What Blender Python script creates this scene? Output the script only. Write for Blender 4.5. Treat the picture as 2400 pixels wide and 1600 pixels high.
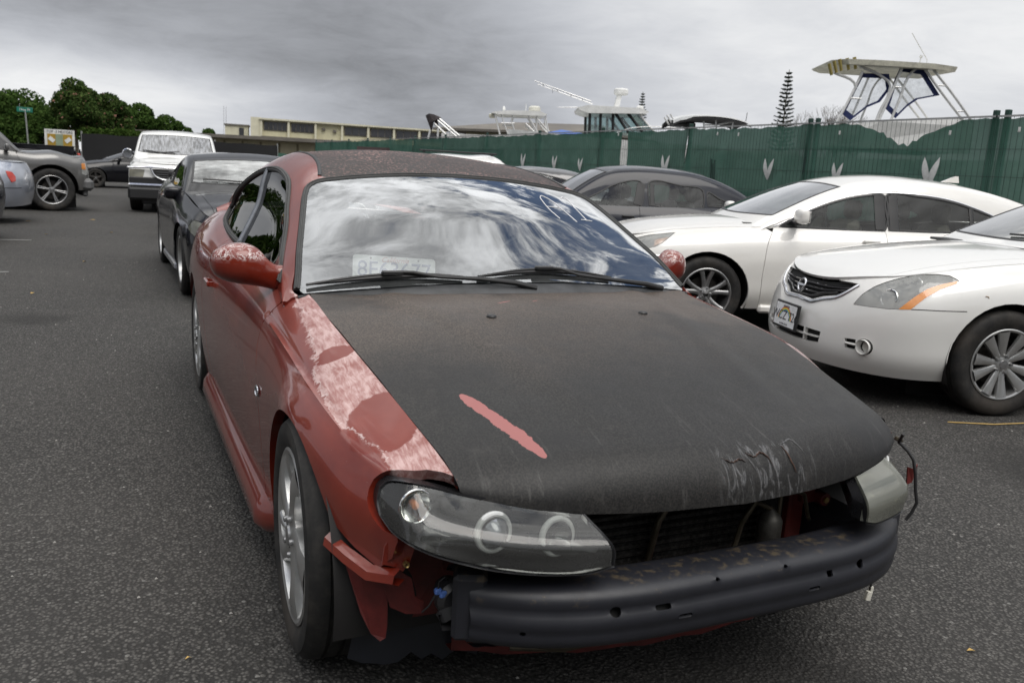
import bpy, math, random
import numpy as np
from mathutils import Vector, Matrix
from mathutils.geometry import delaunay_2d_cdt
from math import pi, sin, cos, radians as RAD

for o in list(bpy.data.objects):
    bpy.data.objects.remove(o)
SC = bpy.context.scene
COL = SC.collection
rng = random.Random(7)

# ------------------------------------------------------------------ camera
def cam_axes(yaw, pitch, roll):
    d = Vector((sin(yaw)*cos(pitch), cos(yaw)*cos(pitch), -sin(pitch)))
    r = Vector((cos(yaw), -sin(yaw), 0.0))
    u = r.cross(d)
    c, s = cos(roll), sin(roll)
    return c*r + s*u, -s*r + c*u, d
CAM_POS = Vector((-1.314, -2.157, 1.315))
_r, _u, _d = cam_axes(RAD(25.61), RAD(11.29), RAD(3.25))
cd = bpy.data.cameras.new('camera')
camo = bpy.data.objects.new('camera', cd); COL.objects.link(camo)
m = Matrix.Identity(4)
for i in range(3):
    m[i][0], m[i][1], m[i][2], m[i][3] = _r[i], _u[i], -_d[i], CAM_POS[i]
camo.matrix_world = m
cd.sensor_width = 36.0
cd.lens = 36.0*1979.3/2400.0
cd.clip_start = 0.02
cd.clip_end = 3000
SC.camera = camo
cd.dof.use_dof = True
cd.dof.focus_distance = 3.0
cd.dof.aperture_fstop = 7.0

# ------------------------------------------------------------------ world
SUN_EL, SUN_AZ = 60.0, 175.0          # azimuth measured from +Y towards +X
W = bpy.data.worlds.new('World'); SC.world = W; W.use_nodes = True
nt = W.node_tree; nt.nodes.clear()
class NB:
    """tiny node helper"""
    def __init__(s, t): s.t = t
    def n(s, typ, **kw):
        nd = s.t.nodes.new(typ)
        ins = kw.pop('i', {})
        for k, v in kw.items(): setattr(nd, k, v)
        for k, v in ins.items():
            sk = nd.inputs[k]
            if hasattr(v, 'links') or isinstance(v, bpy.types.NodeSocket): s.t.links.new(v, sk)
            else: sk.default_value = v
        return nd
    def math(s, op, a, b=None, c=None, clamp=False):
        nd = s.t.nodes.new('ShaderNodeMath'); nd.operation = op; nd.use_clamp = clamp
        for k, v in enumerate((a, b, c)):
            if v is None: continue
            if isinstance(v, bpy.types.NodeSocket): s.t.links.new(v, nd.inputs[k])
            else: nd.inputs[k].default_value = v
        return nd.outputs[0]
    def vmath(s, op, a, b=None, out=0):
        nd = s.t.nodes.new('ShaderNodeVectorMath'); nd.operation = op
        for k, v in enumerate((a, b)):
            if v is None: continue
            if isinstance(v, bpy.types.NodeSocket): s.t.links.new(v, nd.inputs[k])
            else: nd.inputs[k].default_value = v
        return nd.outputs[out]
    def mix(s, f, a, b, typ='RGBA', blend='MIX'):
        nd = s.t.nodes.new('ShaderNodeMix'); nd.data_type = typ
        if typ == 'RGBA': nd.blend_type = blend
        idx = {'FLOAT': (0, 2, 3), 'RGBA': (0, 6, 7), 'VECTOR': (0, 4, 5)}[typ]
        for k, v in zip(idx, (f, a, b)):
            if isinstance(v, bpy.types.NodeSocket): s.t.links.new(v, nd.inputs[k])
            else:
                if typ == 'RGBA' and k != 0 and len(v) == 3: v = (*v, 1)
                nd.inputs[k].default_value = v
        return nd.outputs[{'FLOAT': 0, 'RGBA': 2, 'VECTOR': 1}[typ]]
    def ramp(s, f, stops, interp='LINEAR'):
        nd = s.t.nodes.new('ShaderNodeValToRGB'); nd.color_ramp.interpolation = interp
        e = nd.color_ramp.elements
        while len(e) < len(stops): e.new(0.5)
        for k, (p, c) in enumerate(stops):
            e[k].position = p
            e[k].color = (c, c, c, 1) if isinstance(c, (int, float)) else (*c, 1)
        s.t.links.new(f, nd.inputs[0])
        return nd.outputs[0]
    def noise(s, vec, scale, detail=4, rough=.55, dist=0, out='Fac'):
        nd = s.n('ShaderNodeTexNoise', i={'Scale': scale, 'Detail': detail, 'Roughness': rough, 'Distortion': dist})
        if vec is not None: s.t.links.new(vec, nd.inputs['Vector'])
        return nd.outputs[out]
    def smooth(s, x, lo, hi):
        nd = s.t.nodes.new('ShaderNodeMapRange'); nd.interpolation_type = 'SMOOTHSTEP'
        nd.inputs[1].default_value = lo; nd.inputs[2].default_value = hi
        s.t.links.new(x, nd.inputs[0]); return nd.outputs[0]

b = NB(nt)
sky = b.n('ShaderNodeTexSky', sky_type='NISHITA', sun_disc=False)
sky.sun_elevation = RAD(SUN_EL); sky.sun_rotation = RAD(SUN_AZ)
sky.air_density = 1.0; sky.dust_density = 1.5; sky.ozone_density = 1.2
tc = b.n('ShaderNodeTexCoord')
dirv = tc.outputs['Generated']
sep = b.n('ShaderNodeSeparateXYZ', i={0: dirv})
zc = b.math('MAXIMUM', sep.outputs[2], 0.0)
# cloud deck: project the direction on a flat layer
den = b.math('ADD', zc, 0.16)
px = b.math('DIVIDE', sep.outputs[0], den); py = b.math('DIVIDE', sep.outputs[1], den)
cv = b.n('ShaderNodeCombineXYZ', i={0: px, 1: py, 2: 0.0}).outputs[0]
warp = b.noise(cv, 0.8, 3, .5, out='Color')
cvw = b.vmath('ADD', cv, b.vmath('SCALE', warp, None))
cvw.node.inputs[1].links[0].from_node.inputs['Scale'].default_value = 0.55
n1 = b.noise(cvw, 1.15, 9, .60, .25)
n2 = b.noise(cvw, 3.0, 9, .66, .35)
n3 = b.noise(cv, 0.42, 3, .5)
def dirpx(px_, py_):
    v = _d+_r*(px_-1200)/1979.3-_u*(py_-800)/1979.3; v.normalize(); return tuple(v)
def lobe(d, c0, c1):
    return b.smooth(b.vmath('DOT_PRODUCT', dirv, d, out=1), c0, c1)
# overcast low down, broken into blue holes high up
hole = b.smooth(sep.outputs[2], 0.42, 0.66)
streak = b.noise(b.vmath('ADD', b.vmath('MULTIPLY', b.n('ShaderNodeVectorRotate', i={0: cvw, 'Angle': .55}).outputs[0], (1.0, 2.1, 1.0)), (3.1, 1.7, 0)), 3.2, 9, .64, .4)
big = b.noise(b.vmath('ADD', cv, (5.3, 2.2, 0)), 1.5, 2, .4)
fine = b.noise(b.vmath('ADD', b.vmath('MULTIPLY', b.n('ShaderNodeVectorRotate', i={0: cvw, 'Angle': -.35}).outputs[0], (1.0, 1.35, 1.0)), (7.7, .4, 0)), 8.5, 8, .60, .35)
dens = b.math('ADD', b.math('ADD', b.math('MULTIPLY', streak, .34), b.math('MULTIPLY', fine, .44)), b.math('MULTIPLY', big, .26))
thr = b.math('SUBTRACT', dens, b.math('MULTIPLY', hole, .10))
thr = b.math('ADD', thr, b.math('MULTIPLY', b.math('SUBTRACT', 1.0, hole), .4))
# a gap lies ahead to the right, a thick bank ahead to the left
thr = b.math('SUBTRACT', thr, b.math('MULTIPLY', lobe((.52, .44, .73), .84, .98), .045))
thr = b.math('ADD', thr, b.math('MULTIPLY', lobe((.06, .50, .86), .86, .98), .10))
cover = b.smooth(thr, 0.362, 0.45)
# brightness of the cloud base
mot = b.math('ADD', b.math('MULTIPLY', n1, .6), b.math('MULTIPLY', n2, .4))
v = b.math('ADD', .335, b.math('MULTIPLY', b.smooth(b.math('ADD', b.math('MULTIPLY', mot, .6), b.math('MULTIPLY', n3, .4)), .32, .66), .22))
v = b.math('ADD', v, b.math('MULTIPLY', lobe(dirpx(2450, 120), .80, .995), .36))
v = b.math('ADD', v, b.math('MULTIPLY', b.math('MULTIPLY', lobe(dirpx(330, 330), .955, .999), b.smooth(sep.outputs[2], .115, .055)), .36))
v = b.math('ADD', v, b.math('MULTIPLY', b.math('MULTIPLY', lobe(dirpx(-350, 330), .93, .995), b.smooth(sep.outputs[2], .20, .08)), .20))
v = b.math('SUBTRACT', v, b.math('MULTIPLY', lobe(dirpx(500, -100), .90, .99), .13))
v = b.math('ADD', v, b.math('MULTIPLY', hole, b.math('ADD', .45, b.math('MULTIPLY', b.smooth(b.math('ADD', b.math('MULTIPLY', fine, .5), b.math('MULTIPLY', n2, .5)), .40, .60), 1.35))))
v = b.math('ADD', v, b.math('MULTIPLY', b.smooth(b.vmath('DOT_PRODUCT', dirv, (-.41, -.85, .33), out=1), .1, .9), .12))
cl2 = b.mix(b.smooth(v, .45, 1.1), (.92, .955, 1.03), (1.0, 1.0, .99))
cl2 = b.mix(1.0, cl2, b.n('ShaderNodeCombineXYZ', i={0: v, 1: v, 2: v}).outputs[0], blend='MULTIPLY')
SKY_CLOUD = b.n('ShaderNodeBackground', i={'Color': cl2, 'Strength': 1.0})
SKY_CLEAR = b.n('ShaderNodeBackground', i={'Color': sky.outputs[0], 'Strength': 0.115})
mx = b.n('ShaderNodeMixShader', i={0: cover, 1: SKY_CLEAR.outputs[0], 2: SKY_CLOUD.outputs[0]})
b.n('ShaderNodeOutputWorld', i={0: mx.outputs[0]})

sl = bpy.data.lights.new('sun', 'SUN'); sl.energy = 1.6; sl.angle = RAD(38); sl.color = (1, .965, .91)
so = bpy.data.objects.new('sun', sl); COL.objects.link(so)
sd = Vector((sin(RAD(SUN_AZ))*cos(RAD(SUN_EL)), cos(RAD(SUN_AZ))*cos(RAD(SUN_EL)), sin(RAD(SUN_EL))))
so.rotation_euler = sd.to_track_quat('Z', 'Y').to_euler()
so.location = (0, 0, 20)
vs = SC.view_settings
vs.view_transform = 'Standard'; vs.look = 'None'; vs.gamma = 1.0; vs.use_curve_mapping = False
vs.exposure = 0.0
SC.render.engine = 'CYCLES'
SC.cycles.max_bounces = 8; SC.cycles.transparent_max_bounces = 16
SC.cycles.use_denoising = True
SC.cycles.caustics_reflective = False; SC.cycles.caustics_refractive = False

# ------------------------------------------------------------------ materials
def newmat(name):
    mt = bpy.data.materials.new(name); mt.use_nodes = True
    mt.node_tree.nodes.clear()
    return mt, NB(mt.node_tree)
def out(b, sh, disp=None):
    o = b.n('ShaderNodeOutputMaterial', i={0: sh})
    return o
def pbr(b, **kw):
    mp = {'color': 'Base Color', 'rough': 'Roughness', 'metal': 'Metallic', 'coat': 'Coat Weight',
          'coatr': 'Coat Roughness', 'normal': 'Normal', 'alpha': 'Alpha', 'spec': 'Specular IOR Level', 'trans': 'Transmission Weight', 'ior': 'IOR', 'sheen': 'Sheen Weight'}
    ins = {}
    for k, v in kw.items():
        if k == 'color' and not isinstance(v, bpy.types.NodeSocket) and len(v) == 3: v = (*v, 1)
        ins[mp[k]] = v
    return b.n('ShaderNodeBsdfPrincipled', i=ins).outputs[0]
def bump(b, h, strength=.3, dist=.01):
    return b.n('ShaderNodeBump', i={'Height': h, 'Strength': strength, 'Distance': dist}).outputs[0]
def objco(b): return b.n('ShaderNodeTexCoord').outputs['Object']
_mc = {}
def simple(name, color, rough=.5, metal=0, coat=0, var=.12, scale=30, bmp=0, spec=.5):
    """plain surface with faint procedural dirt / variation"""
    if name in _mc: return _mc[name]
    mt, b = newmat(name)
    co = objco(b)
    n = b.noise(co, scale, 5, .6)
    n2_ = b.noise(co, scale*.13, 3, .5)
    f = b.math('ADD', b.math('MULTIPLY', n, .5), b.math('MULTIPLY', n2_, .5))
    dark = tuple(c*(1-var*1.6) for c in color); lite = tuple(min(1, c*(1+var)) for c in color)
    c = b.mix(b.smooth(f, .3, .7), dark, lite)
    kw = dict(color=c, rough=b.math('ADD', rough-.06, b.math('MULTIPLY', n, .12)), metal=metal, coat=coat, spec=spec)
    if coat: kw['coatr'] = .06
    if bmp: kw['normal'] = bump(b, n, bmp, .004)
    out(b, pbr(b, **kw)); _mc[name] = mt
    return mt
def paint(name, color, rough=.32, metal=0.0, coat=1.0, flake=0, dirt=.12, dirtc=(.22, .19, .16), spec=.5):
    if name in _mc: return _mc[name]
    mt, b = newmat(name)
    co = objco(b)
    n = b.noise(co, 3.5, 6, .65); f = b.noise(co, 220, 2, .5)
    lo = b.math('MULTIPLY', b.smooth(n, .45, .8), dirt)
    geo = b.n('ShaderNodeSeparateXYZ', i={0: b.n('ShaderNodeTexCoord').outputs['Object']})
    low = b.math('MULTIPLY', b.smooth(geo.outputs[2], .45, .12), b.math('MULTIPLY', b.smooth(n, .25, .7), dirt*3.5), clamp=True)
    c = b.mix(b.math('ADD', lo, low, clamp=True), (*color, 1), (*dirtc, 1))
    if flake: c = b.mix(b.math('MULTIPLY', f, flake), c, tuple(min(1, x*1.9+.04) for x in color))
    wav = b.noise(co, 5, 2, .5)
    out(b, pbr(b, color=c, rough=rough, metal=metal, coat=coat, spec=spec, coatr=b.math('ADD', .02, b.math('MULTIPLY', n, .07)), normal=bump(b, wav, .035, .02)))
    _mc[name] = mt
    return mt
def glassmat(name, tint=(.5, .55, .53), refl=1.0, rough=0.0, body=0.0, bodyc=(.6, .62, .6), ior=1.5, streak=0):
    """thin pane: tinted transparency + Fresnel gloss (+ some haze / dust)"""
    if name in _mc: return _mc[name]
    mt, b = newmat(name)
    co = objco(b)
    fr = b.n('ShaderNodeFresnel', i={'IOR': ior}).outputs[0]
    fr = b.math('MULTIPLY', fr, refl, clamp=True)
    tr = b.n('ShaderNodeBsdfTransparent', i={0: (*tint, 1)}).outputs[0]
    n = b.noise(co, 6, 6, .65)
    if streak: n = b.noise(b.vmath('MULTIPLY', co, (14, 3, 3)), 2, 6, .6)
    gl = b.n('ShaderNodeBsdfGlossy', i={'Roughness': rough if rough else .002, 'Color': (1, 1, 1, 1)}).outputs[0]
    df = b.n('ShaderNodeBsdfDiffuse', i={0: (*bodyc, 1)}).outputs[0]
    base = b.n('ShaderNodeMixShader', i={0: b.math('MULTIPLY', b.smooth(n, .3, .75), body), 1: tr, 2: df}).outputs[0]
    out(b, b.n('ShaderNodeMixShader', i={0: fr, 1: base, 2: gl}).outputs[0])
    _mc[name] = mt
    return mt

M_BLACK = simple('black_plastic', (.018, .018, .019), .48)
M_RUBBER = simple('weathered_rubber', (.045, .046, .045), .62, var=.25)
M_GAP = simple('shadow_gap_metal', (.006, .006, .006), .8)
M_INNER = simple('inner_metal_black', (.012, .011, .011), .7)
M_CHROME = simple('chrome', (.75, .75, .77), .08, 1.0, var=.05)
M_STEEL = simple('dull_steel', (.32, .32, .33), .35, .9)
M_ALLOY = simple('silver_alloy', (.56, .56, .55), .30, .85, var=.10, scale=12)
M_ALLOYD = simple('grey_alloy', (.36, .36, .36), .34, .85, var=.15)
M_DARKM = simple('brake_iron', (.06, .055, .05), .6, .6)
M_WHITEP = simple('white_gelcoat', (.78, .78, .76), .35)

# ------------------------------------------------------------------ object helpers
def link(o, parent=None):
    COL.objects.link(o)
    if parent is not None: o.parent = parent
    return o
def meta(o, label=None, category=None, group=None, kind=None):
    if label: o['label'] = label
    if category: o['category'] = category
    if group: o['group'] = group
    if kind: o['kind'] = kind
    return o
def empty(name, loc=(0, 0, 0), rz=0, label=None, category=None, group=None):
    o = bpy.data.objects.new(name, None); o.empty_display_size = .1
    COL.objects.link(o); o.location = loc; o.rotation_euler = (0, 0, rz)
    return meta(o, label, category, group)
def mesh_obj(name, verts, faces, mat, parent=None, smooth=True, angle=40):
    me = bpy.data.meshes.new(name)
    me.from_pydata([tuple(map(float, v)) for v in verts], [], [tuple(int(i) for i in f) for f in faces])
    me.materials.append(mat)
    if smooth:
        me.shade_smooth()
        if angle: me.set_sharp_from_angle(angle=RAD(angle))
    me.validate()
    o = bpy.data.objects.new(name, me)
    return link(o, parent)
class MB:
    """mesh collector: primitives joined into ONE object"""
    def __init__(s): s.v = []; s.f = []; s.cut = []
    def add(s, v, f):
        k = len(s.v); s.cut.append((k, len(s.f))); s.v += [tuple(p) for p in v]; s.f += [tuple(i+k for i in q) for q in f]; return s
    def box(s, c, d, rot=None, bev=0):
        cx, cy, cz = c; hx, hy, hz = d[0]/2, d[1]/2, d[2]/2
        if bev <= 0:
            P = [(x, y, z) for x in (-hx, hx) for y in (-hy, hy) for z in (-hz, hz)]
            F = [(0, 1, 3, 2), (4, 6, 7, 5), (0, 4, 5, 1), (2, 3, 7, 6), (0, 2, 6, 4), (1, 5, 7, 3)]
        else:
            e = min(bev, hx*.99, hy*.99, hz*.99)
            P = []; idx = {}
            for sx in (-1, 1):
                for sy in (-1, 1):
                    for sz in (-1, 1):
                        for a in range(3):
                            p = [sx*(hx-e), sy*(hy-e), sz*(hz-e)]
                            p[a] = (sx*hx, sy*hy, sz*hz)[a]
                            idx[(sx, sy, sz, a)] = len(P); P.append(tuple(p))
            F = []
            g = lambda *k: idx[k]
            for a in range(3):
                for sg in (-1, 1):
                    q = []
                    for t in ((-1, -1), (1, -1), (1, 1), (-1, 1)):
                        k = [0, 0, 0]; k[a] = sg; k[(a+1) % 3] = t[0]; k[(a+2) % 3] = t[1]
                        q.append(g(*k, a))
                    F.append(tuple(q if sg > 0 else q[::-1]))
            for a in range(3):
                b1, b2 = (a+1) % 3, (a+2) % 3
                for s1 in (-1, 1):
                    for s2 in (-1, 1):
                        k0 = [0, 0, 0]; k1 = [0, 0, 0]
                        k0[a] = -1; k1[a] = 1; k0[b1] = k1[b1] = s1; k0[b2] = k1[b2] = s2
                        q = [g(*k0, b1), g(*k1, b1), g(*k1, b2), g(*k0, b2)]
                        F.append(tuple(q if s1*s2 > 0 else q[::-1]))
            for sx in (-1, 1):
                for sy in (-1, 1):
                    for sz in (-1, 1):
                        q = [g(sx, sy, sz, 0), g(sx, sy, sz, 1), g(sx, sy, sz, 2)]
                        F.append(tuple(q if sx*sy*sz > 0 else q[::-1]))
        if rot is not None: P = [tuple(rot @ Vector(p)) for p in P]
        return s.add([(p[0]+cx, p[1]+cy, p[2]+cz) for p in P], F)
    def tube(s, pts, r, n=8, cap=True, closed=False):
        P = [Vector(p) for p in pts]
        rr = r if isinstance(r, (list, tuple)) else [r]*len(P)
        V = []; F = []
        up = None
        for i, p in enumerate(P):
            if closed: t = P[(i+1) % len(P)]-P[i-1]
            else: t = P[min(i+1, len(P)-1)]-P[max(i-1, 0)]
            t.normalize()
            if up is None:
                up = Vector((0, 0, 1)) if abs(t.z) < .9 else Vector((1, 0, 0))
            a = t.cross(up); a.normalize(); up = a.cross(t); up.normalize()
            for k in range(n):
                an = 2*pi*k/n
                V.append(p+a*cos(an)*rr[i]+up*sin(an)*rr[i])
        L = len(P)
        for i in range(L if closed else L-1):
            j = (i+1) % L
            for k in range(n):
                F.append((i*n+k, i*n+(k+1) % n, j*n+(k+1) % n, j*n+k))
        if cap and not closed:
            F.append(tuple(range(n))[::-1]); F.append(tuple((L-1)*n+k for k in range(n)))
        return s.add(V, F)
    def lathe(s, prof, n=48, axis='x', c=(0, 0, 0), close=False):
        """prof: [(axial, radius)]"""
        V = []; F = []
        for a, r in prof:
            for k in range(n):
                t = 2*pi*k/n
                q = {'x': (a, r*cos(t), r*sin(t)), 'z': (r*cos(t), r*sin(t), a), 'y': (r*sin(t), a, r*cos(t))}[axis]
                V.append((q[0]+c[0], q[1]+c[1], q[2]+c[2]))
        L = len(prof)
        for i in range(L if close else L-1):
            j = (i+1) % L
            for k in range(n):
                F.append((i*n+k, i*n+(k+1) % n, j*n+(k+1) % n, j*n+k))
        return s.add(V, F)
    def disc(s, c, r, n=32, axis='x', flip=False):
        V = []
        for k in range(n):
            t = 2*pi*k/n
            q = {'x': (0, r*cos(t), r*sin(t)), 'z': (r*cos(t), r*sin(t), 0), 'y': (r*sin(t), 0, r*cos(t))}[axis]
            V.append((q[0]+c[0], q[1]+c[1], q[2]+c[2]))
        return s.add(V, [tuple(range(n))[::-1] if flip else tuple(range(n))])
    def prism(s, poly, a0, a1, plane='xy'):
        """extrude polygon; plane 'xy': z from a0..a1, 'yz': x, 'xz': y"""
        n = len(poly)
        f = {'xy': lambda p, a: (p[0], p[1], a), 'yz': lambda p, a: (a, p[0], p[1]), 'xz': lambda p, a: (p[0], a, p[1])}[plane]
        V = [f(p, a0) for p in poly]+[f(p, a1) for p in poly]
        F = [tuple(range(n))[::-1], tuple(range(n, 2*n))]
        F += [(i, (i+1) % n, n+(i+1) % n, n+i) for i in range(n)]
        return s.add(V, F)
    def xf(s, M, start=0):
        s.v[start:] = [tuple(M @ Vector(p)) for p in s.v[start:]]; return s
    def build_each(s, name, mat, parent=None, smooth=True, angle=35):
        c = s.cut+[(len(s.v), len(s.f))]
        for (a, fa), (z, fz) in zip(c[:-1], c[1:]):
            mesh_obj(name, s.v[a:z], [tuple(i-a for i in f) for f in s.f[fa:fz]], mat, parent, smooth, angle)
    def build(s, name, mat, parent=None, smooth=True, angle=35):
        return mesh_obj(name, s.v, s.f, mat, parent, smooth, angle)
def copy_tree(o, parent=None, loc=None, rz=None, label=None):
    c = o.copy(); COL.objects.link(c)
    if parent is not None: c.parent = parent
    if loc is not None: c.location = loc
    if rz is not None: c.rotation_euler = (0, 0, rz)
    if label: c['label'] = label
    for ch in list(o.children): copy_tree(ch, c)
    return c

# ------------------------------------------------------------------ surfaces
def hermite(xs, P, xq):
    """non-uniform Catmull-Rom with limited tangents; P (n,...)"""
    xs = np.asarray(xs, float); P = np.asarray(P, float); n = len(xs)
    d = (P[1:]-P[:-1])/(xs[1:]-xs[:-1]).reshape((-1,)+(1,)*(P.ndim-1))
    h = (xs[1:]-xs[:-1]).reshape((-1,)+(1,)*(P.ndim-1))
    T = np.empty_like(P)
    T[0] = d[0]; T[-1] = d[-1]
    if n > 2: T[1:-1] = (h[1:]*d[:-1]+h[:-1]*d[1:])/(h[1:]+h[:-1])
    xq = np.asarray(xq, float)
    i = np.clip(np.searchsorted(xs, xq, side='right')-1, 0, n-2)
    hh = xs[i+1]-xs[i]; t = (xq-xs[i])/hh
    sh = (-1,)+(1,)*(P.ndim-1); t = t.reshape(sh); hh = hh.reshape(sh)
    return (2*t**3-3*t**2+1)*P[i]+(t**3-2*t**2+t)*hh*T[i]+(-2*t**3+3*t**2)*P[i+1]+(t**3-t**2)*hh*T[i+1]
def crv(pts):
    xs = [p[0] for p in pts]; ys = np.array([p[1] for p in pts], float)
    def f(x):
        x = np.asarray(x, float)
        r = np.interp(x.ravel(), xs, ys) if len(xs) < 3 else hermite(xs, ys, np.clip(x.ravel(), xs[0], xs[-1]))
        return r.reshape(x.shape)
    return f
class Net:
    """dense table surface from a control net P[m][n]; v=0 may be the centre line (sym)"""
    def __init__(s, P, us=None, vs=None, NU=260, NV=120, blur=2.0, fn=None, sym=False):
        s.sym = sym
        if fn is None:
            P = np.asarray(P, float); mm, nn = P.shape[:2]
            us = np.linspace(0, 1, mm) if us is None else (np.array(us, float)-us[0])/(us[-1]-us[0])
            vs = np.linspace(0, 1, nn) if vs is None else (np.array(vs, float)-vs[0])/(vs[-1]-vs[0])
            A = hermite(us, P, np.linspace(0, 1, NU))
            T = hermite(vs, A.transpose(1, 0, 2), np.linspace(0, 1, NV)).transpose(1, 0, 2)
        else:
            U, V = np.meshgrid(np.linspace(0, 1, NU), np.linspace(0, 1, NV), indexing='ij')
            T = fn(U, V)
        if blur > 0:
            k = int(blur*2)+1; w = np.exp(-.5*(np.arange(-k, k+1)/blur)**2); w /= w.sum()
            pad = np.concatenate([2*T[:1]-T[k:0:-1], T, 2*T[-1:]-T[-2:-k-2:-1]], 0)
            T = sum(w[j]*pad[j:j+T.shape[0]] for j in range(2*k+1))
        s.T = T; s.NU, s.NV = T.shape[:2]
        s.Du = np.gradient(T, axis=0); s.Dv = np.gradient(T, axis=1)
        if sym: s.Dv[:, 0, 2] = 0; s.Dv[:, 0, 1] = 0
        N = np.cross(s.Du, s.Dv); N /= np.linalg.norm(N, axis=2, keepdims=True)+1e-12
        s.flip = 1.0
        c = N[s.NU//2, s.NV//2]; p = T[s.NU//2, s.NV//2]
        if c @ np.array([p[0]+.05, 0, abs(p[2])*.6+.01]) < 0: s.flip = -1.0
        s.N = N*s.flip
        s.Lu = np.linalg.norm(s.Du, axis=2).sum(0).mean(); s.Lv = np.linalg.norm(s.Dv, axis=2).sum(1).mean()
    def orient(s, d):
        c = s.N[s.NU//2, s.NV//2]
        if c @ np.array(d) < 0: s.N = -s.N; s.flip *= -1
        return s
    def _bil(s, A, u, v):
        a = np.clip(u, 0, 1)*(s.NU-1); c = np.clip(v, 0, 1)*(s.NV-1)
        i = np.minimum(a.astype(int), s.NU-2); j = np.minimum(c.astype(int), s.NV-2)
        a = (a-i)[:, None]; c = (c-j)[:, None]
        return A[i, j]*(1-a)*(1-c)+A[i+1, j]*a*(1-c)+A[i, j+1]*(1-a)*c+A[i+1, j+1]*a*c
    def ev(s, uv, sx=1):
        uv = np.atleast_2d(uv); u = uv[:, 0]; v = uv[:, 1]
        sg = np.ones(len(u))
        if s.sym: sg = np.where(v < 0, -1.0, 1.0); v = np.abs(v)
        P = s._bil(s.T, u, v); N = s._bil(s.N, u, v); N /= np.linalg.norm(N, axis=1, keepdims=True)+1e-12
        P[:, 0] *= sg*sx; N[:, 0] *= sg*sx
        return P, N
    def inv(s, pts, ax=(1, 2), ur=(0, 1), vr=(0, 1)):
        """uv of 2D points given in the plane of axes ax (x taken positive)"""
        pts = np.atleast_2d(np.array(pts, float)); sg = np.ones(len(pts))
        q = pts.copy()
        if ax[0] == 0: sg = np.where(q[:, 0] < 0, -1., 1.); q[:, 0] = np.abs(q[:, 0])
        i0, i1 = int(ur[0]*(s.NU-1)), int(ur[1]*(s.NU-1))+1; j0, j1 = int(vr[0]*(s.NV-1)), int(vr[1]*(s.NV-1))+1
        A = s.T[i0:i1, j0:j1][:, :, list(ax)]; sh = A.shape[:2]; A = A.reshape(-1, 2)
        res = []
        for p in q:
            k = int(((A-p)**2).sum(1).argmin()); i, j = divmod(k, sh[1]); i += i0; j += j0
            fi, fj = float(i), float(j)
            for _ in range(3):
                uu = np.array([fi/(s.NU-1)]); vv = np.array([fj/(s.NV-1)])
                c = s._bil(s.T, uu, vv)[0][list(ax)]; du = s._bil(s.Du, uu, vv)[0][list(ax)]; dv = s._bil(s.Dv, uu, vv)[0][list(ax)]
                J = np.array([du, dv]).T; d = p-c
                if abs(np.linalg.det(J)) < 1e-9: break
                st = np.clip(np.linalg.solve(J, d), -1.5, 1.5)
                fi = min(max(fi+st[0], i0), i1-1); fj = min(max(fj+st[1], j0), j1-1)
            res.append((fi/(s.NU-1), fj/(s.NV-1)))
        res = np.array(res)
        if s.sym and ax[0] == 0: res[:, 1] *= sg
        return res
def inv3(S, pts, ur=(0, 1)):
    pts = np.atleast_2d(np.array(pts, float)); res = []
    i0, i1 = int(ur[0]*(S.NU-1)), int(ur[1]*(S.NU-1))+1
    A = S.T[i0:i1].reshape(-1, 3)
    for p in pts:
        k = int(((A-p)**2).sum(1).argmin()); i, j = divmod(k, S.NV); fi, fj = float(i+i0), float(j)
        for _ in range(3):
            uu = np.array([fi/(S.NU-1)]); vv = np.array([fj/(S.NV-1)])
            c = S._bil(S.T, uu, vv)[0]; du = S._bil(S.Du, uu, vv)[0]; dv = S._bil(S.Dv, uu, vv)[0]
            st = np.linalg.lstsq(np.array([du, dv]).T, p-c, rcond=None)[0]; st = np.clip(st, -1.2, 1.2)
            fi = min(max(fi+st[0], 0), S.NU-1); fj = min(max(fj+st[1], 0), S.NV-1)
        res.append((fi/(S.NU-1), fj/(S.NV-1)))
    return np.array(res)
def dens(pts, step=.015, closed=False, smooth=False):
    P = np.array(pts, float)
    if closed: P = np.vstack([P, P[:1]])
    if smooth and len(P) > 2:
        t = np.r_[0, np.cumsum(np.linalg.norm(np.diff(P, axis=0), axis=1))]
        n = max(3, int(t[-1]/step)+1)
        Q = hermite(t, P, np.linspace(0, t[-1], n))
    else:
        Q = [P[0]]
        for a, c in zip(P[:-1], P[1:]):
            n = max(1, int(math.ceil(np.linalg.norm(c-a)/step)))
            for k in range(1, n+1): Q.append(a+(c-a)*k/n)
        Q = np.array(Q)
    return Q[:-1] if closed else Q
def arc(cy, cz, r, a0, a1, n=24, ry=None):
    ry = ry or r
    return [(cy+ry*cos(RAD(a0+(a1-a0)*k/n)), cz+r*sin(RAD(a0+(a1-a0)*k/n))) for k in range(n+1)]
def inpoly(P, poly):
    x, y = P[:, 0], P[:, 1]; ins = np.zeros(len(P), bool)
    px_, py_ = poly[:, 0], poly[:, 1]; j = len(poly)-1
    for i in range(len(poly)):
        c = ((py_[i] > y) != (py_[j] > y)) & (x < (px_[j]-px_[i])*(y-py_[i])/(py_[j]-py_[i]+1e-15)+px_[i])
        ins ^= c; j = i
    return ins
def polydist(P, poly):
    a = poly; c = np.roll(poly, -1, 0); ab = c-a
    best = np.full(len(P), 1e9)
    for k in range(len(a)):
        t = np.clip(((P-a[k]) @ ab[k])/(ab[k] @ ab[k]+1e-15), 0, 1)
        best = np.minimum(best, np.linalg.norm(P-a[k]-t[:, None]*ab[k], axis=1))
    return best
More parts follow.
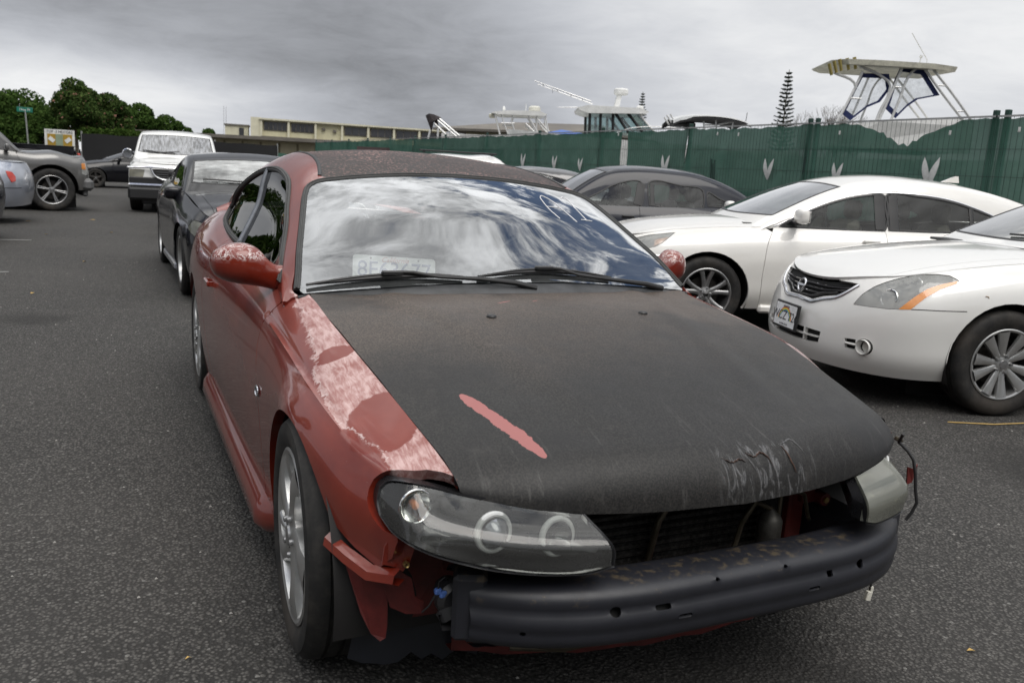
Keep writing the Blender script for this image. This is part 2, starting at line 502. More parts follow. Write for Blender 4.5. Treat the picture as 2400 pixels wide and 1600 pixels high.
def panel(name, S, outline, mat, parent, holes=(), step=.03, off=0.0, flange=.012, inset=.002, sx=1, thick=0, disp=None, mirror=False):
    """trimmed piece of surface S: outline / holes in uv; edge turned inwards by `flange`"""
    sc = np.array([S.Lu, S.Lv])
    def prep(o, sgn):
        o = np.array(o, float)*sc
        keep = [0]
        for i in range(1, len(o)):
            if np.linalg.norm(o[i]-o[keep[-1]]) > .0015: keep.append(i)
        o = o[keep]
        if np.linalg.norm(o[0]-o[-1]) < .0015: o = o[:-1]
        seg = np.linalg.norm(np.roll(o, -1, 0)-o, axis=1)
        if seg.max() > step*1.3:
            q_ = []
            for i in range(len(o)):
                k_ = max(1, int(math.ceil(seg[i]/step)))
                for j_ in range(k_): q_.append(o[i]+(o[(i+1) % len(o)]-o[i])*j_/k_)
            o = np.array(q_)
        ar = .5*np.sum(o[:, 0]*np.roll(o[:, 1], -1)-np.roll(o[:, 0], -1)*o[:, 1])
        if ar < 0: o = o[::-1]
        if inset:
            t = np.roll(o, -1, 0)-np.roll(o, 1, 0); t /= np.linalg.norm(t, axis=1, keepdims=True)+1e-12
            nrm = np.stack([-t[:, 1], t[:, 0]], 1)
            o = o+nrm*inset*sgn
        return o
    O = prep(outline, 1); H = [prep(h, -1) for h in holes]
    lo, hi = O.min(0), O.max(0)
    gx = np.arange(lo[0]+step*.5, hi[0], step); gy = np.arange(lo[1]+step*.5, hi[1], step)
    if len(gx) and len(gy):
        G = np.stack(np.meshgrid(gx, gy, indexing='ij'), -1)
        G[:, ::2, 0] += step*.25; G[:, 1::2, 0] -= step*.25
        G = G.reshape(-1, 2)
        G = G[inpoly(G, O)]
        for h in H: G = G[~inpoly(G, h)]
        if len(G):
            dd = polydist(G, O)
            for h in H: dd = np.minimum(dd, polydist(G, h))
            G = G[dd > step*.35]
    else: G = np.zeros((0, 2))
    if mirror:
        for R_ in [O]+H:
            R_[R_[:, 0] < inset*1.5+1e-4, 0] = 0
    pts = [O]+H; edges = []; base = 0
    for ring in pts:
        n = len(ring); edges += [(base+i, base+(i+1) % n) for i in range(n)]; base += n
    allp = np.vstack(pts+[G])
    r = delaunay_2d_cdt([Vector((float(a), float(c))) for a, c in allp], edges, [], 0, 1e-7)
    V = np.array([tuple(v) for v in r[0]]); F = np.array([f for f in r[2] if len(f) == 3])
    cen = V[F].mean(1); ok = inpoly(cen, O)
    for h in H: ok &= ~inpoly(cen, h)
    F = F[ok]
    P, N = S.ev(V/sc, sx)
    if disp is not None: P = P+N*disp(P)[:, None]
    P = P+N*off
    # orientation
    tri = P[F]; fn = np.cross(tri[:, 1]-tri[:, 0], tri[:, 2]-tri[:, 0])
    flip = (fn*N[F[:, 0]]).sum(1) < 0
    F[flip] = F[flip][:, ::-1]
    verts = [P]; faces = [tuple(f) for f in F]
    if flange:
        # boundary edges = directed edges without a twin
        E = {}
        for f in F:
            for a, c in ((f[0], f[1]), (f[1], f[2]), (f[2], f[0])): E[(a, c)] = 1
        bd = [(a, c) for (a, c) in E if (c, a) not in E]
        if mirror: bd = [(a, c) for a, c in bd if not (abs(P[a, 0]) < 1e-3 and abs(P[c, 0]) < 1e-3)]
        idx = {}; ring1 = []; ring2 = []
        k1 = len(P)
        for a, c in bd:
            for q in (a, c):
                if q not in idx: idx[q] = len(idx)
        order = sorted(idx, key=lambda q: idx[q])
        r1 = P[order]-N[order]*min(.0016, flange*.3); r2 = P[order]-N[order]*flange
        verts += [r1, r2]; n1 = len(order)
        for a, c in bd:
            i, j = idx[a], idx[c]
            faces.append((a, k1+i, k1+j)); faces.append((a, k1+j, c))
            faces.append((k1+i, k1+n1+i, k1+n1+j)); faces.append((k1+i, k1+n1+j, k1+j))
    VV = np.vstack(verts)
    if mirror:
        n0 = len(VV); VV[np.abs(VV[:, 0]) < 1e-3, 0] = 0
        VV = np.vstack([VV, VV*np.array([-1, 1, 1])]); mp = np.arange(n0)+n0
        cz = np.where(VV[:n0, 0] == 0)[0]; mp[cz] = cz
        faces = faces+[tuple(mp[list(f)][::-1]) for f in faces]
    return mesh_obj(name, VV, faces, mat, parent, True, 48)
def ribbon(name, S, uv, mat, parent, w=.01, h=.004, closed=False, sx=1, off=0, mb=None, ret=False):
    """half-round strip laid along a path on S"""
    uv = np.array(uv, float); P, N = S.ev(uv, sx); P = P+N*off
    n = len(P)
    T = (np.roll(P, -1, 0)-np.roll(P, 1, 0)) if closed else np.gradient(P, axis=0)
    T /= np.linalg.norm(T, axis=1, keepdims=True)+1e-12
    B = np.cross(N, T); B /= np.linalg.norm(B, axis=1, keepdims=True)+1e-12
    prof = [(-.5, -.5), (-.5, .35), (-.36, .85), (0, 1.0), (.36, .85), (.5, .35), (.5, -.5)]
    V = np.concatenate([[P[i]+B[i]*w*a+N[i]*h*c for a, c in prof] for i in range(n)]); k = len(prof)
    F = []
    for i in range(n if closed else n-1):
        j = (i+1) % n
        for q in range(k-1): F.append((i*k+q, i*k+q+1, j*k+q+1, j*k+q))
    tri = V[list(F[0][:3])]
    if np.cross(tri[1]-tri[0], tri[2]-tri[0]) @ (-B[0]) < 0: F = [f[::-1] for f in F]
    if not closed: F += [tuple(range(k)), tuple((n-1)*k+q for q in range(k))[::-1]]
    if mb is not None: return mb.add([tuple(x) for x in V], F)
    return mesh_obj(name, V, F, mat, parent, True, 50)
def shell(name, S, mat, parent, off=-.015, sx=1, nu=60, nv=30, keep=None, u=(0, 1), v=None):
    """coarse backing of a whole surface"""
    if v is None: v = (-1, 1) if S.sym else (0, 1)
    U, V = np.meshgrid(np.linspace(*u, nu), np.linspace(*v, nv), indexing='ij')
    P, N = S.ev(np.stack([U.ravel(), V.ravel()], 1), sx); P = P+N*off
    F = []
    for i in range(nu-1):
        for j in range(nv-1):
            q = (i*nv+j, (i+1)*nv+j, (i+1)*nv+j+1, i*nv+j+1)
            if keep is None or keep(P[list(q)].mean(0)): F.append(q)
    return mesh_obj(name, P, F, mat, parent, True, None)
# ================================================================== ground
def asphalt():
    mt, b = newmat('asphalt')
    co = objco(b)
    v1 = b.n('ShaderNodeTexVoronoi', i={'Vector': co, 'Scale': 95}); v2 = b.n('ShaderNodeTexVoronoi', i={'Vector': co, 'Scale': 52})
    n1_ = b.noise(co, 60, 6, .75); big = b.noise(co, .35, 4, .6); mid = b.noise(co, 2.3, 5, .6)
    stone = b.n('ShaderNodeSeparateXYZ', i={0: v1.outputs['Color']}).outputs[0]
    c = b.mix(b.smooth(v1.outputs['Distance'], .28, .62), b.mix(stone, (.040, .0385, .036), (.135, .129, .120)), (.022, .021, .020))
    st2 = b.n('ShaderNodeSeparateXYZ', i={0: v2.outputs['Color']}).outputs[1]
    pale = b.math('MULTIPLY', b.math('GREATER_THAN', st2, .955), b.math('LESS_THAN', v2.outputs['Distance'], .33))
    c = b.mix(b.math('MULTIPLY', pale, .7), c, (.24, .235, .22))
    c = b.mix(b.math('MULTIPLY', b.smooth(big, .3, .75), .55), c, b.mix(.5, c, (.105, .098, .090)))
    c = b.mix(b.math('MULTIPLY', b.smooth(mid, .55, .8), .4), c, (.034, .032, .031))
    crk = b.n('ShaderNodeTexVoronoi', i={'Vector': b.vmath('ADD', co, b.vmath('SCALE', b.noise(co, 1.5, 4, out='Color'), None)), 'Scale': .32}, feature='DISTANCE_TO_EDGE').outputs['Distance']
    c = b.mix(b.math('MULTIPLY', b.math('MULTIPLY', b.smooth(crk, .006, .0015), b.smooth(big, .5, .65)), .25), c, (.02, .02, .02))
    sp_ = b.n('ShaderNodeSeparateXYZ', i={0: co})
    def spot(x0, y0, r0):
        dx = b.math('SUBTRACT', sp_.outputs[0], x0); dy = b.math('SUBTRACT', sp_.outputs[1], y0)
        d = b.math('ADD', b.math('SQRT', b.math('ADD', b.math('MULTIPLY', dx, dx), b.math('MULTIPLY', dy, dy))), b.math('MULTIPLY', b.math('SUBTRACT', mid, .5), r0*1.4))
        return b.smooth(d, r0, r0*.35)
    oil = b.math('MAXIMUM', b.math('MAXIMUM', spot(.25, -.62, .42), spot(2.9, .3, .5)), b.math('MAXIMUM', spot(-1.9, 5.2, .35), spot(.2, 3.9, .5)))
    c = b.mix(b.math('MULTIPLY', oil, .6), c, (.014, .013, .012))
    h = b.math('SUBTRACT', b.math('ADD', b.math('MULTIPLY', b.math('SUBTRACT', 1.0, v1.outputs['Distance']), .9), b.math('MULTIPLY', n1_, .6)), b.math('MULTIPLY', v2.outputs['Distance'], .3))
    out(b, pbr(b, color=c, rough=.82, normal=bump(b, h, .9, .008), spec=.35))
    return mt
M_ASPH = asphalt()
g = MB(); g.add([(-120, -60, 0), (160, -60, 0), (160, 400, 0), (-120, 400, 0)], [(0, 1, 2, 3)])
ground = g.build('asphalt_ground', M_ASPH, None, False); meta(ground, kind='structure')
# ================================================================== wheels
def tyre_mat():
    mt, b = newmat('tyre_rubber')
    co = objco(b)
    n = b.noise(co, 14, 6, .7); n2_ = b.noise(co, 3, 3)
    c = b.mix(b.smooth(n, .35, .75), (.012, .012, .012), (.038, .035, .032))
    s = b.n('ShaderNodeSeparateXYZ', i={0: co})
    r = b.math('SQRT', b.math('ADD', b.math('MULTIPLY', s.outputs[1], s.outputs[1]), b.math('MULTIPLY', s.outputs[2], s.outputs[2])))
    brown = b.math('MULTIPLY', b.smooth(n2_, .45, .7), .35)
    c = b.mix(brown, c, (.065, .052, .040))
    ring = b.math('SINE', b.math('MULTIPLY', r, 900))
    out(b, pbr(b, color=c, rough=.72, normal=bump(b, b.math('ADD', b.math('MULTIPLY', n, .5), b.math('MULTIPLY', ring, .05)), .3, .004), spec=.35))
    return mt
M_TYRE = tyre_mat()
def tyre_mesh(R, w, rr, tread=True, n=96):
    """tyre around axis x, outer side at -w/2"""
    h = w/2
    side = [(-h*.72, rr-.004), (-h*.86, rr+.004), (-h*.97, rr+(R-rr)*.28), (-h*1.02, rr+(R-rr)*.52), (-h*.985, rr+(R-rr)*.76), (-h*.90, R-.016), (-h*.80, R-.006)]
    tr = []
    if tread:
        for g in (-.52, -.18, .18, .52):
            tr += [(h*g-.006, R-.001), (h*g-.004, R-.009), (h*g+.004, R-.009), (h*g+.006, R-.001)]
    prof = side+tr+[(-a, r) for a, r in side[::-1]]
    m_ = MB().lathe(prof, n)
    return m_
def rim_barrel(rr, w, lip=.012):
    h = w/2
    prof = [(-h*.84, rr+.006), (-h*.93, rr+.010), (-h*.96, rr+.003), (-h*.92, rr-lip*.7), (-h*.62, rr-lip-.006), (-h*.35, rr-.022), (h*.55, rr-.035), (h*.80, rr-.005), (h*.85, rr+.008)]
    return MB().lathe(prof, 72)
def spokes(kind, rr, w):
    """spoke set; hub centre at origin, outer face towards -x"""
    mb = MB(); h = w/2
    def arm(a0, rad, half, xo, th, n, twist=0):
        """bar from radius rad[0]..rad[1]; half widths, axial offsets per sample"""
        V = []; F = []
        for i in range(n+1):
            t = i/n; r = rad[0]+(rad[1]-rad[0])*t
            an = a0+twist*t
            hw = np.interp(t, [0, .3, .7, 1], half); x = np.interp(t, [0, .3, .7, 1], xo)
            c, s = cos(an), sin(an)
            for q, dx in ((-1, th), (-.86, .1*th), (-.5, -.10*th), (0, -.16*th), (.5, -.10*th), (.86, .1*th), (1, th), (0, th*1.3)):
                V.append((x+dx, r*c-q*hw*s, r*s+q*hw*c))
        k = 8
        for i in range(n):
            for j in range(k): F.append((i*k+j, i*k+(j+1) % k, (i+1)*k+(j+1) % k, (i+1)*k+j))
        mb.add(V, F)
    xo = {'swirl5': -h*1.0, 'ten': -h*.9, 'split5': -h*.8}.get(kind, -h*.72)
    if kind == 'swirl5':
        for i in range(5):
            a = 2*pi*i/5+.35
            arm(a, (.035, rr-.008), (.034, .027, .038, .066), (xo+.006, xo+.006, xo+.002, xo+.008), .032, 12, .42)
            arm(a+.46, (.11, rr-.008), (.008, .012, .016, .024), (xo+.03, xo+.024, xo+.014, xo+.010), .022, 9, .28)
    elif kind == 'split5':
        for i in range(5):
            a = 2*pi*i/5+pi/2
            for sg in (-1, 1):
                arm(a+sg*.13, (.055, rr-.012), (.026, .022, .020, .026), (xo+.018, xo+.014, xo+.004, xo-.004), .026, 7, sg*.12)
    elif kind == 'ten':
        for i in range(10):
            a = 2*pi*i/10+.2
            arm(a+(.05 if i % 2 else -.05), (.045, rr-.008), (.018, .024, .032, .040), (xo+.012, xo+.006, xo-.004, xo-.010), .018, 6)
    elif kind == 'double6':
        for i in range(6):
            a = 2*pi*i/6+.2
            for sg in (-1, 1):
                arm(a+sg*.09, (.05, rr-.01), (.016, .013, .013, .015), (xo+.01, xo+.01, xo+.004, xo), .02, 4, -sg*.02)
    elif kind == 'five':
        for i in range(5):
            arm(2*pi*i/5+.3, (.04, rr-.01), (.040, .034, .036, .045), (xo+.01, xo+.006, xo, xo), .025, 6)
    mb.lathe([(xo+.004, .0), (xo+.002, .030), (xo+.010, .045), (xo+.012, .062), (xo+.04, .064)], 32)
    return mb
def make_wheel(parent, loc, R=.326, w=.235, rr=.228, kind='swirl5', mat=None, side=-1, steer=0, lod=1, mat2=None, shared=None):
    """wheel > tyre, rim, ... ; side -1 = outer face towards local -x"""
    mat = mat or M_ALLOY
    if shared:
        o = shared.copy(); COL.objects.link(o); o.parent = parent; o.location = loc; o.rotation_euler = (0, 0, (0 if side < 0 else pi)+steer)
        for ch in shared.children:
            c = ch.copy(); COL.objects.link(c); c.parent = o
        return o
    t = tyre_mesh(R, w, rr, n=96 if lod else 48)
    ty = t.build('wheel', M_TYRE, parent, True, 35)
    ty.location = loc; ty.rotation_euler = (0, 0, (0 if side < 0 else pi)+steer)
    rim_barrel(rr, w).build('rim', mat, ty, True, 30)
    spokes(kind, rr, w).build('spokes', mat2 or mat, ty, True, 38)
    mb = MB()
    xo = {'swirl5': -w/2*1.0, 'ten': -w/2*.9, 'split5': -w/2*.8}.get(kind, -w/2*.72)
    nb = 5 if kind != 'double6' else 6
    for i in range(nb):
        a = 2*pi*i/nb+.6; mb.lathe([(xo-.008, 0), (xo-.006, .008), (xo+.01, .010)], 10, c=(0, .052*cos(a), .052*sin(a)))
    mb.lathe([(xo-.006, 0), (xo-.004, .026), (xo+.004, .030)], 24)
    mb.build('hub_cap', M_ALLOYD if kind != 'split5' else M_CHROME, ty)
    mb = MB(); mb.lathe([(w*.02, .0), (w*.02, rr*.66), (w*.08, rr*.66), (w*.08, 0)], 40); mb.box((w*.03, rr*.45, .02), (.07, .07, .13), bev=.01)
    mb.build('brake_disc', M_DARKM, ty)
    mb = MB(); mb.disc((w*.30, 0, 0), rr-.01, 36, 'x'); mb.disc((w*.302, 0, 0), rr-.01, 36, 'x', True); mb.build('wheel_back', M_INNER, ty)
    return ty
# ================================================================== the red coupe in front
# car frame: x lateral (lens left is -x), y towards the tail, z up, front axle at y=0
M_RED = None
def red_paint():
    mt, b = newmat('faded_red_paint')
    co = objco(b); s = b.n('ShaderNodeSeparateXYZ', i={0: co})
    x, y, z = s.outputs
    ax = b.math('ABSOLUTE', x)
    n = b.noise(co, 5, 6, .62); nf = b.noise(co, 30, 8, .74, .5); nv = b.noise(co, 120, 3, .6)
    base = b.mix(b.smooth(n, .35, .7), (.145, .0125, .0052), (.190, .022, .0095))
    # upward faces are chalked pink by the sun
    nz = b.n('ShaderNodeSeparateXYZ', i={0: b.n('ShaderNodeNewGeometry').outputs['Normal']}).outputs[2]
    hi = b.smooth(b.math('ADD', z, b.math('MULTIPLY', n, .10)), .66, .90)
    chalk = b.math('MULTIPLY', b.math('MULTIPLY', b.smooth(nz, .05, .8), hi), .30)
    base = b.mix(chalk, base, (.34, .125, .105))
    # peeled clear-coat: islands on the wing top between shut line and crease, ragged pale rims
    def blob(cx, cy, rx, ry, ang=0, soft=.25, amp=1.0):
        dx = b.math('SUBTRACT', ax, cx); dy = b.math('SUBTRACT', y, cy)
        c_, s_ = cos(ang), sin(ang)
        u_ = b.math('DIVIDE', b.math('ADD', b.math('MULTIPLY', dx, c_), b.math('MULTIPLY', dy, s_)), rx)
        v_ = b.math('DIVIDE', b.math('SUBTRACT', b.math('MULTIPLY', dy, c_), b.math('MULTIPLY', dx, s_)), ry)
        d = b.math('SQRT', b.math('ADD', b.math('MULTIPLY', u_, u_), b.math('MULTIPLY', v_, v_)))
        return b.math('ADD', d, b.math('MULTIPLY', b.math('SUBTRACT', nf, .5), amp))
    dA = blob(.765, .38, .062, .36); dB = blob(.758, -.10, .080, .20); dD = blob(.735, -.470, .090, .115)
    # a continuous peeled strip beside the shut line, ragged outer edge
    xo_ = b.math('ADD', .790, b.math('MULTIPLY', b.smooth(y, .50, -.05), .050))
    xo_ = b.math('SUBTRACT', xo_, b.math('MULTIPLY', b.smooth(y, -.22, -.46), .060))
    rg = b.math('ADD', b.math('MULTIPLY', b.math('SUBTRACT', nf, .5), .085), b.math('MULTIPLY', b.math('SUBTRACT', b.noise(co, 9, 3, .5), .5), .055))
    zx = b.math('ADD', b.math('DIVIDE', b.math('SUBTRACT', b.math('ADD', ax, rg), xo_), .055), .93)
    zy = b.math('ADD', b.math('DIVIDE', b.math('SUBTRACT', b.math('ADD', b.math('ABSOLUTE', b.math('SUBTRACT', y, .09)), rg), .625), .08), .93)
    zone = b.math('MAXIMUM', zx, zy)
    zone = b.math('ADD', zone, b.math('MULTIPLY', b.math('GREATER_THAN', x, 0.0), 9.0))
    film = b.math('SUBTRACT', 1.0, b.smooth(zone, .90, .945))
    rim = b.math('MULTIPLY', b.smooth(zone, .80, .90), b.math('SUBTRACT', 1.0, b.smooth(zone, .92, .97)))
    # bare smooth red patches inside
    h1 = b.math('SUBTRACT', 1.0, b.smooth(blob(.778, .075, .058, .042, .5, .2, .55), .92, .97))
    h2 = b.math('SUBTRACT', 1.0, b.smooth(blob(.752, -.300, .085, .118, .15, .2, .45), .94, .99))
    hole = b.math('MAXIMUM', h1, h2)
    up_ = b.math('MULTIPLY', b.smooth(z, .605, .64), b.smooth(z, .902, .888))
    rim = b.math('MULTIPLY', rim, up_)
    film = b.math('MULTIPLY', b.math('MULTIPLY', film, up_), b.math('SUBTRACT', 1.0, hole))
    cloudy = b.smooth(b.math('ADD', b.math('MULTIPLY', b.noise(b.vmath('MULTIPLY', co, (90, 14, 40)), 1.0, 6, .7, .8), .6), b.math('MULTIPLY', b.noise(co, 16, 5, .6, .4), .4)), .34, .62)
    filmc = b.mix(cloudy, (.30, .125, .11), (.55, .38, .36))
    film_f = b.math('MULTIPLY', film, b.math('ADD', .62, b.math('MULTIPLY', cloudy, .34)))
    # flaked spots on top of the mirror caps and front of the bulge
    mz = b.math('MULTIPLY', b.smooth(ax, .795, .82), b.math('MULTIPLY', b.smooth(z, .965, .985), b.smooth(y, .72, .76)))
    ring = b.noise(co, 30, 5, .7, 1.2)
    vein = b.math('MULTIPLY', b.smooth(ring, .50, .525), b.math('SUBTRACT', 1.0, b.smooth(ring, .53, .565)))
    lim = b.smooth(b.noise(co, 11, 3, .5), .34, .48)
    vein = b.math('MULTIPLY', b.math('MULTIPLY', vein, lim), mz)
    bulge = b.math('MULTIPLY', b.math('SUBTRACT', 1.0, b.smooth(blob(.885, .10, .045, .11), .6, 1.0)), .30)
    c = b.mix(film_f, base, filmc)
    c = b.mix(b.math('MULTIPLY', rim, b.math('MULTIPLY', b.smooth(nf, .4, .6), .75)), c, (.70, .58, .56))
    c = b.mix(vein, c, (.78, .70, .68))
    c = b.mix(b.math('MULTIPLY', bulge, cloudy), c, (.60, .40, .38))
    # stone chips
    chip = b.n('ShaderNodeTexVoronoi', i={'Vector': co, 'Scale': 55}).outputs['Distance']
    chipm = b.math('MULTIPLY', b.math('LESS_THAN', chip, .035), b.smooth(b.noise(co, 9, 2), .52, .6))
    c = b.mix(b.math('MULTIPLY', chipm, .7), c, (.6, .5, .48))
    low = b.math('MULTIPLY', b.smooth(z, .55, .15), .5)
    c = b.mix(b.math('MULTIPLY', low, b.smooth(n, .3, .7)), c, (.10, .045, .035))
    dull = b.math('MAXIMUM', film, b.math('MAXIMUM', hole, b.math('MULTIPLY', chalk, .9)), clamp=True)
    coat = b.math('SUBTRACT', 1.0, b.math('MULTIPLY', dull, .55))
    hgt = b.math('SUBTRACT', b.math('MULTIPLY', b.math('MAXIMUM', film, rim), .6), b.math('MULTIPLY', nv, .03))
    nrm = bump(b, b.math('ADD', hgt, b.math('MULTIPLY', b.noise(co, 4, 2), .4)), .16, .004)
    out(b, pbr(b, color=c, rough=b.math('ADD', .36, b.math('MULTIPLY', dull, .14)), coat=coat, spec=.25, coatr=b.math('ADD', .03, b.math('MULTIPLY', n, .05)), normal=nrm))
    return mt
M_RED = red_paint()
M_REDUNDER = simple('red_primer_sheet', (.115, .014, .012), .55, var=.35, scale=14, bmp=.2)

def black_rattle():
    """matt black respray with red wear; used on bonnet and roof"""
    mt, b = newmat('matt_black_respray')
    co = objco(b); s = b.n('ShaderNodeSeparateXYZ', i={0: co}); x, y, z = s.outputs
    leather = b.noise(b.vmath('MULTIPLY', co, (1, .7, 1)), 230, 3, .6, .3)
    big = b.noise(co, 2.2, 5, .6); mid = b.noise(co, 9, 6, .65)
    base = b.mix(b.smooth(leather, .42, .60), (.011, .0107, .0107), (.026, .0245, .023))
    # brownish weathering towards the screen
    br = b.math('MULTIPLY', b.smooth(b.math('ADD', y, b.math('MULTIPLY', big, .9)), .05, .95), b.math('SUBTRACT', 1.0, b.smooth(z, 1.0, 1.1)))
    base = b.mix(b.math('MULTIPLY', br, b.math('ADD', .25, b.math('MULTIPLY', b.smooth(leather, .4, .62), .55))), base, (.140, .108, .086))
    dark = b.math('MULTIPLY', b.smooth(b.noise(co, 3.1, 3, .5), .52, .68), .55)
    base = b.mix(dark, base, (.012, .012, .013))
    # pale dust / scuffs
    dust = b.math('MULTIPLY', b.smooth(mid, .56, .80), .18)
    base = b.mix(dust, base, (.15, .14, .13))
    streak = b.noise(b.vmath('MULTIPLY', co, (46, 5, 10)), 1.0, 5, .7)
    fr_ = b.math('MULTIPLY', b.smooth(y, -.25, -.62), b.smooth(streak, .55, .75))
    base = b.mix(b.math('MULTIPLY', fr_, .35), base, (.13, .125, .12))
    # long red flake where the paint came off: (x,y) line with ragged edge
    def flake(x0, y0, x1, y1, w, amp):
        L = math.hypot(x1-x0, y1-y0); tx, ty = (x1-x0)/L, (y1-y0)/L
        dx = b.math('SUBTRACT', x, x0); dy = b.math('SUBTRACT', y, y0)
        t = b.math('DIVIDE', b.math('ADD', b.math('MULTIPLY', dx, tx), b.math('MULTIPLY', dy, ty)), L)
        d = b.math('ABSOLUTE', b.math('SUBTRACT', b.math('MULTIPLY', dx, ty), b.math('MULTIPLY', dy, tx)))
        env = b.math('MULTIPLY', t, b.math('SUBTRACT', 1.0, t)); env = b.math('POWER', b.math('MAXIMUM', b.math('MULTIPLY', env, 4.0), 0.0), .45)
        rag = b.math('MULTIPLY', b.math('SUBTRACT', b.noise(co, 34, 5, .65), .5), amp)
        ww = b.math('MULTIPLY', b.math('ADD', w, rag), env)
        m1 = b.math('LESS_THAN', d, ww)
        return b.math('MULTIPLY', m1, b.math('MULTIPLY', b.math('GREATER_THAN', t, 0.0), b.math('LESS_THAN', t, 1.0)))
    fl = b.math('MAXIMUM', flake(-.548, -.280, -.503, -.435, .0165, .020), flake(-.522, -.365, -.458, -.580, .0185, .030))
    fl = b.math('MAXIMUM', fl, flake(-.185, .325, -.125, .355, .0035, .004))
    fl = b.math('MAXIMUM', fl, flake(-.05, .34, -.02, .36, .002, .002))
    # red specks, more of them on the roof
    vo = b.n('ShaderNodeTexVoronoi', i={'Vector': co, 'Scale': 90}).outputs['Distance']
    roofm = b.smooth(z, 1.12, 1.2)
    sparse = b.smooth(b.noise(co, 6, 4, .6), .55, .68)
    spk = b.math('LESS_THAN', vo, .045)
    spk = b.math('MULTIPLY', spk, b.math('MULTIPLY', sparse, .8))
    rn = b.noise(b.vmath('MULTIPLY', co, (1.0, .6, 1)), 95, 4, .7)
    wear = b.smooth(b.noise(co, 2.6, 3, .5), .42, .62)
    rs = b.math('MULTIPLY', b.math('MULTIPLY', b.smooth(rn, .53, .60), roofm), b.math('ADD', .25, b.math('MULTIPLY', wear, .75)))
    base = b.mix(b.math('MULTIPLY', roofm, .5), base, (.038, .024, .021))
    base = b.mix(spk, base, (.30, .10, .09))
    base = b.mix(b.math('MULTIPLY', rs, .85), base, (.46, .26, .23))
    base = b.mix(fl, base, (.33, .125, .118))
    # faint long scratches
    sc_ = b.noise(b.vmath('MULTIPLY', b.n('ShaderNodeVectorRotate', i={0: co, 'Angle': .5}).outputs[0], (2.0, 95, 1)), 1.0, 2, .5)
    scm = b.math('MULTIPLY', b.math('GREATER_THAN', sc_, .715), b.math('MULTIPLY', sparse, .25))
    base = b.mix(scm, base, (.20, .18, .17))
    cz = b.math('MULTIPLY', b.math('MULTIPLY', b.smooth(x, -.08, -.02), b.smooth(x, .27, .20)), b.math('MULTIPLY', b.smooth(y, -.625, -.66), b.smooth(y, -.735, -.71)))
    base = b.mix(b.math('MULTIPLY', cz, b.math('MULTIPLY', b.smooth(b.noise(b.vmath('MULTIPLY', co, (60, 16, 16)), 1.0, 5, .7, .8), .50, .66), .75)), base, (.16, .16, .165))
    hgt = b.math('SUBTRACT', b.math('MULTIPLY', leather, .5), b.math('MULTIPLY', fl, .6))
    nrm = bump(b, hgt, .16, .0015)
    rough = b.math('ADD', .40, b.math('MULTIPLY', mid, .22))
    out(b, pbr(b, color=base, rough=rough, normal=nrm, spec=.34))
    return mt
FLAKE = (-.548, -.285, -.458, -.575)
M_MATT = black_rattle()

coupe = empty('coupe', (0, 0, 0), 0, 'faded red coupe with matt black bonnet and roof, its front bumper cover missing', 'car')

# ---- bonnet as a height field
hx = crv([(-.62, .64), (-.562, .657), (-.494, .669), (-.428, .678), (-.348, .688), (-.263, .698), (-.148, .710), (.012, .726), (.208, .731), (.358, .736), (.49, .738), (.60, .735), (.8, .72)])
hz = crv([(-.8, .60), (-.62, .645), (-.562, .664), (-.494, .688), (-.428, .706), (-.348, .7265), (-.263, .747), (-.148, .778), (.012, .813), (.208, .841), (.358, .858), (.49, .874), (.60, .890), (.8, .91)])
hc = crv([(-.8, .660), (-.72, .686), (-.6, .724), (-.45, .764), (-.25, .811), (0, .859), (.16, .884), (.35, .897), (.50, .899), (.65, .899), (.8, .90)])
lipy = crv([(0, -.722), (.1, -.712), (.2, -.702), (.3, -.686), (.4, -.666), (.5, -.641), (.55, -.623), (.6, -.601), (.657, -.566)])
lipz = crv([(0, .594), (.3, .594), (.4, .597), (.5, .606), (.55, .613), (.6, .622), (.657, .640)])
reary = crv([(0, .500), (.2, .508), (.4, .530), (.55, .556), (.68, .583), (.73, .598)])
def hood_z(x, y):
    ax = np.abs(x); w = hx(y); f = np.clip(ax/w, 0, 1)
    z = hz(y)+(hc(y)-hz(y))*(1-f**2.5)
    # soft bulge edges converging to the nose
    xc = .30+.22*np.clip((y+.6)/1.1, 0, 1)
    z = z+.0060*np.exp(-((ax-xc+.05)/.05)**2)*np.clip((y+.62)/.3, 0, 1)-.0035*np.exp(-((ax-xc-.03)/.04)**2)*np.clip((y+.62)/.3, 0, 1)
    ly = lipy(ax); T = .095
    t = np.clip((y-ly)/T, 0, 1)
    A = np.maximum(hc(ly)*(1-f**2.5)+hz(ly)*f**2.5-lipz(ax)+.004, .01)
    z = z-A*(1-(1-(1-t)**2.2)**(1/2.0))
    return z
def hood_net(U, V):
    # V 0..1 -> x fraction, U: rear -> lip ; dense near the lip
    fx = V
    xr = fx*.737
    y0 = reary(xr); xl = fx*.655
    y1 = lipy(xl)
    t = 1-(1-U)**1.35
    y = y0+(y1-y0)*t
    x = fx*hx(y)
    y = y0+(lipy(np.abs(x))-y0)*t
    return np.stack([x, y, hood_z(x, y)], -1)
HOOD = Net(None, fn=hood_net, NU=300, NV=120, blur=1.2, sym=True).orient((0, 0, 1))
full = [(0, v) for v in np.linspace(-1, 1, 60)]+[(u, 1) for u in np.linspace(0, 1, 60)[1:]]+[(1, v) for v in np.linspace(1, -1, 60)[1:]]+[(u, -1) for u in np.linspace(1, 0, 60)[1:-1]]
hood = panel('hood', HOOD, full, M_MATT, coupe, step=.016, flange=.022, inset=.0)
hood['label'] = 'matt black bonnet with a long bare red flake'

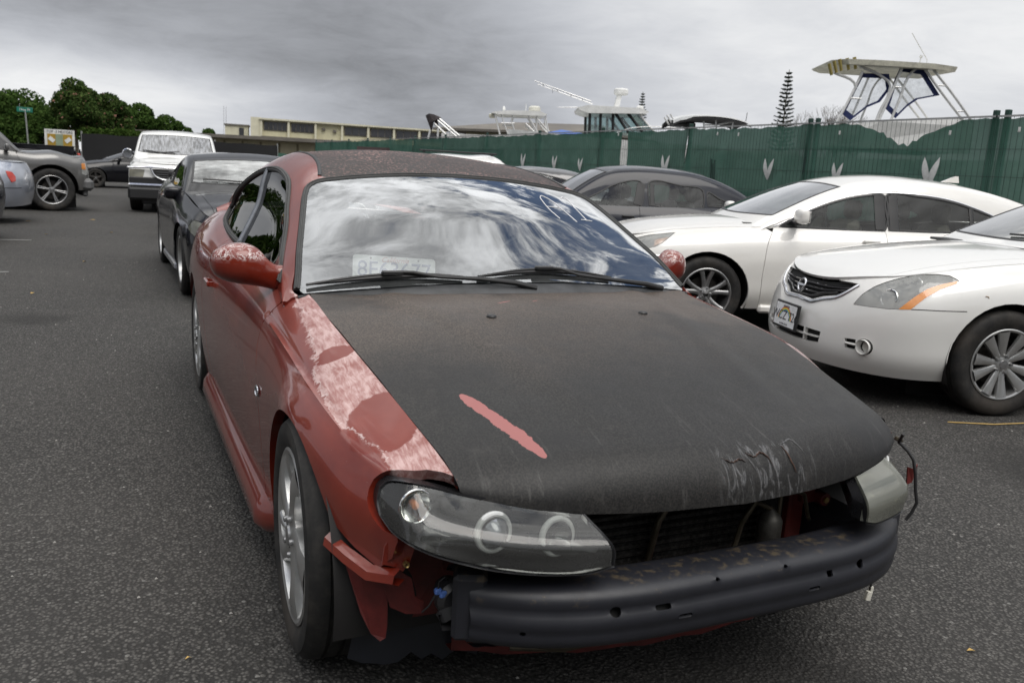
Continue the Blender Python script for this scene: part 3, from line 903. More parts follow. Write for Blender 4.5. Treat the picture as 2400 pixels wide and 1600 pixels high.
# ---- body side net (right flank, lens left; mirrored with sx=-1)
#            D             M             E             F             G             H             I
SIDE = {
 -.66: [(.615, .595), (.665, .615), (.712, .600), (.735, .570), (.752, .530), (.755, .46), (.75, .40)],
 -.60: [(.645, .632), (.700, .622), (.748, .625), (.772, .590), (.788, .540), (.788, .46), (.78, .40)],
 -.50: [(.668, .684), (.728, .668), (.778, .659), (.803, .612), (.818, .552), (.812, .46), (.80, .40)],
 -.40: [(.682, .713), (.748, .694), (.805, .676), (.838, .622), (.858, .555), (.852, .46), (.84, .35)],
 -.25: [(.699, .751), (.768, .728), (.832, .709), (.876, .662), (.897, .585), (.892, .45), (.87, .30)],
 0.0: [(.727, .811), (.792, .785), (.850, .745), (.892, .702), (.920, .640), (.915, .45), (.88, .22)],
 .30: [(.735, .851), (.800, .828), (.853, .777), (.884, .722), (.906, .62), (.903, .42), (.882, .20)],
 .60: [(.738, .888), (.800, .862), (.853, .802), (.880, .742), (.902, .62), (.900, .42), (.885, .20)],
 .95: [(.772, .893), (.812, .872), (.856, .818), (.882, .752), (.906, .62), (.903, .42), (.888, .20)],
 1.5: [(.782, .903), (.818, .884), (.864, .832), (.890, .764), (.912, .63), (.908, .43), (.890, .20)],
 2.1: [(.780, .918), (.822, .898), (.874, .845), (.902, .775), (.920, .65), (.914, .44), (.892, .21)],
 2.8: [(.735, .960), (.795, .940), (.868, .872), (.904, .795), (.924, .67), (.916, .45), (.885, .24)],
 3.3: [(.655, .985), (.730, .965), (.825, .890), (.868, .805), (.893, .66), (.880, .46), (.84, .27)],
 3.7: [(.590, .985), (.670, .962), (.755, .885), (.795, .800), (.818, .65), (.805, .46), (.77, .30)],
 3.92: [(.50, .95), (.56, .93), (.62, .86), (.65, .78), (.67, .64), (.66, .46), (.63, .32)],
}
ys = sorted(SIDE)
CP = np.array([[(x, y, z) for x, z in SIDE[y]] for y in ys])
FL = Net(CP, us=ys, NU=460, NV=150, blur=5).orient((1, 0, 0))
# crease groove running from the screen pillar to the lamp, plus a lower feature line
iv = np.linspace(0, 1, FL.NV)
Ycol = FL.T[:, :, 1]
amp = np.interp(Ycol, [-.45, -.38, -.2, .5, 1.0, 1.6], [0, .6, 1, 1, .5, 0])
FL.T += -FL.N*(amp*.0055*np.exp(-((iv[None, :]-.335)/.016)**2))[..., None]+FL.N*(amp*.004*np.exp(-((iv[None, :]-.365)/.022)**2))[..., None]
FL.Du = np.gradient(FL.T, axis=0); FL.Dv = np.gradient(FL.T, axis=1)
N_ = np.cross(FL.Du, FL.Dv); N_ /= np.linalg.norm(N_, axis=2, keepdims=True); FL.N = N_ if (N_[200, 80, 0] > 0) else -N_
def fs(pts, smooth=False, step=.02): return FL.inv(dens(pts, step, smooth=smooth), (1, 2))
def vrow(y, v): return (np.interp(y, FL.T[:, 60, 1], np.linspace(0, 1, FL.NU)), v)
# wing: arch opening r .375 (a little flat on top), front edge follows the lamp
arch_f = arc(0, .312, .348, 6, 148, 30, ry=.388)
lampcut = [(-.338, .497), (-.42, .468), (-.505, .452), (-.560, .50), (-.600, .556), (-.560, .556), (-.505, .556), (-.470, .575), (-.450, .602), (-.447, .635), (-.462, .658)]
def v_at(y, z): return FL.inv([(y, z)], (1, 2))[0]
wing = [vrow(y, 0.0) for y in np.linspace(-.555, .60, 50)]
wing += [vrow(y, v) for y, v in ((.605, .10), (.66, .22), (.69, .34), (.70, .45), (.69, .56), (.64, .66))]
wing += list(fs([(.60, .58), (.555, .45), (.53, .30), (.52, .215)]))
wing += list(fs([(.52, .215), (.388, .215)]))
wing += [tuple(p) for p in FL.inv(np.array(arch_f), (1, 2))]
wing += list(fs(lampcut[:4]))
lampline = [(-.560, .50), (-.575, .553), (-.520, .553), (-.478, .572), (-.452, .602), (-.448, .634), (-.470, .662), (-.510, .668), (-.545, .662)]
wing += list(fs(lampline, smooth=True))
fw = panel('front_wing', FL, wing, M_RED, coupe, step=.022, flange=.03, inset=.002, sx=-1)
fw['label'] = 'red front wing with peeling clear coat beside the wheel'
fwl = panel('front_wing', FL, wing, M_RED, coupe, step=.03, flange=.03, inset=.002, sx=1)
for v_ in fwl.data.vertices:                       # its nose is crushed inwards on this side
    c_ = v_.co; k_ = min(1.0, max(0.0, (-.02-c_.y)/.42)); xs_ = float(hx(np.array([c_.y]))[0])
    if c_.x > xs_: c_.x = xs_+(c_.x-xs_)*(1-.86*k_); c_.z -= .03*k_*min(1, (c_.x-xs_)*60)
fwl.data.update()
# doors
belt = [vrow(y, 0.0) for y in np.linspace(.76, 2.18, 40)]
door = [vrow(.70, .45), vrow(.69, .34), vrow(.665, .22), vrow(.68, .10)]+belt
door += list(fs([(2.18, .915), (2.24, .80), (2.23, .55), (2.12, .36), (2.0, .25), (1.9, .215), (.53, .215)], smooth=True))[1:]
door += list(fs([(.53, .215), (.53, .30), (.555, .45), (.60, .58), (.64, .66)]))[1:]
door += [vrow(.64, .66), vrow(.69, .56)]
for sx in (-1, 1):
    dr = panel('door', FL, door, M_RED, coupe, step=.035 if sx < 0 else .07, flange=.02, inset=.0022, sx=sx)
    mbh = MB()
    P, N = FL.ev([v_at(1.97, .735)], sx); p = Vector(P[0]); nn = Vector(N[0])
    if sx < 0:
        mbh.box(p+nn*.018, (.014, .15, .026), bev=.006); mbh.box(p+Vector((0, -.06, 0))+nn*.006, (.02, .02, .022)); mbh.box(p+Vector((0, .06, 0))+nn*.006, (.02, .02, .022))
        hd = mbh.build('door_handle', M_RED, dr)
# rear quarter
arch_r = arc(2.789, .318, .355, 172, 8, 26, ry=.380)
quarter = [vrow(y, 0.0) for y in np.linspace(2.18, 3.88, 50)]+[vrow(3.88, v) for v in np.linspace(.1, 1, 10)]
quarter += list(fs([(3.85, .33), (3.18, .26)]))+[tuple(p) for p in FL.inv(np.array(arch_r[::-1]), (1, 2))]
quarter += list(fs([(2.40, .215), (1.92, .215), (2.0, .25), (2.12, .36), (2.23, .55), (2.24, .80), (2.18, .915)], smooth=True))[1:-1]
for sx in (-1, 1):
    panel('rear_quarter', FL, quarter, M_RED, coupe, step=.04 if sx < 0 else .08, flange=.03, inset=.0022, sx=sx)
# sill skirt bulging out below the door
skirt_cs = [(-.872, .245), (-.900, .235), (-.925, .20), (-.930, .16), (-.905, .128), (-.84, .12)]
for sx in (-1, 1):
    V = []; F = []
    yy = np.linspace(.40, 2.36, 40)
    for y in yy:
        e = min(1, (y-.40)/.10, (2.36-y)/.12); e = max(.02, e)**.5
        for x, z in skirt_cs: V.append((-sx*(-.86+(x+.86)*e) if sx < 0 else -(-.86+(x+.86)*e), y, .24+(z-.24)*(.6+.4*e)))
    if sx < 0: V = [(-abs(v[0]), v[1], v[2]) for v in V]
    k = len(skirt_cs)
    for i in range(len(yy)-1):
        for j in range(k-1):
            q = (i*k+j, (i+1)*k+j, (i+1)*k+j+1, i*k+j+1)
            F.append(q if sx > 0 else q[::-1])
    mesh_obj('sill_skirt', V, F, M_RED, coupe, True, 60)
shell('inner_body', FL, M_GAP, coupe, off=-.03, sx=-1, nu=140, nv=40, keep=lambda p: not ((abs(p[1]) < .46 and p[2] < .72 and math.hypot(p[1]/1.15, p[2]-.31) < .40) or math.hypot(p[1]-2.789, p[2]-.318) < .41 or p[1] < -.40))
shell('inner_body', FL, M_GAP, coupe, off=-.03, sx=1, nu=60, nv=16, keep=lambda p: not (math.hypot(p[1], p[2]-.31) < .44 or math.hypot(p[1]-2.789, p[2]-.318) < .41 or p[1] < -.40))
shell('hood_inner', HOOD, M_INNER, coupe, off=-.02, nu=30, nv=30, u=(0, .93), v=(-.98, .98))

# ---- greenhouse: y-planar stations
# y: centre z, (x,z) screen/roof edge, (x,z) drip, mid glass, belt
def gx(z, y): return .805-.44*(z-.88)-.016*np.clip(y-1.6, 0, 9)**2
GH = {
 .44: (.870, (.80, .800), (.815, .79), (.82, .785), (.825, .78)),
 .52: (.905, (.795, .845), (.818, .83), (.822, .82), (.826, .81)),
 .62: (.962, (.773, .892), (.806, .872), (.812, .862), (.818, .85)),
 .70: (1.006, (.753, .950), (.792, .915), (.803, .89), (.812, .87)),
 .78: (1.050, (.735, 1.000), (.773, .962), (.790, .92), (.805, .875)),
 .873: (1.102, (.712, 1.050), (.749, 1.012), (.775, .95), (.800, .885)),
 .967: (1.155, (.688, 1.100), (.725, 1.062), (.764, .97), (.799, .888)),
 1.063: (1.205, (.664, 1.150), (.701, 1.112), (.752, .99), (.798, .890)),
 1.159: (1.250, (.636, 1.198), (.677, 1.162), (.741, 1.02), (.797, .893)),
 1.25: (1.288, (.600, 1.242), (.652, 1.206), (.728, 1.04), (.796, .896)),
 1.38: (1.322, (.570, 1.284), (.630, 1.248), (.715, 1.06), (.795, .900)),
 1.6: (1.360, (.540, 1.322), (.610, 1.286), (.703, 1.08), (.794, .906)),
 1.9: (1.385, (.525, 1.345), (.598, 1.306), (.697, 1.09), (.790, .914)),
 2.2: (1.385, (.515, 1.342), (.598, 1.296), (.697, 1.09), (.784, .924)),
 2.5: (1.360, (.510, 1.312), (.608, 1.256), (.700, 1.08), (.772, .938)),
 2.8: (1.300, (.515, 1.250), (.625, 1.188), (.695, 1.06), (.748, .956)),
 3.1: (1.205, (.520, 1.160), (.632, 1.100), (.672, 1.03), (.705, .972)),
 3.4: (1.085, (.525, 1.060), (.610, 1.030), (.630, 1.00), (.650, .985)),
}
gy_ = sorted(GH); CPg = []
for y in gy_:
    zc_, (xe, ze), (xd, zd), (xm, zm), (xb, zb) = GH[y]
    cr = zc_-ze
    CPg.append([(0, y, zc_), (xe*.33, y, zc_-cr*.10), (xe*.66, y, zc_-cr*.42), (xe*.88, y, zc_-cr*.76), (xe, y, ze), (xd, y, zd), (xm, y, zm), (xb, y, zb)])
GR = Net(np.array(CPg), us=gy_, vs=[0, .14, .28, .37, .43, .50, .75, 1.0], NU=420, NV=160, blur=3.5, sym=True).orient((0, 0, 1))
# screen outline (half) in top view
ws_edge = [(.760, .600), (.772, .630), (.753, .701), (.735, .781), (.712, .873), (.688, .967), (.664, 1.063), (.640, 1.150), (.618, 1.200), (.575, 1.228), (.50, 1.236), (.35, 1.240), (.18, 1.243), (0, 1.245)]
ws_base = [(0, .560), (.25, .563), (.5, .572), (.68, .590), (.760, .600)]
half = dens(ws_base, .02, smooth=True).tolist()+dens(ws_edge, .02, smooth=True).tolist()[1:]
hu = GR.inv(half, (0, 1))
wsu = [tuple(p) for p in hu]+[(p[0], -p[1]) for p in hu[::-1][1:-1]]
def windscreen_mat():
    mt, b = newmat('windscreen_glass')
    co = objco(b); s = b.n('ShaderNodeSeparateXYZ', i={0: co})
    fr = b.n('ShaderNodeFresnel', i={'IOR': 1.52}).outputs[0]
    fr = b.math('ADD', b.math('MULTIPLY', fr, 2.7), .05, clamp=True)
    tr = b.n('ShaderNodeBsdfTransparent', i={0: (.72, .76, .74, 1)}).outputs[0]
    n = b.noise(co, 3.0, 6, .7, .6); n2_ = b.noise(b.vmath('MULTIPLY', co, (3, 20, 20)), 1, 5, .6)
    df = b.n('ShaderNodeBsdfDiffuse', i={0: (.50, .52, .52, 1)}).outputs[0]
    hz_ = b.math('MULTIPLY', b.smooth(b.math('ADD', b.math('MULTIPLY', n, .6), b.math('MULTIPLY', n2_, .4)), .30, .75), .17)
    # shaded band along the header
    base = b.n('ShaderNodeMixShader', i={0: hz_, 1: tr, 2: df}).outputs[0]
    gl = b.n('ShaderNodeBsdfGlossy', i={'Roughness': .004, 'Color': (.95, .97, 1, 1), 'Normal': bump(b, b.noise(co, 2.0, 1), .02, .02)}).outputs[0]
    out(b, b.n('ShaderNodeMixShader', i={0: fr, 1: base, 2: gl}).outputs[0])
    return mt
M_WS = windscreen_mat()
M_FRIT = simple('black_glass_frit', (.010, .011, .013), .10, coat=1)
ws = panel('windscreen', GR, wsu, M_WS, coupe, step=.03, flange=0, inset=.004, off=.001)
# black ceramic border inside the glass
inner = np.array(wsu); sc_ = np.array([GR.Lu, GR.Lv]); q = inner*sc_
t_ = np.roll(q, -1, 0)-np.roll(q, 1, 0); t_ /= np.linalg.norm(t_, axis=1, keepdims=True)
nn_ = np.stack([-t_[:, 1], t_[:, 0]], 1)
if .5*np.sum(q[:, 0]*np.roll(q[:, 1], -1)-np.roll(q[:, 0], -1)*q[:, 1]) < 0: nn_ = -nn_
cen_ = q.mean(0)
# inset amount: wide at the bottom corners
P_, _n = GR.ev(inner)
wd = np.interp(P_[:, 1], [.46, .60, .75, 1.1, 1.25], [.050, .075, .050, .040, .050])
inn = (q+nn_*wd[:, None])
from itertools import accumulate
for _ in range(30): inn = (np.roll(inn, 1, 0)+inn*2+np.roll(inn, -1, 0))/4
panel('windscreen_border', GR, wsu, M_FRIT, coupe, holes=[inn/sc_], step=.05, flange=0, inset=.003, off=-.006)
# trim strip around the screen
mbt = MB()
edge_uv = GR.inv(dens(ws_edge[1:], .015, smooth=True), (0, 1))
loop = np.array([tuple(p) for p in edge_uv]+[(p[0], -p[1]) for p in edge_uv[::-1][1:]])
ribbon('t', GR, loop, None, None, w=.022, h=.007, mb=mbt)
ribbon('t', GR, loop*1, None, None, w=.008, h=.011, mb=mbt)
mbt.build('windscreen_trim', M_RUBBER, coupe)
# side windows
def gzs(z): return z
win_f = [(.80, .905), (.86, .955), (.945, 1.010), (1.05, 1.068), (1.17, 1.125), (1.28, 1.178), (1.40, 1.222), (1.55, 1.250), (1.75, 1.268), (1.95, 1.270)]
win_r = [(2.15, 1.258), (2.35, 1.228), (2.55, 1.180), (2.72, 1.125), (2.86, 1.070), (2.95, 1.020), (2.93, .990), (2.75, .962), (2.5, .945), (2.25, .933)]
win_b = [(2.0, .926), (1.6, .915), (1.2, .906), (.95, .902)]
wout = win_f+win_r+win_b
wuv = GR.inv(dens(wout, .02, closed=True, smooth=True), (1, 2), vr=(.45, 1))
M_SIDEG = glassmat('tinted_side_glass', (.035, .038, .038), .62, ior=1.5)
mid_b = GR.inv(dens([(1.93, .925), (2.02, 1.268)], .02), (1, 2), vr=(.45, 1))
for sx in (-1, 1):
    nm = panel('side_window', GR, wuv, M_SIDEG, coupe, step=.05, flange=0, inset=.006, off=-.004, sx=sx)
    mbs = MB()
    ribbon('r', GR, wuv, None, None, w=.026, h=.009, closed=True, sx=sx, mb=mbs)
    ribbon('r', GR, wuv, None, None, w=.009, h=.013, closed=True, sx=sx, mb=mbs)
    mbs.build('window_seal', M_RUBBER, coupe)
    ribbon('window_divider', GR, mid_b, simple('grey_anodised_strip', (.16, .17, .19), .3, .6), coupe, w=.028, h=.012, sx=sx)
# cant rail / pillars (red) and the black roof skin
vr_seam = .40
u_h = GR.inv([(0.0, 1.246)], (0, 1))[0][0]
uu = np.linspace(u_h+.012, .80, 60)
roof = [(u, -vr_seam) for u in uu]+[(uu[-1], v) for v in np.linspace(-vr_seam, vr_seam, 40)[1:]]+[(u, vr_seam) for u in uu[::-1][1:]]
e_ = [tuple(p) for p in GR.inv(dens([(x, y+.016) for x, y in ws_edge[-5:]], .02, smooth=True), (0, 1)) if p[1] < vr_seam-.005]
roof += e_+[(p[0], -p[1]) for p in e_[::-1][1:]]
rf = panel('roof', GR, roof, M_MATT, coupe, step=.035, flange=.01, inset=.002)
rf['label'] = 'matt black roof skin speckled with worn red'
rail = [tuple(p) for p in GR.inv(dens([(x+.012, y) for x, y in ws_edge[:8]]+[(.625, 1.215), (.575, 1.245), (.53, 1.252)], .02, smooth=True), (0, 1))]
rail = [(max(p[0], 0), p[1]) for p in rail]
rail += [(u, vr_seam) for u in np.linspace(rail[-1][0]+.01, 1, 60)]+[(1, v) for v in np.linspace(vr_seam, 1, 20)[1:]]+[(u, 1.0) for u in np.linspace(1, rail[0][0], 80)[1:]]
whole = wuv
for sx in (-1, 1):
    panel('cant_rail', GR, rail, M_RED, coupe, holes=[whole], step=.03, flange=.012, inset=.002, sx=sx)
    sm = [(u, vr_seam) for u in np.linspace(uu[0], uu[-1], 60)]
    ribbon('roof_seam', GR, sm, M_BLACK, coupe, w=.016, h=.004, sx=sx)
# rear glass, boot and tail
rg = [(u, v) for u, v in [(.80, -vr_seam)]]
panel('rear_window', GR, [(.80, v) for v in np.linspace(-.42, .42, 20)]+[(u, .42) for u in (.9, .985)]+[(.985, v) for v in np.linspace(.4, -.42, 20)]+[(.9, -.42)], M_SIDEG, coupe, step=.08, flange=0)
def boot_fn(U, V):
    y = 3.25+U*.66; w = np.interp(y, [3.25, 3.3, 3.7, 3.92], [.665, .655, .59, .50])
    z = np.interp(y, [3.25, 3.4, 3.7, 3.92], [1.0, .995, .99, .955])+.03*(1-V**2)
    return np.stack([V*w, y, z], -1)
BT = Net(None, fn=boot_fn, NU=40, NV=30, blur=1, sym=True).orient((0, 0, 1))
panel('boot_lid', BT, [(0, v) for v in np.linspace(-1, 1, 20)]+[(u, 1) for u in (.3, .6, 1)]+[(1, v) for v in np.linspace(1, -1, 20)[1:]]+[(u, -1) for u in (.6, .3)], M_RED, coupe, step=.08)
mb = MB(); mb.box((0, 3.90, .62), (1.30, .06, .62), bev=.03); mb.build('rear_bumper', M_RED, coupe)
# spoiler
V = []; F = []
for i, t in enumerate(np.linspace(-1, 1, 41)):
    a = abs(t); x = t*.70; z = 1.065-.125*a**2.6; y = 3.78-.16*a**2.2; w_ = .17-.05*a**2; h_ = .022
    z0 = z
    for dy, dz in ((-w_/2, 0), (-w_/4, h_), (w_/4, h_*1.2), (w_/2, h_*.8), (w_/4, -h_*.4), (-w_/4, -h_*.4)): V.append((x, y+dy, z0+dz+.02*(dy > 0)))
for i in range(40):
    for j in range(6): F.append((i*6+j, i*6+(j+1) % 6, (i+1)*6+(j+1) % 6, (i+1)*6+j))
F += [tuple(range(6))[::-1], tuple(40*6+j for j in range(6))]
sp = mesh_obj('rear_spoiler', V, F, M_RED, coupe)
# interior: dash, seats, wheel
mb = MB()
prof = [(.50, .845), (.62, .875), (.80, .895), (1.00, .890), (1.10, .85), (1.14, .75), (1.14, .50)]
V = []; F = []
for x in np.linspace(-.74, .74, 9):
    for y, z in prof: V.append((x, y+.05*(x/.74)**2, z-.012*(x/.74)**2))
k = len(prof)
for i in range(8):
    for j in range(k-1): F.append((i*k+j, (i+1)*k+j, (i+1)*k+j+1, i*k+j+1))
mb.add(V, F); mb.build('dashboard', simple('dash_plastic', (.035, .037, .042), .55), coupe)
mb = MB(); mb.tube([(.36+.18*cos(a), 1.20+.06*sin(a), .86+.17*sin(a)) for a in np.linspace(0, 2*pi, 29)[:-1]], .015, 8, closed=True)
mb.box((.36, 1.19, .85), (.12, .05, .09), bev=.02); mb.box((.27, 1.19, .85), (.12, .02, .03)); mb.box((.45, 1.19, .85), (.12, .02, .03)); mb.build('steering_wheel', M_BLACK, coupe)
M_SEAT = simple('charcoal_leather', (.05, .05, .052), .5)
for x in (-.37, .37):
    mb = MB(); mb.box((x, 1.95, .80), (.48, .16, .56), Matrix.Rotation(RAD(-14), 3, 'X'), bev=.06); mb.box((x, 1.68, .50), (.48, .50, .16), bev=.05)
    st = mb.build('seat', M_SEAT, coupe)
    mb = MB(); mb.box((x, 2.05, 1.15), (.25, .09, .17), bev=.035); mb.build('headrest', M_SEAT, st)
mb = MB(); mb.box((0, 1.8, .28), (1.62, 3.0, .04)); mb.box((0, 2.75, .75), (1.3, .12, .5), bev=.04); mb.build('cabin_floor', M_INNER, coupe)
# cowl panel under the screen
V = []; F = []
xs = np.linspace(-.775, .775, 41)
for x in xs:
    a = abs(x)
    y0 = float(reary(min(a, .73)))-.02; z0 = float(hood_z(np.array([min(a, .735)]), np.array([y0+.02]))[0])-.024
    y2 = float(np.interp(a, [0, .25, .5, .68, .79], [.565, .568, .577, .595, .61])); z2 = float(GR.ev(GR.inv([(min(a, .78), y2)], (0, 1)))[0][0][2])+.0
    V += [(x, y0, z0-.02), (x, y0+.015, z0), (x, (y0+y2)/2, (z0+z2)/2+.004), (x, y2, z2-.004)]
for i in range(40):
    for j in range(3): F.append((i*4+j, i*4+j+1, (i+1)*4+j+1, (i+1)*4+j))
mesh_obj('cowl_panel', V, F, simple('bleached_cowl_plastic', (.05, .052, .055), .45, var=.6, scale=7), coupe)
shell('headliner', GR, simple('headliner_cloth', (.05, .05, .05), .9), coupe, off=-.022, nu=40, nv=24, u=(float(uu[0])+.01, 1), v=(-.47, .47))
# ---- wheels, arches
WHC = make_wheel(coupe, (-.795, 0, .326), .326, .235, .226, 'swirl5', M_ALLOY, -1, steer=RAD(-2))
make_wheel(coupe, (.795, 0, .326), side=1, shared=WHC, steer=RAD(-2))
make_wheel(coupe, (-.79, 2.789, .326), side=-1, shared=WHC)
make_wheel(coupe, (.79, 2.789, .326), side=1, shared=WHC)
for sx in (-1, 1):
    for yc in (0, 2.789):
        mb = MB(); a = np.linspace(-30 if yc else -12, 200 if yc else 192, 30); V = []; F = []
        for t in a:
            for x in (.55, .885 if yc == 0 else .87): V.append((sx*x, yc+.405*cos(RAD(t)), .31+.375*sin(RAD(t))))
        for i in range(29): F.append((2*i, 2*i+1, 2*i+3, 2*i+2))
        mb.add(V, F); mb.box((sx*.54, yc, .40), (.02, .84, .5)); mb.build('wheel_arch_liner', M_INNER, coupe)
# engine bay block so nothing shows through; floor pan
mb = MB(); mb.box((0, .15, .45), (1.05, .9, .36), bev=.02); mb.box((0, 1.9, .24), (1.6, 3.2, .06)); mb.box((0, -.25, .34), (1.0, .3, .2))
mb.build('engine_block', M_INNER, coupe)
# ---- headlamps
LENS = [
 [(.407, -.668, .596), (.376, -.744, .552), (.374, -.752, .506)],
 [(.46, -.652, .602), (.448, -.732, .553), (.430, -.736, .490)],
 [(.53, -.630, .611), (.530, -.716, .560), (.520, -.714, .492)],
 [(.60, -.602, .624), (.608, -.695, .570), (.600, -.692, .503)],
 [(.657, -.578, .634), (.672, -.668, .582), (.668, -.674, .520)],
 [(.715, -.560, .650), (.733, -.636, .595), (.735, -.656, .541)],
 [(.765, -.552, .662), (.780, -.600, .606), (.785, -.628, .562)],
 [(.790, -.495, .647), (.801, -.540, .604), (.800, -.560, .561)],
 [(.806, -.484, .628), (.812, -.487, .603), (.810, -.502, .575)]]
LN = Net(np.array(LENS), NU=80, NV=40, blur=1).orient((0, -1, .2))
full01 = [(0, v) for v in np.linspace(0, 1, 12)]+[(u, 1) for u in np.linspace(0, 1, 40)[1:]]+[(1, v) for v in np.linspace(1, 0, 12)[1:]]+[(u, 0) for u in np.linspace(1, 0, 40)[1:-1]]
def lensmat(name, haze, hc, tint):
    mt, b = newmat(name); co = objco(b)
    fr = b.math('ADD', b.math('MULTIPLY', b.n('ShaderNodeFresnel', i={'IOR': 1.45}).outputs[0], 1.0), .01, clamp=True)
    n = b.noise(b.vmath('MULTIPLY', co, (1, 1, 2)), 3.5, 3, .5, .4)
    tr = b.n('ShaderNodeBsdfTransparent', i={0: (*tint, 1)}).outputs[0]
    df = b.n('ShaderNodeBsdfDiffuse', i={0: (*hc, 1)}).outputs[0]
    base = b.n('ShaderNodeMixShader', i={0: b.math('MULTIPLY', b.smooth(n, -.3, .65), haze), 1: tr, 2: df}).outputs[0]
    gl = b.n('ShaderNodeBsdfGlossy', i={'Roughness': .09 if haze > .4 else .05, 'Color': (1, 1, 1, 1)}).outputs[0]
    out(b, b.n('ShaderNodeMixShader', i={0: fr, 1: base, 2: gl}).outputs[0])
    return mt
M_LENS = lensmat('hazy_lamp_lens', .10, (.36, .36, .35), (.80, .82, .80))
M_LENSY = lensmat('clouded_lamp_lens', .48, (.26, .265, .225), (.42, .43, .37))
M_HALO = simple('frosted_ring', (.62, .63, .62), .25, coat=.6, var=.15)
M_REFL = simple('lamp_reflector', (.78, .78, .76), .10, 1.0, var=.08)
M_HOUS = simple('dark_lamp_housing', (.022, .022, .024), .28, coat=.4)
M_AMB = simple('amber_bulb', (.75, .22, .03), .3, coat=.8)
def ring(mb, c, ax, R, r, n=36, k=10):
    ax = Vector(ax).normalized(); a = ax.cross(Vector((0, 0, 1))).normalized(); bb = ax.cross(a)
    mb.tube([Vector(c)+a*R*cos(2*pi*i/n)+bb*R*sin(2*pi*i/n) for i in range(n)], r, k, closed=True)
def bowl(mb, c, ax, R, depth, n=32, bulge=False):
    ax = Vector(ax).normalized(); a = ax.cross(Vector((0, 0, 1))).normalized(); bb = ax.cross(a)
    V = []; F = []
    L = 8
    for j in range(L+1):
        t = j/L; rr_ = R*(1-t) if j < L else .0005
        d = -depth*(1-(rr_/R)**2)*(-1 if bulge else 1)
        for i in range(n): V.append(Vector(c)+ax*d+a*rr_*cos(2*pi*i/n)+bb*rr_*sin(2*pi*i/n))
    for j in range(L):
        for i in range(n): F.append((j*n+i, j*n+(i+1) % n, (j+1)*n+(i+1) % n, (j+1)*n+i))
    mb.add(V, F)
for sx in (-1, 1):
    hl = empty('headlamp'); hl.parent = coupe
    if sx > 0: hl['label'] = 'yellowed milky headlamp lens'
    lens = panel('lens', LN, full01, M_LENS if sx < 0 else M_LENSY, hl, step=.02, flange=.02 if sx > 0 else .012, inset=.003, sx=sx)
    # housing: black tub behind the lens
    rim_ = np.array(full01); P, N = LN.ev(rim_, sx); before = set(bpy.data.objects); P0 = P+N*-.006; cc = P.mean(0); back = np.array([cc[0], cc[1]+.20, cc[2]-.01])
    P1 = P+np.array([0, .05, -.004]); P2 = P+(back-P)*.35+np.array([0, .06, 0]); n_ = len(P)
    Pr = P-N*.002+(P-cc)/np.linalg.norm(P-cc, axis=1, keepdims=True)*.006
    V = list(Pr)+list(P0)+list(P1)+list(P2)+[back]; F = []
    for i in range(n_):
        j = (i+1) % n_
        for q in range(3): F.append((q*n_+i, q*n_+j, (q+1)*n_+j, (q+1)*n_+i))
        F.append((3*n_+i, 3*n_+j, 4*n_))
    mesh_obj('housing', V, F, M_HOUS, hl, True, 40)
    mb = MB()
    ax = (sx*-.10, -1, .10)
    c1, c2, c3 = (sx*.606, -.640, .568), (sx*.462, -.660, .548), (sx*.757, -.575, .618)
    V = []  # satin bezel plate behind the lens
    bz = panel('bezel', LN, full01, M_HOUS, hl, step=.03, flange=0, inset=.012, off=-.055, sx=sx)
    for nm, c in (('projector', c1), ('main_beam', c2)):
        mb = MB(); ring(mb, c, ax, .0385, .0075); pr = mb.build('halo_ring', M_HALO, hl)
        mb = MB(); bowl(mb, Vector(c)-Vector(ax)*-.012, ax, .032, .022, bulge=(nm == 'projector')); mb.build(nm, M_REFL if nm == 'main_beam' else simple('projector_lens', (.16, .17, .19), .04, .3, coat=1), hl)
    mb = MB(); bowl(mb, c3, ax, .036, .03); ring(mb, c3, ax, .036, .003); mb.build('indicator_bowl', M_REFL, hl)
    mb = MB(); mb.lathe([(-.012, .0), (-.010, .008), (.01, .010)], 12, axis='y', c=(c3[0], c3[1]+.012, c3[2])); mb.build('indicator_bulb', M_AMB, hl)
    if sx > 0:                                   # the far lamp is knocked inwards
        for o in [o for o in bpy.data.objects if o.parent == hl]:
            for v_ in o.data.vertices:
                dx = max(0.0, v_.co.x-.56); v_.co.x -= dx*.42; v_.co.y += dx*.62
            o.data.update()
# ---- bumper beam with punched holes: grid surface (x, profile)
def beam_fn(U, V):
    x = (U*2-1)*.645; a = np.abs(x)/.645
    yb = -.775+.150*a**3.8
    prof = np.array([(.140, .432), (.126, .450), (.070, .455), (.026, .453), (.004, .442), (-.002, .424), (.001, .412), (.001, .404), (-.006, .394), (-.010, .384), (-.010, .372), (-.005, .362), (-.004, .354), (-.006, .344), (-.002, .330), (.012, .318), (.075, .314)])
    k = np.linspace(0, 1, len(prof))
    dy = np.interp(V, k, prof[:, 0]); z = np.interp(V, k, prof[:, 1])
    lift = -.055*a**2.5*.6
    
    return np.stack([x, yb+dy, z+lift*0-.012*a**3], -1)
BM = Net(None, fn=beam_fn, NU=140, NV=90, blur=1).orient((0, -1, .2))
def bh(x, z, rx, rz, n=14, sq=2.0):
    c = BM.inv([(x, z)], (0, 2), vr=(.18, .97))[0] if x >= 0 else None
    return [(x+rx*math.copysign(abs(cos(2*pi*i/n))**(2/sq), cos(2*pi*i/n)), z+rz*math.copysign(abs(sin(2*pi*i/n))**(2/sq), sin(2*pi*i/n))) for i in range(n)]
holes = []
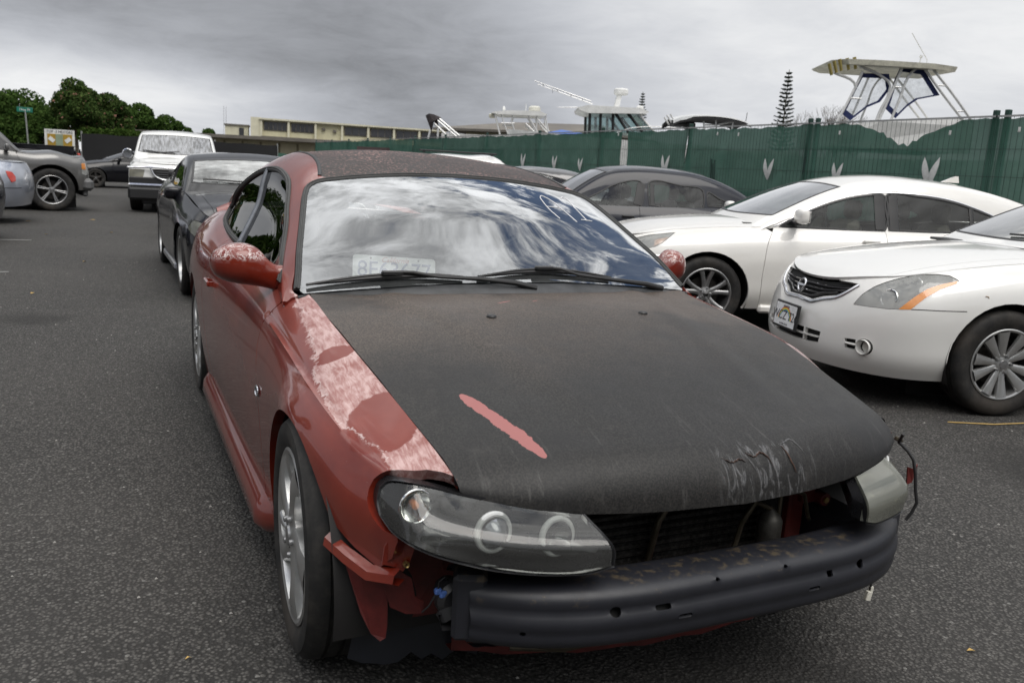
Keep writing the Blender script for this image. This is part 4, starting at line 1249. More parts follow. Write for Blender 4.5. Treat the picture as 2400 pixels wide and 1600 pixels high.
def binv(pts):
    pts = np.array(pts); u = (pts[:, 0]/.645+1)/2
    col = BM.T[70, :, 2]; vv = np.linspace(0, 1, BM.NV)
    dz = -.012*(np.abs(pts[:, 0])/.645)**3
    m_ = vv > .16
    return np.stack([u, np.interp(-(pts[:, 1]-dz), -col[m_], vv[m_])], 1)
for x, z, rx, rz, sq in ((.36, .402, .013, .011, 2), (.245, .400, .020, .0055, 5), (.19, .374, .018, .0055, 5), (.10, .440, .006, .004, 2), (.55, .352, .006, .006, 2)):
    for s_ in (-1, 1):
        if x == .245 and s_ == 1: rx, rz = .010, .007
        holes.append(binv(bh(s_*x, z, rx, rz, 16, sq)))
fullb = [(0, v) for v in np.linspace(0, 1, 30)]+[(u, 1) for u in np.linspace(0, 1, 60)[1:]]+[(1, v) for v in np.linspace(1, 0, 30)[1:]]+[(u, 0) for u in np.linspace(1, 0, 60)[1:-1]]
def beam_mat():
    mt, b = newmat('bumper_beam_paint'); co = objco(b)
    n = b.noise(co, 26, 6, .7); m_ = b.noise(co, 3.2, 3, .5); s_ = b.n('ShaderNodeSeparateXYZ', i={0: co})
    c = b.mix(b.noise(co, 7, 4), (.008, .0085, .012), (.018, .019, .025))
    zone = b.math('MULTIPLY', b.smooth(m_, .42, .6), b.smooth(s_.outputs[2], .40, .44))
    spots = b.math('MULTIPLY', b.smooth(n, .60, .66), zone)
    c = b.mix(b.math('MULTIPLY', spots, .35), c, (.16, .115, .065))
    top = b.smooth(s_.outputs[2], .448, .453)
    c = b.mix(b.math('MULTIPLY', b.math('MULTIPLY', top, .5), b.smooth(b.noise(co, 45, 4), .5, .7)), c, (.12, .09, .05))
    out(b, pbr(b, color=c, rough=b.math('ADD', .36, b.math('MULTIPLY', n, .25)), normal=bump(b, b.math('ADD', b.math('MULTIPLY', b.noise(co, 6, 3), 2.0), b.math('MULTIPLY', n, .12)), .22, .006)))
    return mt
M_BEAM = beam_mat()
panel('bumper_beam', BM, fullb, M_BEAM, coupe, holes=holes, step=.02, flange=.006, inset=.0)
shell('beam_inside', BM, M_GAP, coupe, off=-.022, nu=40, nv=20, v=(.1, .9), u=(.02, .98))
mb = MB()
for sx in (-1, 1):
    mb.box((sx*.625, -.575, .385), (.075, .10, .155), Matrix.Rotation(RAD(sx*22), 3, 'Z'), bev=.01)
    mb.box((sx*.50, -.42, .39), (.12, .50, .11), bev=.01)
mb.build_each('beam_bracket', M_BEAM, coupe)
V = []; F = []
for i in range(19):
    x = -.62+.44*i/18
    for j in range(5):
        t = j/4; V.append((x, -.66+.10*t+.012*math.sin(9*x+2*t), .312-.050*t*(1.0 if i < 12 else .5)-.014*math.sin(i*2.3)*(j == 4)-.008*math.sin(i*1.1+j)))
for i in range(18):
    for j in range(4): F.append((i*5+j, (i+1)*5+j, (i+1)*5+j+1, i*5+j+1))
mesh_obj('torn_undertray', V, F, simple('scuffed_liner', (.016, .018, .024), .42), coupe, True, 30)
# lower red valance sheet, seen under the beam
V = []; F = []
for i, x in enumerate(np.linspace(-.60, .63, 22)):
    a = abs(x)/.63; y = -.565+.16*a**2.2; dz = .004*math.sin(i*2.1)
    V += [(x, y+.10, .155), (x, y, .165+dz), (x, y-.006, .265+dz), (x, y+.03, .30), (x, y+.14, .30)]
for i in range(21):
    for j in range(4): F.append((i*5+j, i*5+j+1, (i+1)*5+j+1, (i+1)*5+j))
mesh_obj('lower_valance', V, F, M_REDUNDER, coupe, True, 30)
mb = MB(); mb.tube([(-.50, -.60, .27), (-.42, -.64, .265), (-.30, -.66, .285), (-.2, -.64, .29)], .012, 8); mb.tube([(-.52, -.58, .25), (-.40, -.62, .245), (-.28, -.64, .262)], .010, 8)
mb.build_each('power_steering_pipe', simple('tarnished_pipe', (.10, .085, .06), .4, .7, var=.4), coupe)
# ---- radiator pack
M_FIN = simple('radiator_fin_metal', (.060, .058, .055), .5, .8, var=.5, scale=90, bmp=.5)
tank = MB(); tank.box((0.02, -.455, .455), (.74, .03, .34)); rad = tank.build('radiator', M_GAP, coupe)
for i in range(15):
    z = .312+i*.0215
    mb = MB(); V = []; F = []
    n = 60
    for k in range(n+1):
        x = -.33+.62*k/n
        V += [(x, -.478+.003*(k % 2), z-.0085), (x, -.484-.002*(k % 2), z-.004), (x, -.484-.002*(k % 2), z+.004), (x, -.478+.003*(k % 2), z+.0085)]
    for k in range(n):
        for j in range(3): F.append((k*4+j, (k+1)*4+j, (k+1)*4+j+1, k*4+j+1))
    mb.add(V, F); mb.build('fin', M_FIN, rad, False)
mb = MB()
for x in (-.375, .395): mb.box((x, -.47, .47), (.055, .05, .36), bev=.006)
mb.box((0, -.46, .635), (1.15, .05, .045), bev=.006); mb.box((0, -.47, .300), (1.1, .06, .04), bev=.006)
mb.box((.60, -.44, .50), (.34, .03, .02)); mb.build_each('radiator_support', M_REDUNDER, coupe)
mb = MB(); mb.lathe([(.345, 0), (.345, .032), (.44, .034), (.455, .026), (.47, .010), (.48, 0)], 24, axis='z', c=(.262, -.535, 0)); mb.build('drier_bottle', simple('dusty_aluminium', (.10, .095, .085), .5, .7, var=.4), coupe)
mb = MB(); mb.tube([(.275, -.54, .60), (.282, -.545, .50), (.285, -.54, .40)], .006, 8); mb.tube([(.262, -.535, .47), (.20, -.54, .50), (.17, -.53, .44), (.16, -.52, .36)], .008, 8)
mb.tube([(.30, -.545, .512), (.338, -.55, .515), (.36, -.55, .505), (.385, -.55, .435), (.40, -.54, .425)], .0055, 8)
mb.tube([(-.05, -.50, .60), (-.045, -.505, .52), (-.08, -.505, .47), (-.10, -.50, .36)], .009, 8); mb.build_each('coolant_pipe', simple('tarnished_pipe', (.10, .085, .06), .4, .7, var=.4), coupe)
mb = MB(); mb.box((.415, -.50, .54), (.045, .03, .16), bev=.004); mb.lathe([(-.54, .0), (-.54, .018), (-.50, .02)], 16, axis='y', c=(.452, 0, .475)); mb.build_each('latch_bracket', M_REDUNDER, coupe)
mb = MB(); mb.lathe([(-.545, .0), (-.545, .009), (-.53, .010)], 6, axis='y', c=(.452, 0, .475)); mb.build('rusty_bolt', simple('brass_bolt', (.42, .30, .12), .35, .9), coupe)
# ---- torn metal at the lens-left corner
def sheet(name, pts, th, mat, n=(0, 1, 0), parent=coupe):
    k = len(pts); N = Vector(n)*th; V = [Vector(p) for p in pts]+[Vector(p)+N for p in pts]
    F = [tuple(range(k))[::-1], tuple(range(k, 2*k))]+[(i, (i+1) % k, k+(i+1) % k, k+i) for i in range(k)]
    return mesh_obj(name, V, F, mat, parent, False)
mb = MB()
st = [(-.893, -.335, .455), (-.868, -.42, .446), (-.838, -.50, .438), (-.800, -.575, .458)]
V = []; F = []
for p in st:
    p = Vector(p); V += [p+Vector((.018, .012, .018)), p+Vector((0, 0, .010)), p+Vector((-.004, -.002, -.008)), p+Vector((.012, .006, -.018)), p+Vector((.03, .02, -.012))]
for i in range(len(st)-1):
    for j in range(4): F.append((i*5+j, i*5+j+1, (i+1)*5+j+1, (i+1)*5+j))
mb.add(V, F); mb.build('bumper_mount_strip', M_RED, coupe, True, 25)
sheet('torn_wing_tab', [(-.792, -.548, .562), (-.772, -.572, .556), (-.751, -.566, .530), (-.757, -.560, .498), (-.762, -.556, .478), (-.774, -.552, .463), (-.790, -.548, .474), (-.815, -.535, .478), (-.812, -.54, .52)], .004, M_RED)
mb = MB(); mb.lathe([(-.566, .003), (-.568, .006), (-.562, .0075), (-.556, .006)], 14, axis='y', c=(-.770, 0, .484)); mb.build('screw_hole', simple('brass_bolt', (.42, .30, .12), .35, .9), coupe)
sheet('hanging_splash_sheet', [(-.868, -.40, .452), (-.840, -.44, .447), (-.790, -.47, .42), (-.782, -.475, .40), (-.780, -.475, .30), (-.782, -.47, .262), (-.794, -.468, .255), (-.812, -.455, .270), (-.832, -.44, .315)], .004, M_REDUNDER)
sheet('inner_bracket', [(-.772, -.48, .440), (-.731, -.49, .410), (-.722, -.49, .365), (-.700, -.49, .350), (-.703, -.49, .318), (-.74, -.485, .322), (-.776, -.48, .342), (-.79, -.475, .392)], .004, M_REDUNDER)
sheet('inner_apron', [(-.80, -.36, .56), (-.66, -.44, .50), (-.60, -.44, .48), (-.60, -.42, .27), (-.70, -.40, .26), (-.80, -.35, .30)], .004, M_REDUNDER)
# black liner behind, with torn plastic at the bottom
V = []; F = []
for i, t in enumerate(np.linspace(0, 1, 12)):
    for j, s_ in enumerate(np.linspace(0, 1, 8)):
        x = -.84+.32*t; y = -.34-.05*t-.02*math.sin(3*s_); z = .50-.34*s_+(-.01-.035*rng.random())*(j == 7)-.012*rng.random()*(j == 6)
        V.append((x+.012*rng.random(), y, z))
for i in range(11):
    for j in range(7): F.append((i*8+j, i*8+j+1, (i+1)*8+j+1, (i+1)*8+j))
mesh_obj('torn_wheel_liner', V, F, simple('scuffed_liner', (.016, .018, .024), .42, var=.5, scale=18, bmp=.6), coupe)
# horn
mb = MB(); mb.lathe([(-.56, .0), (-.56, .030), (-.548, .042), (-.530, .044), (-.520, .034), (-.49, .030), (-.49, 0)], 28, axis='y', c=(-.648, 0, .375))
mb.tube([(-.655, -.53, .352), (-.66, -.545, .345), (-.655, -.55, .335)], [.02, .03, .028], 10)
V = [(-.692, -.56, .350), (-.612, -.56, .345), (-.620, -.57, .308), (-.684, -.57, .316), (-.672, -.50, .345), (-.635, -.50, .343), (-.638, -.50, .325), (-.668, -.50, .328)]
mb.add(V, [(0, 1, 5, 4), (1, 2, 6, 5), (2, 3, 7, 6), (3, 0, 4, 7)]); mb.build('horn', simple('satin_black_horn', (.03, .03, .032), .35), coupe)
mb = MB(); mb.box((-.690, -.55, .402), (.016, .014, .014), bev=.003); mb.box((-.678, -.552, .394), (.018, .012, .016), bev=.003); mb.build('blue_connector', simple('blue_connector_plastic', (.10, .20, .55), .4), coupe)
mb = MB(); mb.tube([(-.690, -.55, .408), (-.688, -.55, .425), (-.675, -.55, .432), (-.665, -.54, .420)], .0022, 6); mb.tube([(-.696, -.55, .394), (-.71, -.55, .37), (-.722, -.54, .352)], .002, 6)
mb.tube([(-.655, -.56, .415), (-.62, -.57, .395), (-.60, -.58, .388)], .002, 6)
mb.build_each('loose_wire', M_BLACK, coupe)
# lens-right loom hanging down, white plug, red clip
mb = MB(); mb.tube([(.735, -.53, .640), (.79, -.475, .592), (.812, -.492, .568), (.820, -.510, .545), (.822, -.522, .505), (.822, -.53, .46), (.824, -.54, .42), (.815, -.535, .39), (.80, -.53, .365)], .0048, 8)
mb.tube([(.70, -.56, .30), (.692, -.553, .255), (.672, -.55, .20), (.668, -.55, .172)], .0032, 6); mb.build_each('hanging_loom', M_BLACK, coupe)
mb = MB(); mb.box((.664, -.55, .155), (.020, .012, .030), Matrix.Rotation(RAD(12), 3, 'Y'), bev=.002); mb.box((.672, -.55, .176), (.010, .010, .014)); mb.build('white_plug', simple('cream_plug_plastic', (.70, .68, .60), .4), coupe)
sheet('red_clip', [(.862, -.462, .502), (.880, -.468, .496), (.905, -.462, .506), (.902, -.46, .475), (.893, -.46, .448), (.872, -.46, .444)], .004, M_REDUNDER)
mb = MB(); mb.box((.793, -.47, .598), (.03, .012, .012), Matrix.Rotation(RAD(25), 3, 'Y'), bev=.002); mb.build('lamp_clip', simple('tarnished_pipe', (.10, .085, .06), .4, .7), coupe)
# ---- cracks in the bonnet edge: shallow torn lips
M_CRACK = simple('split_bonnet_edge', (.085, .085, .088), .5, var=.5, scale=60); M_CRK2 = simple('bare_fibre', (.07, .03, .016), .7, var=.5, scale=80)
def onhood(x, y, h=.0): return (x, y, float(hood_z(np.array([x]), np.array([y]))[0])+h)
mb = MB(); mb2 = MB()
cr = [[(-.045, -.672), (-.02, -.683), (.005, -.680), (.02, -.686)], [(.028, -.668), (.05, -.676), (.075, -.668), (.09, -.675), (.10, -.69)], [(.150, -.655), (.158, -.668), (.163, -.682), (.172, -.695)], [(.145, -.652), (.165, -.648), (.195, -.640), (.21, -.655), (.222, -.672)], [(-.04, -.675), (-.035, -.695)], [(.03, -.678), (.045, -.70)]]
for k, c in enumerate(cr):
    P = dens([(a, c_) for a, c_ in c], .004, smooth=True); pts = [onhood(a, c_+.001*math.sin(i*2.3), .0004) for i, (a, c_) in enumerate(P)]
    mb.tube(pts, [max(.0006, .0022*math.sin(pi*(i+.5)/len(pts))) for i in range(len(pts))], 5)
    if k in (0, 1, 2): mb2.tube([(p[0], p[1]-.002, p[2]+.0006) for p in pts], [max(.0004, .0019*math.sin(pi*(i+.5)/len(pts))) for i in range(len(pts))], 5)
mb.build_each('bonnet_crack', M_CRACK, coupe); mb2.build_each('bonnet_split', M_CRK2, coupe)
# washer jets
for sx in (-1, 1):
    x, y, z = onhood(sx*.275, .165)
    mb = MB(); mb.lathe([(z-.003, .016), (z+.002, .016), (z+.006, .013), (z+.0075, .006), (z+.008, 0)], 20, axis='z', c=(x, y, 0)); o = mb.build('washer_jet', M_BLACK, coupe)
# ---- wipers
def onws(x, y, h):
    uv = GR.inv([(abs(x), y)], (0, 1)); P, N = GR.ev(uv); P = P[0]+N[0]*h; return (math.copysign(P[0], x) if x else 0, P[1], P[2])
for A_, B_, C_, arm_ in (((-.742, .630), (-.455, .612), (-.205, .585), [(-.44, .612, .030), (-.385, .602, .030), (-.30, .580, .022), (-.15, .565, .018), (-.02, .545, .014), (.06, .535, .0)]),
                         ((-.150, .585), (.120, .610), (.405, .600), [(.130, .610, .030), (.18, .603, .032), (.255, .585, .022), (.40, .575, .020), (.55, .575, .018), (.645, .59, .0)])):
    pts = [onws(a, c, .012) for a, c in dens([A_, B_, C_], .03, smooth=True)]
    wp = empty('wiper'); wp.parent = coupe
    mb = MB(); mb.tube(pts, [.004+.006*math.sin(pi*i/(len(pts)-1)) for i in range(len(pts))], 6)
    up = [(p[0], p[1]-.004, p[2]+.010*math.sin(pi*i/(len(pts)-1))) for i, p in enumerate(pts)]
    mb.tube(up, .0045, 6); mb.box(onws(B_[0], B_[1], .028), (.075, .022, .014), bev=.004); mb.build('wiper_blade', M_BLACK, wp)
    mb = MB(); mb.tube([onws(a, c, h) for a, c, h in arm_], [.005, .0055, .006, .008, .010, .012], 8); mb.build('wiper_arm', M_BLACK, wp)
# ---- door mirrors
def mirror(sx):
    # sections along x from the arm to the tip: (x, y0, zc, half y, half z)
    S_ = [(.775, .845, .905, .030, .050), (.800, .850, .908, .034, .046), (.825, .860, .920, .050, .050), (.855, .868, .940, .066, .064), (.890, .875, .952, .076, .071), (.930, .882, .956, .080, .070), (.965, .888, .956, .074, .062), (.990, .893, .955, .060, .049), (1.008, .897, .955, .038, .030), (1.016, .90, .955, .010, .008)]
    xs = [s[0] for s in S_]; A = hermite(xs, np.array(S_), np.linspace(xs[0], xs[-1], 40))
    V = []; F = []; n = 28
    for r_ in A:
        for k in range(n):
            t = 2*pi*k/n; ct, st_ = cos(t), sin(t)
            yy_ = r_[1]+r_[3]*math.copysign(abs(ct)**.8, ct)*(1 if ct < 0 else .7); zz = r_[2]+r_[4]*math.copysign(abs(st_)**.85, st_)
            V.append((sx*r_[0], yy_, zz))
    for i in range(39):
        for k in range(n): F.append((i*n+k, i*n+(k+1) % n, (i+1)*n+(k+1) % n, (i+1)*n+k))
    F.append(tuple(39*n+k for k in range(n)))
    mr = mesh_obj('door_mirror', V, F, M_RED, coupe)
    # sail panel
    sail = [(.82, .875), (.80, .905), (.865, .952), (.93, .99), (.965, .965), (.985, .93), (1.0, .905), (.95, .895)]
    uv = GR.inv(dens(sail, .01, closed=True), (1, 2), vr=(.45, 1))
    panel('sail_panel', GR, uv, M_RED, mr, step=.03, off=.008, flange=.012, inset=0, sx=sx)
    if sx > 0:
        for v_ in mr.data.vertices: v_.co.x = .775+(v_.co.x-.775)*.74
    mb = MB(); mb.box((sx*(.93 if sx < 0 else .88), .935, .955), (.13 if sx < 0 else .09, .01, .085), bev=.02); mb.build('mirror_glass', simple('mirror_silver', (.8, .8, .8), .02, 1), mr)
mirror(-1); mirror(1)
# ---- wing badge (oval, chromed rim)
P, N = FL.ev(FL.inv([(.585, .575)], (1, 2)), -1); p = Vector(P[0]); nn = Vector(N[0])
mb = MB(); n = 24
V = [p+nn*.004+Vector((0, .030*cos(2*pi*i/n), .017*sin(2*pi*i/n)-.004*cos(2*pi*i/n))) for i in range(n)]
mb.tube(V, .003, 6, closed=True); bd = mb.build('wing_badge', M_CHROME, coupe)
mb = MB(); mb.add([v for v in V], [tuple(range(n))]); mb.build('badge_face', simple('badge_blue_grey', (.10, .12, .16), .3, .5), bd)
def text(s, size, loc, rot, mat, parent, name='lettering', ext=.0006, font_shear=0, align='CENTER', sx=1):
    cu = bpy.data.curves.new(name, 'FONT'); cu.body = s; cu.size = size; cu.extrude = ext; cu.align_x = align; cu.align_y = 'CENTER'; cu.shear = font_shear
    cu.materials.append(mat); o = bpy.data.objects.new(name, cu); link(o, parent)
    me_ = bpy.data.meshes.new_from_object(o.evaluated_get(bpy.context.evaluated_depsgraph_get())); bpy.data.objects.remove(o); me_.name = name
    if not me_.materials: me_.materials.append(mat)
    o = bpy.data.objects.new(name, me_); link(o, parent)
    if isinstance(rot, Matrix): o.matrix_local = Matrix.Translation(loc) @ rot.to_4x4() @ Matrix.Diagonal((sx, 1, 1, 1))
    else: o.location = loc; o.rotation_euler = rot; o.scale = (sx, 1, 1)
    return o
# ---- chalk writing "A1" on the screen
M_CHALK = simple('white_marker', (.85, .85, .87), .6)
def chalk(paths, name='chalk_writing'):
    mb = MB()
    for p in paths:
        q = dens(p, .012, smooth=len(p) > 2); mb.tube([onws(a, c, .0014) for a, c in q], .0020, 5)
    return mb.build(name, M_CHALK, coupe)
chalk([[(.369, .962), (.350, 1.02), (.346, 1.083), (.350, 1.118), (.366, 1.136), (.385, 1.120), (.416, 1.048), (.447, .955)],
       [(.343, 1.044), (.38, 1.048), (.416, 1.048)], [(.463, 1.135), (.470, 1.153), (.484, 1.150), (.498, 1.07), (.508, .978)], [(.480, .979), (.535, .982)]])
# ---- plate lying on the dash
def plate_m(pts3, label, cat, th=.002):
    pass
lp = empty('licence_plate', (-.395, .775, .918), 0, 'white plate 8E63677 standing on the coupe dashboard behind the screen', 'licence plate')
lp.rotation_euler = (RAD(90-14), RAD(0), RAD(-4.5))
lp.rotation_euler = (RAD(76), RAD(3.0), RAD(-4))
mb = MB(); r = .012; w2, h2 = .1525, .076; o_ = []
for cx, cy, a0 in ((w2-r, h2-r, 0), (-w2+r, h2-r, 90), (-w2+r, -h2+r, 180), (w2-r, -h2+r, 270)):
    for k in range(5): a = RAD(a0+22.5*k); o_.append((cx+r*cos(a), cy+r*sin(a)))
mb.prism(o_, -.001, .001); mb.build('plate_sheet', simple('reflective_white', (.85, .86, .87), .35), lp)
M_PBLUE = simple('plate_blue', (.22, .26, .42), .4); M_PRED = simple('plate_red', (.55, .18, .16), .4)
text('8E63677', .080, (0, .024, .0016), (0, 0, 0), M_PBLUE, lp, 'plate_number', sx=.98)
text('California', .026, (0, .062, .0016), (0, 0, 0), M_PRED, lp, 'state_name', font_shear=.4)
mb = MB()
for x in (-.088, .088): mb.disc((x, .066, .0013), .004, 12, 'z')
mb.build('screw_hole', M_BLACK, lp)
# ================================================================== generic car builder (car frame: front = -y, front axle y=0)
def superq(s, n): return (1-np.clip(s, 0, 1)**n)**(1/n)
class Body:
    def __init__(B, S):
        B.S = S
        sh, shx, wm, sill = crv(S['sh']), crv(S['shx']), crv(S['wm']), crv(S['sill'])
        B.sh, B.shx = sh, shx
        g = crv(S.get('g', [(0, 0), (.10, .45), (.22, .78), (.40, 1), (.62, 1.0), (.85, .9), (1, .55)]))
        fz = crv([(0, 0), (.12, .10), (.3, .27), (.6, .6), (1, 1)])
        yF, yR = crv(S['yF']), crv(S['yR']); n = S.get('n', 2.6); yc, yd = S.get('yc', -.38), S.get('yd', S['wb']+.38)
        ep = S.get('end', (0.9, .9))
        def xw(y, v): return shx(y)+(wm(y)-shx(y))*g(v)
        def fn(U, V):
            a, c = .26, .82
            X = np.zeros_like(U); Y = np.zeros_like(U)
            t = np.clip(U/a, 0, 1)*pi/2
            Xc = xw(np.full_like(V, yc), V); y0 = yF(V)
            # nose: blend of flat face and corner
            xs = Xc*np.sin(t)**(ep[0]); ynose = y0+(yc-y0)*(1-superq(xs/Xc, n))
            tt = np.clip((U-a)/(c-a), 0, 1); ys_ = yc+(yd-yc)*tt
            t2 = np.clip((1-U)/(1-c), 0, 1)*pi/2
            Xd = xw(np.full_like(V, yd), V); y1 = yR(V)
            xt = Xd*np.sin(t2)**(ep[1]); ytail = y1+(yd-y1)*(1-superq(xt/Xd, n+.6))
            Y = np.where(U < a, ynose, np.where(U > c, ytail, ys_))
            X = np.where(U < a, xs, np.where(U > c, xt, xw(ys_, V)))
            Z = sh(Y)+(sill(Y)-sh(Y))*fz(V)
            return np.stack([X, Y, Z], -1)
        B.side = Net(None, fn=fn, NU=420, NV=110, blur=1.5).orient((1, 0, 0))
        c_, yF0, yR0 = S['crown'], float(yF(0)), float(yR(0))
        cr = crv(c_)
        Xc0 = float(xw(yc, 0)); Xd0 = float(xw(yd, 0)); pw = S.get('pw', 2.4)
        B.cowl = S['cowl']; B.deck = S['deck']
        def top(y0, yend, Xe, arcy, arcend):
            def f(U, V):
                yl = y0+(arcy-y0)*(1-superq(V, n if arcy < 1 else n+.6))
                ye = yend+S.get('cowlarc', .10)*V**2*(1 if arcy < 1 else 0)
                y = yl+(ye-yl)*U
                x0 = Xe+(shx(y)-Xe)*np.clip((y-arcy)/(yend-arcy), 0, 1)
                z = sh(y)+cr(y)*(1-V**pw)
                return np.stack([V*x0, y, z], -1)
            return Net(None, fn=f, NU=90, NV=60, blur=1, sym=True).orient((0, 0, 1))
        B.hood = top(yF0, B.cowl, Xc0, yc, 0)
        B.boot = top(yR0, B.deck, Xd0, yd, 0) if B.deck else None
        # greenhouse
        G = S.get('gh')
        if G:
            zc, dr = crv(G['zc']), crv(G['drop']); y0, y1 = G['zc'][0][0], G['zc'][-1][0]
            k = G.get('k', .42); st = np.linspace(y0, y1, 34); P = []
            tp = crv(G.get('taper', [(y0, 0), (y1, 0)]))
            for y in st:
                zb = float(sh(y)); xb = float(shx(y))-.004-float(tp(y)); c = float(zc(y)); ze = max(c-float(dr(y)), zb-.06); zd = ze-.042
                xd = xb-k*max(zd-zb, -.1); xe = xd-.036
                crn = c-ze
                P.append([(0, y, c), (xe*.33, y, c-crn*.10), (xe*.66, y, c-crn*.42), (xe*.88, y, c-crn*.76), (xe, y, ze), (xd, y, zd), ((xd+xb)/2+.006, y, (zd+zb)/2), (xb, y, zb-.004)])
            B.gh = Net(np.array(P), us=st, vs=[0, .14, .28, .37, .43, .50, .75, 1.0], NU=240, NV=110, blur=2, sym=True).orient((0, 0, 1))
def uedge(S, pts, ax=(1, 2), step=.03, smooth=True, closed=False, **k): return [tuple(p) for p in S.inv(dens(pts, step, smooth=smooth, closed=closed), ax, **k)]
def build_body(root, S, B, mats, lod=.06, doors=True):
    """painted panels from a spec: nose, wings, doors, quarter, tail, bonnet, boot, roof, glass"""
    side, hood = B.side, B.hood; wb = S['wb']; R = S['archr']; hz_ = S['archz']; M = mats['paint']
    nosecuts = S.get('nosecuts', [])          # list of 3D outlines removed from the nose / wing
    cuts = [inv3(side, dens(c, .02, closed=True, smooth=False), (0, .5)) for c in nosecuts]
    def zline(y, f): return float(B.sh(y))*(1-f)
    ybump = S.get('ybump', -.42)
    sill = crv(S['sill'])
    yA0, yA1 = -R, R
    def arcuv(c, a0, a1): return uedge(side, arc(c, hz_, R*.96, a0, a1, 22, ry=R), step=.02, smooth=False, ur=(.02, .98))
    Y = lambda y, v: (float(np.interp(y, side.T[40:-40, 55, 1], np.linspace(0, 1, side.NU)[40:-40])), v)
    zs = float(sill(0)); a_low = math.degrees(math.asin(max(-1, min(1, (zs-hz_)/(R*.96)))))
    ylow = R*cos(RAD(a_low))
    nose = [(0, 0.0)]+[(u, 0.0) for u in np.linspace(0, 1, 60)[1:] if side.ev([(u, 0)])[0][0][1] < S.get('wingtop', .62)]
    uW = nose[-1][0]; yW = S.get('wingtop', .62); yDoor = S['doorf']
    # wing + bumper in one outline, seam drawn as a ribbon: keeps the nose clean
    f_ = nose+uedge(side, [(yW, float(B.sh(yW))), ((yW+yDoor)/2-.02, float(B.sh(yW))*.86), (yDoor, .62), (yDoor, float(sill(yDoor))+.005)], step=.04)[1:]
    f_ += uedge(side, [(yDoor, float(sill(yDoor))+.002), (ylow, float(sill(ylow))+.002)], smooth=False)[1:]
    f_ += arcuv(0, a_low, 180-a_low)[1:]
    uu = arcuv(0, a_low, 180-a_low)[-1][0]
    f_ += [(u, .995) for u in np.linspace(uu, 0, 40)]
    inside = [c for c in cuts]
    body = panel('front_end', side, f_, M, root, holes=inside, step=lod, flange=.025, inset=.002, mirror=True)
    rest = []
    d2 = S.get('doorm'); dr_ = S['doorr']
    top = lambda a, c: [Y(y, 0.0) for y in np.linspace(a, c, 24)]
    for sx in ((1, -1) if lod < .12 else (1,)):
        def doorp(ya, yb, slant, nm, first):
            fr = [(yb, float(B.sh(yb))), (yb+slant*.6, .62), (yb+slant, .42), (yb+slant*.4, float(sill(yb))+.005)] if slant else [(yb, float(B.sh(yb))), (yb, float(sill(yb))+.005)]
            if first: lf = [(yDoor, float(sill(yDoor))+.005), (yDoor, .62), ((yW+yDoor)/2-.02, float(B.sh(yW))*.86), (yW, float(B.sh(yW)))]
            else: lf = [(ya, float(sill(ya))+.005), (ya, float(B.sh(ya)))]
            t0 = yW if first else ya
            o_ = top(t0, yb)+uedge(side, fr, step=.04)[1:]+uedge(side, lf, step=.04)
            dd = panel(nm, side, o_, M, root, step=lod, flange=.02, inset=.0025, sx=sx)
            if S.get('handlez'):
                hy = yb-.16; P, N = side.ev(uedge(side, [(hy, S['handlez']), (hy, S['handlez']-.001)], smooth=False)[:1], sx); p = Vector(P[0]); nn = Vector(N[0])
                mb = MB(); mb.box(p+nn*.022, (.016, .16, .026), bev=.007); mb.box(p+nn*.008+Vector((0, .065, 0)), (.02, .03, .026), bev=.005); mb.box(p+nn*.008-Vector((0, .065, 0)), (.02, .03, .026), bev=.005); mb.build('door_handle', mats.get('handle', M), dd)
            return dd
        if d2:
            doorp(yDoor, d2, 0, 'front_door', True)
            ar = [(dr_, float(B.sh(dr_)))]
            # rear door is cut by the arch
            lower = arc(wb, hz_, R*.96+.05, 168, 180-a_low, 6, ry=R+.05)
            o_ = top(d2, dr_)+uedge(side, [(dr_, float(B.sh(dr_))), (dr_+.03, .72), lower[0]], step=.04)[1:]+uedge(side, lower, step=.04, smooth=False)+uedge(side, [(d2, float(sill(d2))+.005), (d2, float(B.sh(d2)))], smooth=False)
            dd = panel('rear_door', side, o_, M, root, step=lod, flange=.02, inset=.0025, sx=sx)
            if S.get('handlez'):
                hy = dr_-.02-.16; P, N = side.ev(uedge(side, [(hy, S['handlez']+.02), (hy, S['handlez'])], smooth=False)[:1], sx); p = Vector(P[0]); nn = Vector(N[0])
                mb = MB(); mb.box(p+nn*.022, (.016, .16, .026), bev=.007); mb.box(p+nn*.008, (.02, .15, .02), bev=.004); mb.build('door_handle', mats.get('handle', M), dd)
        else:
            doorp(yDoor, dr_, .06, 'door', True)
    # tail end
    a_l2 = a_low
    lft = uedge(side, [(dr_, float(B.sh(dr_))), (dr_+.03, .72)], step=.04) if d2 else uedge(side, [(dr_, float(B.sh(dr_))), (dr_+.036, .62), (dr_+.06, .42), (dr_+.024, float(sill(dr_))+.005)], step=.04)
    if d2: lft += uedge(side, arc(wb, hz_, R*.96+.05, 168, 180-a_l2, 6, ry=R+.05), step=.04, smooth=False)
    t_ = lft+[p for p in arcuv(wb, 180-a_l2, a_l2)]
    u_last = t_[-1][0]
    t_ += [(u, .995) for u in np.linspace(u_last, 1, 30)]+[(1, v) for v in np.linspace(.9, 0, 10)]+[(u, 0.0) for u in np.linspace(1, lft[0][0], 50)[1:-1]]
    tcuts = [inv3(side, dens(c, .02, closed=True), (.5, 1)) for c in S.get('tailcuts', [])]
    # mirror needs x==0 at u==1: reflect by building both halves
    for sx in (1, -1): panel('rear_end', side, t_, M, root, holes=tcuts, step=lod, flange=.02, inset=.0015, sx=sx)
    vh = S.get('vhood', .86)
    # bonnet and wing tops
    hr = S.get('hoodgap', 0.0)
